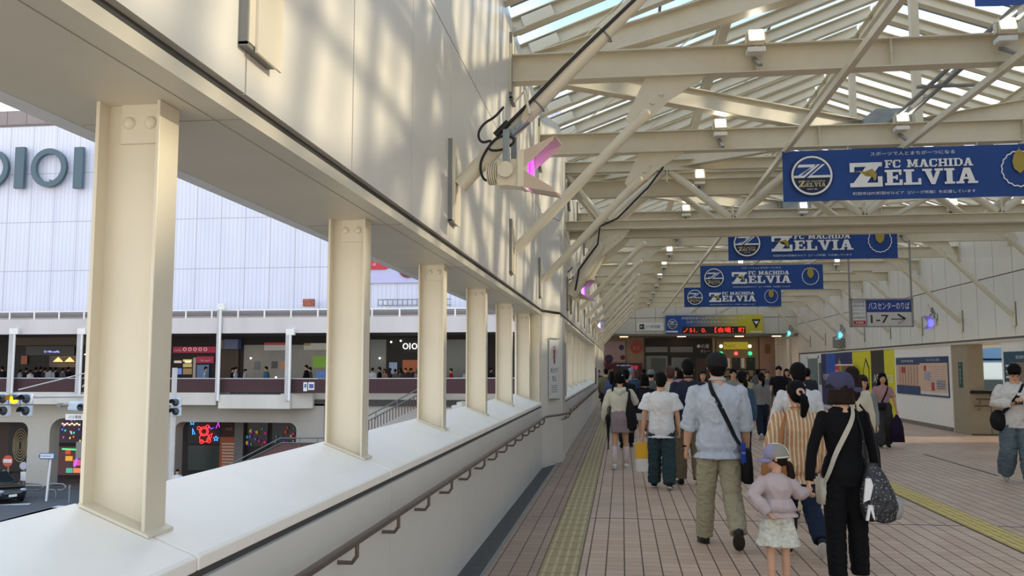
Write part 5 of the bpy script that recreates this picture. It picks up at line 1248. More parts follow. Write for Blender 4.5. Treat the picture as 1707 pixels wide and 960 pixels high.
MB().tube([(0, 0, 0), (0, 0, zc1)], .05, 8).build('pole', mat('tan_pole', '9a8262'), t); MB().lathe([(0, 0), (10*k, 0), (10*k, .04), (0, .04)], (0, -.06, zc1), 28, Matrix.Rotation(math.pi/2, 3, 'X')).build('red_disc', mat('sign_orange_red', 'c2503e', .5), t)
MB().box(-8*k, 8*k, -.12, -.1, zc1-3*k, zc1+3*k).build('white_bar', BW, t); text('止まれ', 'lettering', t, mat('sign_orange_red', 'c2503e'), 4*k, (0, -.125, zc1), wfit=12*k)
t, p = signpost('small round white sign on a pole with a white notice by the guard rail', 38, 830, 0); k = p.y/1473; zc1 = atY(39, 776, p.y).z-GZ
MB().tube([(0, 0, 0), (0, 0, zc1)], .05, 8).build('pole', mat('tan_pole', '9a8262'), t); MB().lathe([(0, 0), (7*k, 0), (7*k, .04), (0, .04)], (0, -.06, zc1), 24, Matrix.Rotation(math.pi/2, 3, 'X')).build('white_disc', mat('sign_lilac_white', 'b5b0bc', .4), t)
zn = atY(39, 786, p.y).z-GZ; MB().box(-5*k, 5*k, -.07, -.04, zn-16*k, zn).build('notice_plate', BW, t)
t, p = signpost('blue and white pointed street name sign on a white pole', 77, 835, 0); k = p.y/1473; zc1 = atY(81, 760, p.y).z-GZ
MB().tube([(0, 0, 0), (.15, 0, zc1)], .06, 8).build('pole', BW, t)
MB().prism([(-17*k, zc1), (-13*k, zc1+5.5*k), (13*k, zc1+5.5*k), (17*k, zc1), (13*k, zc1-5.5*k), (-13*k, zc1-5.5*k)], -.1, -.06).build('blue_plate', mat('street_sign_blue', '2c5f9e', .5), t)
MB().box(-12.5*k, 12.5*k, -.13, -.1, zc1-3.6*k, zc1+4*k).build('white_field', BW, t); text('町田駅前通り', 'lettering', t, mat('street_sign_blue', '2c5f9e'), 4*k, (0, -.135, zc1+.3*k), wfit=21*k)
t, p = signpost('back of a round mirror sign on a pale pole beyond the sill', 342, 800, 0); k = p.y/1473; zc1 = atY(341, 765, p.y).z-GZ
MB().tube([(0, 0, 0), (-.03, 0, zc1)], .07, 8).build('pole', mat('pinkish_pole', 'b8a8a4'), t); MB().lathe([(0, 0), (8.3*k, 0), (7.5*k, .06), (0, .08)], (0, .1, zc1), 24, Matrix.Rotation(math.pi/2, 3, 'X')).build('disc', GALV, t, smooth=True)
for i, (u0, u1) in enumerate(((38, 73), (77, 111))):
    p = atZ(u0, 830, GZ); x1 = atY(u1, 830, p.y).x; h = atY(u0, 806, p.y).z; L = x1-p.x
    t = thing('guard_rail', 'bent silver guard rail at the pavement edge, %s of two' % ('left', 'right')[i], 'guard rail', (p.x, p.y, GZ), 0, 'silver guard rails'); z1_ = h-GZ; z2_ = z1_*.58
    MB().tube([(0, 0, 0), (0, 0, z1_-.1), (.1, 0, z1_), (L-.25, 0, z1_), (L-.05, 0, z1_-.15), (L-.05, 0, z2_+.15), (L-.25, 0, z2_), (L*.55, 0, z2_)], .04, 8).build('upper_loop', GALV, t, smooth=True)
    MB().tube([(0, 0, z2_), (L*.4, 0, z2_), (L*.46, 0, z2_-.12), (L*.46, 0, 0)], .04, 8).build('lower_bar', GALV, t, smooth=True)
p = atZ(115, 838, GZ); o = MB().tube([(p.x, p.y, GZ), (p.x, p.y, atY(115, 808, p.y).z)], .05, 8).build('bollard', GALV); tag(o, 'slim grey bollard right of the guard rails', 'bollard')
# black car
p = atZ(10, 842, GZ)
t = thing('car', 'black car at the left edge of the street, front end towards the right', 'car', (p.x-1.75, p.y+1.3, GZ), R(-28))
CB = mat('car_black', '0d0d10', .12, spec=.8); CG = mat('car_glass', '1c2428', .05)
b = MB(); secs = [(-2.0, .35, .9, .75), (-1.9, .22, 1.02, .82), (-1.2, .18, 1.08, .86), (0, .18, 1.05, .87), (1.2, .18, .98, .86), (1.9, .22, .82, .80), (2.12, .32, .62, .62)]
v = []
for x, z0, z1, hw_ in secs:
    for yy, zz_ in ((-hw_*.92, z0), (-hw_, (z0+z1)*.5), (-hw_*.86, z1), (hw_*.86, z1), (hw_, (z0+z1)*.5), (hw_*.92, z0)): v.append((x, yy, zz_))
f = [tuple(range(6)), tuple(range(36, 42))]+[(i*6+k_, i*6+(k_+1) % 6, (i+1)*6+(k_+1) % 6, (i+1)*6+k_) for i in range(6) for k_ in range(6)]
b.add(v, f); b.build('body', CB, t, bevel=.05, smooth=True)
b = MB(); v = [(-1.7, -.72, 1.0), (1.0, -.72, .98), (1.0, .72, .98), (-1.7, .72, 1.0), (-1.3, -.58, 1.46), (.25, -.58, 1.5), (.25, .58, 1.5), (-1.3, .58, 1.46)]
b.add(v, [(0,1,2,3),(4,5,6,7),(0,1,5,4),(1,2,6,5),(2,3,7,6),(3,0,4,7)]); b.build('cabin_glass', CG, t, bevel=.06); MB().box(-1.25, .2, -.56, .56, 1.46, 1.52).build('roof', CB, t, bevel=.03)
for sx in (-1.3, 1.35):
    for sy in (-.84, .66):
        MB().lathe([(0, 0), (.31, 0), (.31, .18), (0, .18)], (sx, sy+.18, .31), 22, Matrix.Rotation(math.pi/2, 3, 'X')).build('wheel', DARK, t, smooth=True)
for sy in (-.55, .55): MB().ell((1.98, sy, .66), (.14, .2, .09), 12, 8).build('headlamp', mat('headlamp_clear', 'a8b4c0', .1), t, smooth=True)
MB().box(2.10, 2.14, -.2, .2, .38, .50).build('number_plate', mat('plate_green_white', 'c8d4c8', .5, emit='c8d4c8', es=.1), t); MB().box(2.05, 2.12, -.45, .45, .52, .60).build('grille', GREYM, t)
# ================================================================== people
SKIN = mat('skin_tone', 'c99c7e', .55, noise_amt=.06, noise_scale=20, spec=.3); SKIN2 = mat('tanned_skin', 'b5805f', .55, noise_amt=.06, noise_scale=20, spec=.3)
HAIRB = mat('black_hair', '0c0a09', .6, spec=.12, noise_amt=.3, noise_scale=60, stretch=(6, 6, .5)); HAIRD = mat('dark_brown_hair', '24150e', .6, spec=.15, noise_amt=.3, noise_scale=60, stretch=(6, 6, .5)); HAIRR = mat('reddish_brown_hair', '452018', .5, noise_amt=.25, noise_scale=60)
def fab(name, col, rough=.85, bump=.25, sc=220): return mat(name, col, rough, noise_amt=.08, noise_scale=6, bump=bump, bump_scale=sc, spec=.2)
def rotx(v, a): return Vector((v[0], v[1]*math.cos(a)-v[2]*math.sin(a), v[1]*math.sin(a)+v[2]*math.cos(a)))
def V(*a): return Vector(a)
def person(label, pos, rz, H, sex='m', legs=((14, 6, 2), (-14, 22, 2)), arms=((-8, 8, 14), (10, 8, 14)), lean=0, head_turn=0, head_nod=0,
           top=None, bottom=None, shoes=('1b1a1a', None), hair='short', hair_mat=None, skin=None, vox=.009, face=False, twist=0, hands=True, curl=.5, wide=1.0, armpts=None, headk=1.0, cap=None, lift=0, grp=None, shoe_kind='shoe', socks=None, ht=0):
    """legs: (thigh forward deg, knee bend deg, spread deg) right then left; arms: (swing forward, abduct, elbow bend) right then left"""
    skin = skin or SKIN; hair_mat = hair_mat or HAIRB; t = thing('person', label, 'person', (pos[0], pos[1], 0), rz, grp)
    f = sex == 'f'; K = H; child = H < 1.25
    hk = headk*(1.28 if child else (1.05 if f else 1.05))
    hz = 1-.0685*hk; sh_z = .815 if not child else .775; hw = (.045 if f else .05)
    J = {}
    # legs in the local frame, scaled later
    low = []
    for i, s_ in ((0, 1), (1, -1)):
        a, b, c = legs[i]; a, b, c = R(a), R(b), R(c)
        hip = V(s_*hw, 0, .495); kn = hip+V(s_*math.sin(c)*.235, math.sin(a)*.235, -math.cos(a)*.235)
        an = kn+V(s_*math.sin(c)*.1, math.sin(a-b)*.225, -math.cos(a-b)*.225); pitch = (a-b) if (a-b) < R(-18) else 0
        J['hip', i], J['knee', i], J['ankle', i] = hip, kn, an
        fd = V(s_*.12, 1, 0).normalized(); fd = rotx(fd, pitch*1.1) if pitch else fd
        J['fd', i] = fd; low.append(min(an.z-.035*math.cos(pitch), (an+fd*.095).z-.02)); J['pitch', i] = pitch
    dz = -min(low)-.002
    # torso lean about the hips
    def tor(p): q = V(*p)-V(0, 0, .5); q = rotx(q, -lean); return q+V(0, 0, .5)
    sw = (.094 if f else .108)*wide
    for i, s_ in ((0, 1), (1, -1)):
        J['sh', i] = tor((s_*sw, 0, sh_z-.024))
        if armpts and armpts[i]:
            J['el', i] = V(*armpts[i][0]); J['wr', i] = V(*armpts[i][1])
        else:
            a, b, c = (R(x) for x in arms[i]); d = V(s_*math.sin(b), math.sin(a)*math.cos(b), -math.cos(a)*math.cos(b)); J['el', i] = J['sh', i]+d*.17
            d2 = V(s_*math.sin(b)*.4, math.sin(a+c), -math.cos(a+c)).normalized(); J['wr', i] = J['el', i]+d2*.145
    J['neck'] = tor((0, -.005, sh_z+.03)); J['head'] = tor((0, .008, hz)); J['tor'] = tor
    if child: J['neck'] = tor((0, 0, sh_z+.02))
    sc = Matrix.Scale(K, 4) @ Matrix.Translation((0, 0, dz+lift)); J['sc'] = sc; J['t'] = t; J['H'] = H
    def trings(rs, lo=None):
        v = []
        b = MB(); b.rings([(0, 0, z, rx, ry) for z, rx, ry in rs], 24); b.v = [tuple(tor(q)) for q in b.v]; return b
    w_ = wide
    if f: TR = [(.455,.05,.045),(.485,.088,.062),(.52,.098*w_,.068),(.56,.090*w_,.062),(.62,.070*w_,.05),(.67,.078*w_,.056),(.72,.086*w_,.064),(.765,.088*w_,.056),(.80,.082*w_,.044),(.825,.055,.036),(.838,.036,.03)]
    else: TR = [(.455,.05,.045),(.485,.084,.058),(.52,.093*w_,.064),(.56,.088*w_,.060),(.62,.082*w_,.056),(.67,.092*w_,.060),(.72,.102*w_,.066),(.765,.106*w_,.060),(.80,.098*w_,.048),(.825,.062,.038),(.838,.038,.032)]
    if child: TR = [(z if z < .6 else z-.035*(z-.6)/.24, rx*.98, ry*1.12) for z, rx, ry in TR]
    J['TR'] = TR
    # head in its own frame
    HM = Matrix.Translation(J['head']) @ Matrix.Rotation(head_turn, 4, 'Z') @ Matrix.Rotation(ht, 4, 'Y') @ Matrix.Rotation(-head_nod-lean*.5, 4, 'X') @ Matrix.Scale(hk, 4); J['HM'] = HM
    hb = MB(); hb.ell((0, -.004, .012), (.0445, .055, .056), 20, 14); hb.ell((0, .008, -.022), (.036, .042, .046), 18, 12); hb.ell((0, .022, -.044), (.022, .022, .020), 12, 8)
    hb.ell((0, .050, -.012), (.0065, .011, .011), 10, 8); hb.ell((0, .046, .000), (.005, .007, .014), 10, 8)
    for s_ in (-1, 1): hb.ell((s_*.0455, -.004, -.006), (.005, .011, .017), 10, 8)
    hb.ell((0, .043, -.034), (.013, .007, .0045), 10, 6)
    hb.xf(HM)
    b = MB(); b.v, b.f, b.mi = list(hb.v), list(hb.f), list(hb.mi)
    nk = J['neck']; hd = HM @ V(0, -.010, -.03)
    b.tube([nk+V(0, -.005, -.04), nk, hd], [.040*(1.1 if child else 1), .034*(.9 if f else 1.05), .032*(.9 if f else 1.05)*(1.1 if child else 1)], 14)
    q = trings([(z, rx*.93, ry*.93) for z, rx, ry in TR]); o_ = len(b.v); b.add(q.v, q.f)
    k_ = .86 if f else 1.0; k_ *= (1.05 if child else 1)
    for i, s_ in ((0, 1), (1, -1)):
        sh, el, wr = J['sh', i], J['el', i], J['wr', i]
        b.tube([sh+V(-s_*.03, 0, .005), sh, (sh+el)/2, el, el*.55+wr*.45, wr], [.028*k_, .030*k_, .0265*k_, .0225*k_, .0225*k_, .0145*k_], 12)
        b.ell(sh, (.031*k_, .031*k_, .031*k_), 12, 8)
        hip, kn, an = J['hip', i], J['knee', i], J['ankle', i]
        b.tube([hip+V(0, 0, .02), hip*.6+kn*.4, kn, kn*.65+an*.35, an, an+V(0, 0, -.02)], [.050, .046*k_, .032*k_, .033*k_, .021*k_, .02*k_], 14)
        # hand
        d = (wr-el).normalized(); nrm = V(-s_, 0, 0); nrm = (nrm-d*nrm.dot(d)).normalized(); sd = V(0, 1, 0); sd = (sd-d*sd.dot(d)); sd = sd.normalized() if sd.length > .2 else d.cross(nrm).normalized()
        nrm = d.cross(sd).normalized(); nrm = nrm if nrm.x*-s_ > 0 else -nrm
        J['hand', i] = wr+d*.05+nrm*.01
        if hands:
            M3 = Matrix((sd, nrm, d)).transposed()
            b.ell(wr+d*.026, (.0235, .0105, .031), 14, 10, M3)
            for j_, ln in enumerate((.040, .044, .041, .033)):
                p0 = wr+d*.044+sd*(.0165-.011*j_); c1 = curl*(1+.12*j_)
                d1 = (d*math.cos(c1)+nrm*math.sin(c1)); d2 = (d*math.cos(c1*2.1)+nrm*math.sin(c1*2.1)); d3 = (d*math.cos(c1*2.9)+nrm*math.sin(c1*2.9))
                b.tube([p0-d*.012, p0+d1*ln*.42, p0+d1*ln*.42+d2*ln*.33, p0+d1*ln*.42+d2*ln*.33+d3*ln*.25], [.0058, .0056, .005, .0042], 8)
            p0 = wr+d*.016+sd*.014; d1 = (d*.62+sd*.62+nrm*.35).normalized(); d2 = (d*.85+sd*.25+nrm*.5).normalized()
            b.tube([p0, p0+d1*.022, p0+d1*.022+d2*.022], [.0075, .0064, .0052], 8)
        else: b.ell(wr+d*.035, (.016, .016, .038), 10, 8)
        if shoes is None or shoe_kind == 'shoe': b.ell(an+J['fd', i]*.012, (.018, .020, .014), 10, 6)
    b.xf(sc); bo = mobj('body', remesh(b, vox*.8 if hands else vox, 3), skin, t)
    # face
    if face:
        for s_ in (-1, 1):
            e = MB().ell((s_*.0165, .0475, .001), (.0065, .004, .0032), 10, 6).xf(HM).xf(sc); mobj('eye', e.mesh('eye'), mat('dark_eye', '1d1512', .3), bo)
            e = MB().tube([(s_*.009, .051, .013), (s_*.017, .0505, .0155), (s_*.026, .045, .012)], .0017, 6).xf(HM).xf(sc); mobj('eyebrow', e.mesh('eyebrow'), hair_mat, bo)
        e = MB().ell((0, .0495, -.034), (.0115, .004, .0032), 10, 6).xf(HM).xf(sc); mobj('mouth', e.mesh('mouth'), mat('lip_colour', 'a85a50', .5), bo)
    # hair
    if hair != 'none':
        hb = MB()
        if cap: hb.ell((0, -.012, .0), (.0485, .050, .045), 18, 12)
        else: hb.ell((0, -.008, .021), (.0505, .057, .057), 20, 14); hb.ell((0, .026, .047), (.036, .026, .020), 14, 8) if face else hb.ell((0, .02, .03), (.045, .036, .035), 14, 8)
        hb.ell((0, -.028, -.004), (.044, .034, .048), 16, 12)
        if hair == 'short': hb.ell((0, -.028, -.028), (.036, .026, .030), 14, 10)
        if hair == 'bob':
            hb.rings([(0, -.012, -.075, .060, .046), (0, -.012, -.07, .062, .05), (0, -.012, -.03, .056, .050), (0, -.01, .0 if cap else .02, .050, .050)], 20)
            if face or head_turn: hb.v = [v if not (v[1] > .022 and v[2] < .012) else (v[0], .012, v[2]) for v in hb.v]
        if hair == 'long':
            hb.tube([(0, -.02, .0), (0, -.036, -.05), (0, -.048, -.11), (0, -.05, -.17), (.004, -.046, -.205)], [.050, .050, .050, .040, .018], 16)
            for s_ in (-1, 1): hb.tube([(s_*.036, -.006, .02), (s_*.046, -.004, -.03), (s_*.052, -.004, -.08), (s_*.050, .004, -.125)], [.014, .017, .018, .008], 10)
        if hair == 'ponytail': hb.ell((0, -.062, .006), (.016, .014, .016), 12, 8).tube([(0, -.062, .006), (.012, -.082, -.02), (.020, -.078, -.065), (.014, -.066, -.115), (.008, -.064, -.14)], [.014, .022, .023, .016, .004], 12)
        if hair == 'lowpony': hb.ell((0, -.052, -.022), (.016, .014, .016), 12, 8).tube([(0, -.052, -.022), (.01, -.068, -.05), (.016, -.072, -.10), (.012, -.066, -.15), (.006, -.06, -.175)], [.013, .018, .021, .016, .004], 12)
        if hair == 'twin':
            for s_ in (-1, 1): hb.tube([(s_*.042, -.02, -.01), (s_*.058, -.026, -.05), (s_*.066, -.03, -.12), (s_*.066, -.03, -.19), (s_*.062, -.028, -.25)], [.012, .014, .016, .015, .005], 10)
        hb.xf(HM).xf(sc); mobj('hair', remesh(hb, vox, 2, disp=.0035*H/1.6, dscale=30, dstretch=(1.6, 1.6, .35)), hair_mat, t)
    # trousers or skirt
    bt = bottom or dict(kind='trousers', col='3a3a40')
    bm_ = bt.get('mat') or fab('cloth_'+bt['col'], bt['col']); L = bt.get('loose', .008)
    if bt['kind'] in ('trousers', 'shorts'):
        b = MB(); q = trings([(z, rx+.004+L*.3, ry+.005+L*.3) for z, rx, ry in TR if z < .585]+[(.60, .085*w_, .06)]); b.add(q.v, q.f)
        for i, s_ in ((0, 1), (1, -1)):
            hip, kn, an = J['hip', i], J['knee', i], J['ankle', i]
            if bt['kind'] == 'shorts':
                e = hip*.25+kn*.75; b.tube([hip+V(0, 0, .03), hip*.6+kn*.4, e], [.055, .056+L, .058+L*2], 18)
            else:
                cut = bt.get('cut', .93); an2 = kn+(an-kn)*cut
                b.tube([hip+V(0, 0, .025), hip*.6+kn*.4, kn+V(0, -.002, 0), kn*.5+an2*.5, an2], [.053, .050+L*.7, .038+L, .035+L*1.3, bt.get('hem', .032+L)], 18)
        b.xf(sc); mobj(bt['kind'], remesh(b, vox, 3, disp=bt.get('wr', .006), dscale=11, dstretch=(1, 1, 1.6), seed=len(label)), bm_, t)
    else:
        z0 = bt.get('z0', .30); fl = bt.get('flare', .115); n = 36; b = MB(); zs = [.60, .56, .52, (.52+z0)/2, z0, z0+.004]
        vs = []
        for k2, (z, r_) in enumerate(zip(zs, (.080*w_, .094*w_, .104*w_, (.104+fl)/2, fl, fl*.9))):
            for j_ in range(n):
                a = 2*math.pi*j_/n; wv = 1+(.06*math.sin(9*a+z*20)*max(0, (.56-z)/.2)); vs.append(tuple(tor((r_*wv*math.cos(a), r_*.78*wv*math.sin(a), z)) if z > .5 else (r_*wv*math.cos(a), r_*.78*wv*math.sin(a), z)))
        fs = [tuple(range(n))]+[(i*n+j_, i*n+(j_+1) % n, (i+1)*n+(j_+1) % n, (i+1)*n+j_) for i in range(5) for j_ in range(n)]+[tuple(range(5*n, 6*n))]
        b.add(vs, fs).xf(sc); mobj('skirt', remesh(b, vox*.8, 2, disp=.004), bm_, t)
    # top
    tp = top or dict(col='cccccc'); tm_ = tp.get('mat') or fab('cloth_'+tp['col'], tp['col']); L = tp.get('loose', .010); hem = tp.get('hem', .50)
    b = MB(); rr_ = [(z, rx+.003+L*(.9 if z < .78 else .4), ry+.004+L*(.9 if z < .78 else .4)) for z, rx, ry in TR if z > hem+.012 and z < .832]
    r0 = rr_[0]; fl = tp.get('flare', 0)
    if hem < .47: rr_ = [(hem, .100*w_+L+fl, .078+L+fl*.7)]+rr_
    else:
        rr_ = [(hem, r0[1]+.002+fl, r0[2]+.002+fl*.7)]+rr_
    rr_.append((.836 if not child else .806, .043 if tp.get('collar') else .040, .036))
    q = trings(rr_); b.add(q.v, q.f)
    sl = tp.get('sleeve', 'long'); sr = tp.get('sr', 0)
    for i, s_ in ((0, 1), (1, -1)):
        sh, el, wr = J['sh', i], J['el', i], J['wr', i]; k2 = k_
        b.ell(sh+V(0, 0, .0), (.031*k2+L*.35, .032*k2+L*.35, .030*k2+L*.3), 14, 10)
        if sl == 'short': e = sh*.30+el*.70; b.tube([sh+V(-s_*.03, 0, 0), sh, e], [.030*k2, .031*k2+L*.45+sr*.5, .034*k2+L*1.1+sr], 16)
        elif sl == 'roll': e = el*.86+wr*.14; b.tube([sh+V(-s_*.03, 0, 0), sh, (sh+el)/2, el, e], [.030*k2, .032*k2+L*.35, .031*k2+L*.6, .0285*k2+L*.6, .0285*k2+L*.7], 16); b.tube([el*.98+wr*.02, el*.82+wr*.18], [.0305*k2+L*.75, .0305*k2+L*.75], 16)
        elif sl == 'long': e = el*.04+wr*.96; b.tube([sh+V(-s_*.03, 0, 0), sh, (sh+el)/2, el, (el+wr)/2, e], [.030*k2, .031*k2+L*.35+sr*.3, .029*k2+L*.6+sr*.8, .0265*k2+L*.65+sr, .0245*k2+L*.65+sr, .019*k2+L*.4+sr*.3], 16)
    if tp.get('hood'): b.tube([tor((-.055, -.02, .835)), tor((-.04, -.055, .815)), tor((0, -.075, .79)), tor((.04, -.055, .815)), tor((.055, -.02, .835))], [.014, .024, .034, .024, .014], 12)
    b.xf(sc); sho = mobj(tp.get('name', 'shirt'), remesh(b, vox, 3, disp=tp.get('wr', .006), dscale=10, dstretch=(1, 1, .8), seed=len(label)+3), tm_, t)
    if tp.get('collar'):
        b = MB(); n = 20; b.tube([V(*J['neck'])+V(.036*math.cos(2*math.pi*j_/n), .034*math.sin(2*math.pi*j_/n), .010-.006*math.sin(2*math.pi*j_/n)) for j_ in range(n)], .009, 8, closed=True).xf(sc); mobj('collar', remesh(b, vox*.6, 2), tm_, sho)
    # shoes
    if shoes:
        for i, s_ in ((0, 1), (1, -1)):
            an, fd = J['ankle', i], J['fd', i]; up = V(0, 0, 1); up = (up-fd*up.dot(fd)).normalized(); sd = fd.cross(up); M3 = Matrix((sd, fd, up)).transposed(); c0 = an+fd*.026-up*.016
            b = MB(); b.ell(c0-up*.004, (.027, .066, .018), 16, 10, M3); b.ell(an-fd*.012-up*.008, (.025, .030, .026), 14, 10, M3); b.ell(c0+fd*.03, (.028, .036, .016), 14, 8, M3)
            b.xf(sc); so = mobj('shoe', remesh(b, vox*.8, 2), fab('shoe_'+shoes[0], shoes[0], .5, .1), t)
            if shoes[1]:
                b = MB(); b.ell(c0-up*.016, (.030, .071, .009), 16, 8, M3).xf(sc); so2 = mobj('shoe_sole', b.mesh('shoe_sole'), fab('sole_'+shoes[1], shoes[1], .6, 0), so); so2.data.polygons.foreach_set('use_smooth', [True]*len(so2.data.polygons))
    if socks:
        for i in (0, 1):
            an, kn = J['ankle', i], J['knee', i]; e = an+(kn-an)*socks[1]; b = MB().tube([an, an*.5+e*.5, e], [.0235, .031*k_, .0355*k_ if socks[1] > .6 else .026], 14).xf(sc); mobj('sock', b.mesh('sock'), fab('sock_'+socks[0], socks[0], .8, .1), t).data.polygons.foreach_set('use_smooth', [True]*len(b.f))
    if cap: make_cap(J, cap)
    return J
def make_cap(J, cap):
    t, HM, sc = J['t'], J['HM'], J['sc']; m = fab('cap_'+cap['col'], cap['col'], .8, .15); yaw_ = cap.get('turn', 0); M = HM @ Matrix.Scale(cap.get('k', 1.03), 4) @ Matrix.Rotation(yaw_, 4, 'Z') @ Matrix.Rotation(cap.get('tilt', 0), 4, 'X')
    b = MB(); n = 28; rs = []
    for q in range(9):
        a = (math.pi/2)*q/8; rs.append((0, -.004, .012+.056*math.sin(a), max(.0525*math.cos(a)**.75, .001), max(.061*math.cos(a)**.75, .001)))
    rs = [(0, -.004, -.006, .0525, .061)]+rs
    if cap.get('hole'):
        v = [];
    b.rings(rs, n).xf(M).xf(sc); o = cr_ = mobj('cap_crown', b.mesh('cap_crown'), m, t); o.data.polygons.foreach_set('use_smooth', [True]*len(o.data.polygons))
    bm = fab('capbill_'+cap.get('bill', cap['col']), cap.get('bill', cap['col']), .8, .15)
    if cap.get('front'):
        b = MB(); b.ell((0, .010, .020), (.0515, .0515, .050), 20, 12); b.v = [v for v in b.v]; b.xf(M).xf(sc); o = mobj('cap_front_panel', b.mesh('cap_front_panel'), fab('capbill_'+cap['front'], cap['front'], .8, .15), t); o.data.polygons.foreach_set('use_smooth', [True]*len(o.data.polygons))
    b = MB(); vs = []; n = 14
    for zz_ in (0, -.005):
        for r_ in (0, 1):
            for j_ in range(n+1):
                a = math.pi*(.08+.84*j_/n); x = .052*math.cos(a); y = .050*math.sin(a)+(.052*math.sin(a)**.6 if r_ else 0); vs.append((x*(1.02 if r_ else 1), y, .002-.012*r_-.010*(x/.05)**2+zz_))
    N = n+1; fs = []
    for j_ in range(n): fs += [(j_, j_+1, N+j_+1, N+j_), (2*N+j_, 3*N+j_, 3*N+j_+1, 2*N+j_+1), (N+j_, N+j_+1, 3*N+j_+1, 3*N+j_)]
    b.add(vs, fs).xf(M).xf(sc); o = mobj('cap_bill', b.mesh('cap_bill'), bm, cr_); o.data.polygons.foreach_set('use_smooth', [True]*len(o.data.polygons))
    if cap.get('hole'):
        b = MB(); b.tube([(.024*math.cos(math.pi*q/8), -.060+.004*abs(math.cos(math.pi*q/8)), .004+.020*math.sin(math.pi*q/8)) for q in range(9)], .002, 6); b.prism([(.022*math.cos(math.pi*q/8), .0+.019*math.sin(math.pi*q/8)) for q in range(9)], -.0665, -.058).xf(M).xf(sc); mobj('cap_back_gap', b.mesh('cap_back_gap'), mat('cap_gap_dark', '14100e', .9), cr_)
    if cap.get('stripe'):
        b = MB(); pts = [(x_*0+.0, -.0655*math.cos(a), .012+.0575*math.sin(a)) for a in [math.pi*q/18 for q in range(0, 14)] for x_ in (0,)]
        b.tube([(p[0], p[1]-.002, p[2]) for p in pts], .0035, 6)
        b.tube([(.0535*math.cos(a), -.004-.061*math.sin(a), .0) for a in [math.pi*q/14 for q in range(15)]], .004, 6).xf(M).xf(sc); mobj('cap_piping', b.mesh('cap_piping'), fab('piping_'+cap['stripe'], cap['stripe']), cr_)
def Wp(J, p): return Matrix.Translation(J['t'].location) @ Matrix.Rotation(J['t'].rotation_euler.z, 4, 'Z') @ J['sc'] @ Vector(p)
def onback(J, x, z, off=.018):
    """point on the back of the torso (local unscaled)"""
    TR = J['TR']; rx, ry = TR[-1][1], TR[-1][2]
    for (z0, a0, b0), (z1, a1, b1) in zip(TR, TR[1:]):
        if z0 <= z <= z1: k = (z-z0)/(z1-z0); rx, ry = a0+(a1-a0)*k, b0+(b1-b0)*k; break
    y = -(ry+off)*math.sqrt(max(.12, 1-min(1, abs(x)/(rx+off))**2)); return J['tor']((x, y, z))
def ribbon(J, pts, w, m, name='strap', world=False, th=.004, side=None):
    P_ = [Wp(J, p) if not world else Vector(p) for p in pts]; b = MB(); N = len(P_); vs = []
    c = J['t'].location
    for i, p in enumerate(P_):
        d = (P_[min(i+1, N-1)]-P_[max(i-1, 0)]).normalized(); out = Vector((p.x-c.x, p.y-c.y, 0)).normalized() if side is None else Vector(side); s_ = d.cross(out).normalized(); o2 = s_.cross(d).normalized()
        for a, e in ((-1, -1), (1, -1), (1, 1), (-1, 1)): vs.append(p+s_*a*w/2+o2*e*th/2)
    fs = [(0, 1, 2, 3), tuple(4*(N-1)+q for q in (3, 2, 1, 0))]+[(4*i+q, 4*i+(q+1) % 4, 4*(i+1)+(q+1) % 4, 4*(i+1)+q) for i in range(N-1) for q in range(4)]
    return b.add(vs, fs)

PX = lambda u, Y: (atY(u, 612, Y).x, Y)
# 1 man in the black cap and pale blue shirt
x, y = PX(1195, 8.3)
J = person('man in black cap, pale blue shirt with rolled sleeves and khaki trousers walking away', (x, y), R(2), 1.77, 'm', legs=((-10, 34, 2), (9, 3, 4)), arms=((4, 9, 12), (6, 11, 14)), wide=1.06,
  top=dict(col='a9b7c9', mat=fab('chambray_blue', 'b4bbc4', .85, .3, 160), sleeve='roll', loose=.016, hem=.455, collar=True, wr=.011, flare=.004), bottom=dict(kind='trousers', col='a0977c', loose=.008, cut=.98, wr=.009), shoes=('2a2826', '35322e'), cap=dict(col='1f1e20', hole=True), vox=.0075, curl=.75, skin=SKIN)
jm = J
strap_m = fab('black_webbing', '17161a', .7)
pts = smooth_pts([onback(J, -.045, .83, .024)+V(0, .02, .02), onback(J, -.04, .80, .026), onback(J, -.0, .72, .027), onback(J, .05, .62, .026), onback(J, .085, .545, .030), V(.125, -.055, .50)], 2)
b = ribbon(J, pts, .042, strap_m)
t = thing('shoulder_bag', 'black shoulder bag hanging on the right hip of the man in the black cap', 'bag', Wp(J, (.135, -.05, .33)), R(20))
b.xf(Matrix.Rotation(-R(20), 4, 'Z') @ Matrix.Translation(-t.location)); b.build('strap', strap_m, t)
b = MB(); b.rings([(0, 0, 0, .085, .035), (0, 0, .015, .10, .05), (0, 0, .15, .098, .048), (0, 0, .28, .088, .038), (0, 0, .31, .07, .02)], 22, .55); b.xf(Matrix.Rotation(R(70), 4, 'Z')).build('bag_body', fab('black_nylon', '141317', .6), t, smooth='all')
b = MB().tube([(-.055, -.03, .27), (-.058, -.035, .20), (-.056, -.06, .10)], .006, 6); b.build('zip', GREYM, t)
o = MB().box(-.10, -.055, -.085, -.075, .19, .37).build('blue_tag', mat('tag_blue', '1c3f9c', .5), t); text('SOLA', 'tag_lettering', t, BW, .02, (-.078, -.089, .28), rz=0, wfit=.035)
o = MB().tube([Wp(J, J['wr', 1])+V(.034*math.cos(a), .034*math.sin(a), .035+.008*math.cos(a)) for a in [2*math.pi*q/16 for q in range(16)]], .010, 8, closed=True).build('wrist_watch', strap_m, smooth=True); tag(o, 'black wristband on the left wrist of the man in the black cap', 'watch')

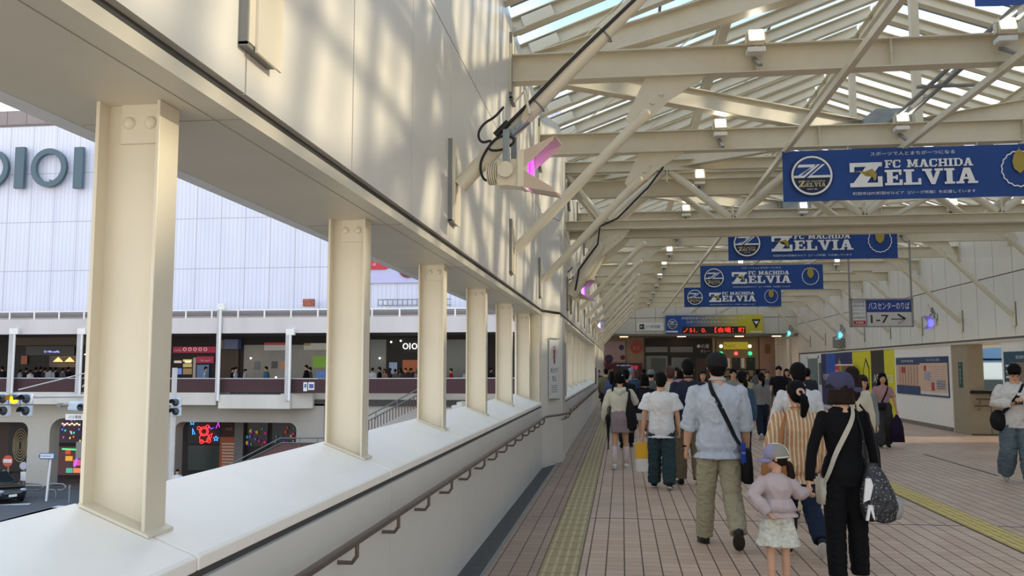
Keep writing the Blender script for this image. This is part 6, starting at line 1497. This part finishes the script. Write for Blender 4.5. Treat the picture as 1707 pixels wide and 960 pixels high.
# 2 woman in black with the navy cap
x, y = PX(1402, 6.9)
J = person('woman in black with navy cap and dark bob, holding hands with the small girl', (x, y), R(3), 1.585, 'f', legs=((1, 2, 2), (-6, 4, 3)), arms=((-2, 14, 8), (2, 26, 8)), wide=1.02, armpts=(None, ((-.150, -.01, .635), (-.178, -.045, .485))),
  top=dict(col='101012', mat=fab('black_knit', '0e0e10', .9, .2, 200), loose=.004, hem=.47, wr=.003, collar=True), bottom=dict(kind='trousers', mat=fab('black_trouser', '0c0c0e', .85, .1), col='0c0c0e', loose=.007, cut=.90, wr=.005, hem=.040), shoes=('121214', None), hair='bob', hair_mat=HAIRD, cap=dict(col='45425c', hole=True, turn=R(-34), tilt=R(4), k=1.08), head_turn=R(-30), vox=.0075, curl=.6)
jw = J
pts = smooth_pts([onback(J, .035, .83, .02)+V(0, .01, .015), onback(J, .03, .79, .020), onback(J, -.015, .71, .020), onback(J, -.055, .62, .02), onback(J, -.085, .54, .022), V(-.11, -.03, .47)], 2)
t = thing('crossbody_bag', 'beige strapped crossbody bag at the left hip of the woman in black', 'bag', Wp(J, (-.105, .02, .38)))
b = ribbon(J, pts, .036, None); b.xf(Matrix.Translation(-t.location)); BEIGE = fab('beige_webbing', 'bdb5a4', .7); b.build('strap', BEIGE, t); MB().rings([(0, 0, 0, .03, .08), (0, 0, .1, .035, .09), (0, 0, .19, .03, .08)], 18, .6).build('bag_body', BEIGE, t, smooth='all')
# patterned tote on the right
t = thing('tote_bag', 'black and white patterned tote bag on the right shoulder of the woman in black', 'bag', Wp(J, (.13, -.075, .325)))
m = bpy.data.materials.new('black_white_pattern'); m.use_nodes = True; tt = m.node_tree; bb = tt.nodes['Principled BSDF']; co = tt.nodes.new('ShaderNodeTexCoord'); vo = tt.nodes.new('ShaderNodeTexVoronoi'); vo.inputs['Scale'].default_value = 55; mp = tt.nodes.new('ShaderNodeMapping'); mp.inputs['Scale'].default_value = (.9, .6, 1.0); cr = tt.nodes.new('ShaderNodeValToRGB')
tt.links.new(co.outputs['Object'], mp.inputs[0]); tt.links.new(mp.outputs[0], vo.inputs['Vector']); tt.links.new(vo.outputs['Distance'], cr.inputs[0]); tt.links.new(cr.outputs[0], bb.inputs['Base Color']); cr.color_ramp.interpolation = 'CONSTANT'; cr.color_ramp.elements[0].color = srgb('9c9c9e'); cr.color_ramp.elements[1].position = .24; cr.color_ramp.elements[1].color = srgb('232326')
b = MB(); b.rings([(0, 0, -.02, .06, .04), (-.0, 0, .0, .115, .065), (0, 0, .08, .135, .08), (-.01, 0, .20, .115, .07), (-.03, 0, .32, .07, .045), (-.045, 0, .40, .03, .02)], 26, .85); mobj('bag_body', remesh(b, .009, 3, disp=.008, dscale=12), m, t)
b = MB(); b.prism([(-.13, .13), (-.11, .30), (-.075, .30), (-.06, .25), (-.085, .15)], -.085, -.062).build('white_graphic', BW, t); b = MB().prism([(-.12, .0), (-.10, .11), (-.07, .11), (-.055, .0), (-.07, .02), (-.085, .08), (-.10, .0)], -.09, -.07).build('white_graphic', BW, t)
b = MB(); b.rings([(.10, .01, .0, .045, .04), (.115, .01, .06, .06, .05), (.12, .01, .15, .05, .045)], 16).build('grey_pocket', fab('pale_grey_cloth', '9d9a95'), t, smooth='all')
for dx in (-.028, .022):
    P0 = [Wp(J, q) for q in smooth_pts([J['tor']((.075+dx*.4, .01, .845)), J['tor']((.082+dx, -.045, .80)), V(.10+dx, -.085, .68), V(.105+dx*1.2, -.09, .57)], 2)]
    ribbon(J, P0, .022, None, world=True).xf(Matrix.Translation(-t.location)).build('handle', fab('charcoal_webbing', '232326', .7), t)
# 3 small girl
x, y = PX(1289, 6.65)
J = person('small girl with a lilac and mesh cap, pale pink tiered blouse and white shorts', (x, y), R(6), 1.06, 'f', legs=((3, 2, 2), (-3, 5, 2)), headk=1.0, head_turn=R(72), head_nod=R(4), face=True,
  armpts=(((.150, .01, .66), (.232, .09, .665)), ((-.175, -.05, .655), (-.085, -.10, .545))),
  top=dict(col='b9a8a6', name='blouse', loose=.016, hem=.515, flare=.035, wr=.006, sr=.012), bottom=dict(kind='shorts', col='c9c6b4', mat=mat('pale_floral_cotton', 'cfccbc', .85, noise_amt=.25, noise_scale=40), loose=.022), shoes=('c77f86', None), hair='lowpony', hair_mat=HAIRD, cap=dict(col='8f8b80', bill='8781a0', stripe='d5d3c0', front='8f88a6'), vox=.006, skin=SKIN, curl=.6, socks=('d08e92', .12))
b = MB(); n = 40; vs = []
for z, r_ in ((.635, .098), (.60, .115), (.555, .135), (.553, .12)):
    for j_ in range(n): a = 2*math.pi*j_/n; k = 1+.05*math.sin(11*a)*(1 if z < .62 else .2); vs.append((r_*k*math.cos(a), r_*.82*k*math.sin(a), z))
b.add(vs, [(i*n+j_, i*n+(j_+1) % n, (i+1)*n+(j_+1) % n, (i+1)*n+j_) for i in range(3) for j_ in range(n)]).xf(J['sc']); mobj('blouse_frill', b.mesh('blouse_frill'), fab('cloth_b9a8a6', 'b9a8a6'), J['t']).data.polygons.foreach_set('use_smooth', [True]*len(b.f))
q = J['HM'] @ V(0, -.066, -.018); b = MB().ell(q, (.018, .018, .012), 10, 8).xf(J['sc']); mobj('hair_scrunchie', b.mesh('s'), fab('cream_scrunchie', 'cfc4b0'), J['t'])
# 4 striped blouse woman
x, y = PX(1326, 8.0)
STR = stripe_mat('tan_white_stripes', 'b58a5e', 'd8c6ac', .034, .34, 0)
J = person('woman with a black ponytail in a tan and white striped blouse walking away', (x, y), R(4), 1.50, 'f', legs=((-16, 30, 2), (8, 4, 3)), arms=((0, 12, 20), (-4, 14, 12)), wide=1.12,
  top=dict(col='b58a5e', mat=STR, name='blouse', loose=.024, hem=.42, flare=.02, wr=.008, sr=.012, collar=True), bottom=dict(kind='trousers', col='1e2a3c', loose=.012, wr=.006), shoes=('24252a', 'c9c6bf'), hair='ponytail', head_turn=R(6), vox=.008)
q = J['HM'] @ V(0.0, -.072, .012); b = MB().tube([q+V(.018*math.cos(a), .006*math.sin(a), .016*math.sin(a)) for a in [2*math.pi*k/14 for k in range(14)]], .008, 8, closed=True).xf(J['sc']); mobj('hair_scrunchie', b.mesh('s'), fab('peach_scrunchie', 'c9a892'), J['t'])
t = thing('tan_tote_bag', 'tan leather tote on the left shoulder of the woman in the striped blouse', 'bag', Wp(J, (-.145, -.05, .33)))
LE = fab('tan_leather', 'a06a40', .5, .15); b = MB(); b.rings([(0, 0, 0, .11, .05), (0, 0, .02, .125, .06), (0, 0, .26, .115, .05), (0, 0, .36, .095, .03)], 22, .6); mobj('bag_body', remesh(b, .01, 2, disp=.006), LE, t)
P0 = [Wp(J, q) for q in smooth_pts([J['tor']((-.075, .02, .84)), J['tor']((-.085, -.05, .80)), V(-.12, -.09, .68), V(-.13, -.085, .55)], 2)]
ribbon(J, P0, .04, None, world=True).xf(Matrix.Translation(-t.location)).build('handle', LE, t)
# 5 man in navy jacket
x, y = PX(1147, 12.4)
J = person('man with short black hair in a navy jacket and brown trousers behind the cap man', (x, y), R(0), 1.73, 'm', legs=((-4, 12, 2), (8, 6, 3)), arms=((0, 8, 10), (-2, 10, 14)), top=dict(col='242b3e', name='jacket', loose=.014, hem=.46, collar=True), bottom=dict(kind='trousers', col='7a6a52', loose=.010), shoes=('161517', None), vox=.011, skin=SKIN2)
# 6 boy in the white t-shirt
x, y = PX(1101, 12.0)
J = person('boy with black hair in a loose white T-shirt and dark green jeans walking away', (x, y), R(-2), 1.54, 'm', legs=((-5, 14, 2), (10, 5, 3)), arms=((2, 12, 10), (2, 14, 12)), wide=.96, top=dict(col='d9d8d6', loose=.022, hem=.44, sleeve='short', sr=.01, wr=.010), bottom=dict(kind='trousers', col='2e3f42', loose=.017, cut=.98, wr=.012), shoes=('1a1a1c', 'c9c9c9'), vox=.0095, curl=.9)
t = thing('paper_bag', 'yellow and white paper carrier bag in the left hand of the boy', 'bag', Wp(J, J['hand', 1])+V(0, 0, -.46), R(12))
YB = mat('bag_yellow', 'e0a81c', .6); MB().box(-.11, .11, -.055, .055, 0, .17).build('white_half', mat('bag_white', 'd6d4cf', .6), t); MB().box(-.11, .11, -.055, .055, .17, .38).build('yellow_half', YB, t)
for q in (-.04, .04): MB().tube([(-.05, q, .38), (-.03, q*.5, .45), (.03, q*.5, .45), (.05, q, .38)], .003, 6).build('cord_handle', mat('cord_white', 'd8d0c0'), t)
# 7 girl in white sweater and grey pink skirt
x, y = PX(1033, 14.3)
J = person('young woman with twin tails, cream hooded sweater and greyish pink skirt', (x, y), R(-2), 1.55, 'f', legs=((8, 4, 2), (-8, 8, 3)), wide=1.12, armpts=(((.155, .03, .69), (.10, .10, .775)), None), arms=((0, 0, 0), (0, 16, 18)), top=dict(col='cfcbb8', name='sweater', loose=.016, hem=.575, hood=True, sr=.008), bottom=dict(kind='skirt', col='8f7f80', z0=.375, flare=.125), shoes=('d8d4cc', 'd8d4cc'), hair='twin', socks=('d8c4be', .86), vox=.010)
q = J['HM'] @ V(.022, -.05, .035); b = MB().ell(q, (.012, .008, .009), 10, 6).xf(J['sc']); mobj('hair_bow', b.mesh('s'), fab('pink_bow', 'd89aa4'), J['t'])
t = thing('black_tote_bag', 'long black bag on the right shoulder of the girl in the cream sweater', 'bag', Wp(J, (.11, -.05, .39)))
b = MB(); b.rings([(.03, 0, 0, .03, .02), (.01, 0, .05, .09, .04), (0, 0, .2, .10, .045), (0, 0, .36, .075, .04), (-.02, 0, .5, .03, .02), (-.02, 0, .66, .018, .012)], 18, .8); mobj('bag_body', remesh(b, .012, 2), fab('black_nylon', '141317', .6), t)
t = thing('umbrella', 'folded black umbrella hanging on the left of the girl in the cream sweater', 'umbrella', Wp(J, (-.125, -.04, .20)), 0)
MB().lathe([(0, 0), (.008, 0), (.012, .15), (.030, .42), (.045, .50), (.02, .56)], (0, 0, 0), 14).build('folded_canopy', fab('black_nylon', '141317', .6), t, smooth='all'); MB().tube([(0, 0, .55), (0, 0, .66), (.03, 0, .70), (.05, 0, .66)], .008, 8).build('handle', DARK, t)
# 8 man in white shirt with cream tote
x, y = PX(1330, 9.9)
J = person('man in a white shirt carrying a cream tote, ahead of the striped blouse', (x, y), R(2), 1.665, 'm', legs=((6, 4, 2), (-6, 10, 2)), arms=((2, 10, 14), (4, 16, 26)), top=dict(col='cfcfd0', loose=.014, hem=.47, collar=True, wr=.008), bottom=dict(kind='trousers', col='c2b294', loose=.01), shoes=('3a3028', None), vox=.010)
t = thing('cream_tote_bag', 'cream cloth tote on the back of the man in the white shirt', 'bag', Wp(J, (-.07, -.125, .40))); CT = fab('cream_canvas', 'c9b68f', .85)
b = MB(); b.rings([(0, 0, 0, .15, .05), (0, 0, .02, .17, .06), (0, 0, .3, .155, .05), (.02, 0, .46, .10, .035), (.03, 0, .6, .03, .02)], 22, .7); mobj('bag_body', remesh(b, .012, 2, disp=.008), CT, t)
# 9 woman in cream cardigan with long brown hair
x, y = PX(1420, 11.4)
J = person('woman with long dark brown hair and a cream cardigan just ahead of the black-clad woman', (x, y), R(-8), 1.63, 'f', arms=((4, 10, 20), (0, 8, 16)), top=dict(col='c8bfa8', name='cardigan', loose=.018, hem=.44), bottom=dict(kind='trousers', col='4a4844'), hair='long', hair_mat=HAIRD, vox=.011)
# 10 woman facing, dark bob, grey top
x, y = PX(1437, 14.2)
J = person('woman facing the camera with dark shoulder hair and a grey top, glancing down', (x, y), R(172), 1.50, 'f', arms=((8, 8, 20), (-6, 8, 20)), head_nod=R(14), face=True, top=dict(col='7f8684', loose=.012, hem=.47), bottom=dict(kind='skirt', col='4f5557', z0=.2, flare=.11), hair='bob', hair_mat=HAIRD, vox=.010, shoes=('26262a', None))
# 11 woman in pink
x, y = PX(1470, 18.6)
J = person('long-haired woman in dusty pink top and charcoal cargo trousers facing the camera', (x, y), R(176), 1.50, 'f', legs=((8, 4, 3), (-8, 14, 3)), arms=((-6, 14, 14), (8, 14, 14)), face=True, top=dict(col='b08a8c', sleeve='short', loose=.006, hem=.585), bottom=dict(kind='trousers', col='3f3d3e', loose=.022, cut=1.0, wr=.012), shoes=('201f22', 'b0b0b0'), hair='long', vox=.011, hands=False)
t = thing('waist_bag', 'black bag slung across the woman in the dusty pink top', 'bag', Wp(J, (.06, .09, .50))); MB().rings([(0, 0, 0, .10, .04), (0, 0, .07, .12, .05), (0, 0, .14, .10, .04)], 18, .7).build('bag_body', fab('black_nylon', '141317', .6), t, smooth='all')
P0 = [Wp(J, q) for q in (V(-.06, .045, .82), V(-.03, .085, .74), V(.02, .088, .64), V(.05, .09, .57))]; ribbon(J, P0, .03, None, world=True).xf(Matrix.Translation(-t.location)).build('strap', strap_m, t)
t = thing('purple_bag', 'dark purple carrier bag held by the woman in the dusty pink top', 'bag', Wp(J, J['hand', 1])+V(0, 0, -.55)); MB().rings([(0, 0, 0, .14, .03), (0, 0, .3, .12, .03), (0, 0, .42, .09, .02), (0, 0, .55, .02, .01)], 14, .6).build('bag_body', fab('dark_purple', '241a34'), t, smooth='all')
# 12 man in the white hoodie
x, y = PX(1688, 13.2)
J = person('young man in a white hoodie and baggy pale jeans looking down at his hands', (x, y), R(168), 1.66, 'm', legs=((2, 34, 4), (10, 4, 6)), lean=R(6), head_nod=R(38), face=True, armpts=(((.155, .02, .67), (.045, .12, .665)), ((-.155, .02, .67), (-.03, .125, .70))), top=dict(col='cfccc6', name='hoodie', loose=.020, hem=.47, hood=True, sr=.006, wr=.009), bottom=dict(kind='trousers', col='5c6c74', loose=.026, cut=1.0, wr=.012, hem=.055), shoes=('a39c90', 'd0ccc4'), vox=.0085, curl=.9, hair='short')
t = thing('sling_bag', 'black sling bag at the side of the man in the white hoodie', 'bag', Wp(J, (.13, .02, .46))); b = MB(); b.ell((0, 0, .1), (.11, .10, .15), 18, 12); mobj('bag_body', remesh(b, .012, 2, disp=.006), fab('black_nylon', '141317', .6), t)
P0 = [Wp(J, q) for q in smooth_pts([V(-.06, .07, .83), V(-.02, .115, .75), V(.05, .115, .66), V(.115, .08, .58)], 2)]; ribbon(J, P0, .05, None, world=True).xf(Matrix.Translation(-t.location)).build('strap', strap_m, t)
o = MB().cbox(Wp(J, (.0, .165, .675)), (.11, .012, .045)).build('mobile_phone', DARK, bevel=.004); tag(o, 'black phone in the hands of the man in the white hoodie', 'phone')
# farther people
def far(label, u, Y, H, rz, sex, top, bottom, **k):
    x, y = PX(u, Y); k.setdefault('vox', .014 if Y < 25 else .02); k.setdefault('hands', False)
    return person(label, (x, y), R(rz), H, sex, top=top, bottom=bottom, **k)
J = far('woman with a long black ponytail in a grey sweater and navy trousers walking away', 1268, 20.4, 1.50, 3, 'f', dict(col='7d7d7c', loose=.012, hem=.52, name='sweater'), dict(kind='trousers', col='1c2434', loose=.012), hair='ponytail', shoes=('b8b4ae', 'c8c4be'))
t = thing('pink_handbag', 'small dusty pink handbag held by the woman in the grey sweater', 'bag', Wp(J, J['wr', 0])+V(.02, 0, -.36)); PKB = fab('dusty_pink_leather', '8f5a58', .5); MB().rings([(0, 0, 0, .10, .04), (0, 0, .1, .10, .045), (0, 0, .17, .08, .03)], 16, .6).build('bag_body', PKB, t, smooth='all'); MB().tube([(-.06, 0, .16), (-.03, 0, .32), (.03, 0, .32), (.06, 0, .16)], .008, 6).build('handle', PKB, t)
far('man in a black T-shirt with sunglasses facing the camera by the station pier', 1298, 25.5, 1.66, 170, 'm', dict(col='17171b', sleeve='short', hem=.48), dict(kind='trousers', col='8d8470'), face=True, arms=((10, 8, 60), (6, 8, 20)))
far('woman in a dark top peering past the man in the black T-shirt', 1311, 27.5, 1.58, 180, 'f', dict(col='2e2c30'), dict(kind='trousers', col='2a2c32'), face=True, hair='bob')
far('man in a grey shirt facing the camera behind the grey sweater woman', 1279, 27.0, 1.54, 176, 'm', dict(col='5e6468'), dict(kind='trousers', col='3a3c40'), face=True, hair_mat=HAIRR)
far('woman with reddish brown short hair in a white and beige striped knit', 1117, 15.6, 1.64, 0, 'f', dict(col='beb4a2', mat=stripe_mat('beige_white_stripe', 'cfc8ba', '9c9484', .04, .3, 2), loose=.014, hem=.47), dict(kind='trousers', col='3a3a44'), hair_mat=HAIRR, hair='short')
far('woman with a denim blue bag walking beyond the girl in the cream sweater', 1074, 16.8, 1.50, 3, 'f', dict(col='1d1d24', hem=.47), dict(kind='skirt', col='c9c5bf', z0=.42, flare=.11), hair='bob', shoes=('b8b4ae', None))
far('person in a grey bucket hat with a grey backpack', 1085, 21.0, 1.58, 0, 'm', dict(col='5e6162', loose=.02, name='backpack_coat'), dict(kind='trousers', col='2c2e33'), cap=dict(col='77797b'))
far('woman in a denim jacket with a black ponytail right of the cap man', 1236, 14.8, 1.56, 8, 'f', dict(col='3e5468', name='denim_jacket', loose=.012, hem=.5), dict(kind='trousers', col='33343c'), hair='ponytail')
far('man facing the camera between the cap man and the denim jacket', 1222, 20.5, 1.60, 180, 'm', dict(col='8d8a84'), dict(kind='trousers', col='33343c'), face=True)
far('woman in a yellowish top facing the camera behind the denim jacket', 1243, 22.0, 1.52, 176, 'f', dict(col='b0a276', loose=.012), dict(kind='trousers', col='44464c'), face=True, hair='bob', hair_mat=HAIRD)
far('woman with a pale headband facing the camera left of the cap man', 1171, 19.5, 1.56, 180, 'f', dict(col='c4c0bc'), dict(kind='trousers', col='44464c'), face=True, hair='bob', hair_mat=HAIRD)
far('woman in a pink coat beyond the man in the navy jacket', 1133, 24.0, 1.56, 10, 'f', dict(col='c08c94', loose=.02, name='coat', hem=.4), dict(kind='trousers', col='3a3a44'), hair='bob')
far('dark haired man in a blue grey jacket beyond the brown haired woman', 1128, 27.0, 1.62, 150, 'm', dict(col='3d4858', name='jacket'), dict(kind='trousers', col='2a2c32'))
far('woman with red brown hair in a blue jacket near the dark screen', 1059, 24.0, 1.56, 0, 'f', dict(col='2f4660', name='jacket', loose=.014), dict(kind='trousers', col='2a2c32'), hair='bob', hair_mat=HAIRR)
far('person in a pale blue hood beside the red brown haired woman', 1051, 26.0, 1.60, 4, 'm', dict(col='7f8ea0', hood=True, name='hooded_coat', loose=.02), dict(kind='trousers', col='2a2c32'), hair_mat=fab('pale_blue_hood', '7f8ea0'))
far('woman with a black bun walking just beyond the girl in the cream sweater', 1043, 18.0, 1.58, 0, 'f', dict(col='1b1b20'), dict(kind='trousers', col='1f2026'), hair='short')
far('person in a khaki coat with a dark backpack at the left', 1010, 29.5, 1.58, 0, 'm', dict(col='6a6248', name='coat', loose=.02, hem=.4), dict(kind='trousers', col='2a2a2c'))
far('person in a long dark plum outfit near the left end wall', 998, 41.0, 1.50, 180, 'f', dict(col='3a2c38', name='coat', hem=.4, loose=.02), dict(kind='skirt', col='3a2c38', z0=.12, flare=.1), hair='short', hair_mat=fab('maroon_hood', '6e2a30'))
far('person in blue with a pink bag left of the girl in the cream sweater', 1019, 27.0, 1.50, 4, 'f', dict(col='4a5c84'), dict(kind='trousers', col='2a2c32'), hair='long')
far('child in a red top near the shop entrance', 1074, 30.0, 1.30, 0, 'f', dict(col='8e1c26'), dict(kind='trousers', col='2a2c32'), hair='bob')
far('person in black standing at the black shop front', 1073, 38.0, 1.55, 0, 'm', dict(col='141418'), dict(kind='trousers', col='18181c'))
far('woman in a grey coat passing the green shop banner', 1262, 36.0, 1.55, 0, 'f', dict(col='5c5c5e'), dict(kind='trousers', col='24262c'), hair='bob')
far('man in a dark jacket beyond the white shirt man', 1345, 22.0, 1.60, 0, 'm', dict(col='30343c'), dict(kind='trousers', col='2a2c32'))
# people outside, on the deck across the street
yd = BW48+1.2
def deck(label, u, H, rz, top, bot, Y=yd, z0=-.02, **k):
    x = atY(u, 612, Y).x; J = person(label, (x, Y), R(rz), H, k.pop('sex', 'm'), top=dict(col=top, sleeve=k.pop('sl', 'long')), bottom=dict(kind=k.pop('kind', 'trousers'), col=bot), vox=.03, hands=False, **k); J['t'].location.z = z0; return J
deck('man in a pale blue T-shirt on the deck before the fast food shop', 343, 1.68, -70, '9db4c8', '3a3c44', sl='short')
deck('person in a light blue shirt and checked skirt on the deck, by the brick pier', 393, 1.66, -80, 'a9bccb', '9a8a84', sl='short', kind='skirt', sex='f')
deck('person in black half hidden beside the light blue shirt on the deck', 388, 1.62, -80, '1a1a1e', '1a1a1e', Y=yd+.7)
deck('woman in a pale grey shirt and plaid skirt on the deck', 409, 1.55, -80, 'b8b2b0', '8d807c', kind='skirt', sex='f')
deck('man in a teal denim shirt on the deck left of the fourth post', 444, 1.70, 80, '4f7488', '2e3036')
deck('man in black standing on the deck near the green poster', 511, 1.78, 90, '17171a', '4a5a6a')
deck('person in grey beside the man in black near the green poster', 517, 1.66, 90, '6b6d6c', '30343a', Y=yd+.8)
deck('woman in a white top with brown trousers on the deck at the waffle shop', 51, 1.5, 20, 'c6c4c4', '6a5448', sex='f')
deck('person in a grey blue top at the waffle shop, left of the white top', 34, 1.5, -20, '76808c', '585a62')
deck('man in a grey hoodie with a black strap in front of the waffle shop', 84, 1.66, 10, '9a9da3', '2e3036', wide=1.25)
deck('man in a dark grey jacket queueing at the waffle shop', 105, 1.6, -10, '4e5056', '24262a')
deck('man in a dark suit at the far left end of the deck', 4, 1.7, 60, '1d1f28', '1d1f28')
deck('person in a white shirt just left of the nearest post on the deck', 148, 1.6, 60, 'b7b7b8', '2e3036')
for i, (u, c, w_) in enumerate(((44, '1c1b1f', 'black'), (60, '2a2630', 'dark plum'), (68, '17171a', 'black'), (75, '3a3438', 'brown black'), (93, '202024', 'black'), (114, '1a1a1e', 'black'))):
    deck('person in %s queueing deeper inside the waffle shop crowd' % w_, u, 1.62+.03*(i % 3), 0, c, '1b1b1f', Y=yd+.9+.7*(i % 3), grp='waffle shop crowd in black' if w_ == 'black' else None)
for i, (u, c, w_, h_) in enumerate(((621, 'b9b9b9', 'white coat at the left of the upper crowd', 1.62), (633, '17171a', 'black jacket bending in the upper crowd', 1.66), (641, 'b08a7a', 'peach top with long brown hair in the upper crowd', 1.56), (650, '2a2320', 'dark brown jacket in the upper crowd', 1.6), (659, '6f5f52', 'taupe sweater in the upper crowd', 1.55), (668, '8a857c', 'grey beige coat in the upper crowd', 1.6), (676, '3a2c28', 'dark coat beside the beige coat in the upper crowd', 1.6), (685, '52403a', 'brown coat before the store letters', 1.6), (697, 'b0a49c', 'pale top beside the third post', 1.6), (752, '9c1f22', 'bright red top between the third and fourth posts', 1.58), (778, 'c0bcb8', 'white top beside the fourth post', 1.56), (818, '26262a', 'black coat right of the fourth post', 1.62))):
    deck('person in a '+w_, u, h_, (0, 90, 180, -60)[i % 4], c, '2b2a2e', Y=yd+.75*(i % 3), hair='long' if i in (2, 3, 5, 8) else 'short', hair_mat=HAIRD, sex='f' if i % 2 else 'm')
# people at street level
for lb, u, v, H, rz, tc_, bc_ in (('man in a white shirt with black rucksack straps walking below beyond the sill', 294, 838, 1.72, -150, 'c9ccd4', '4a5058'), ('person in black and beige standing in the game arcade', 107, 797, 1.7, 180, '1b1a1c', '7a6a58')):
    p = atZ(u, v, GZ); q_ = person(lb, (p.x, p.y), R(rz), H, 'm', top=dict(col=tc_, sleeve='short'), bottom=dict(kind='trousers', col=bc_), vox=.03, hands=False, face=False); q_['t'].location.z = GZ+(.12 if p.y > 47.2 else 0)
bpy.data.scenes.remove(SCR)
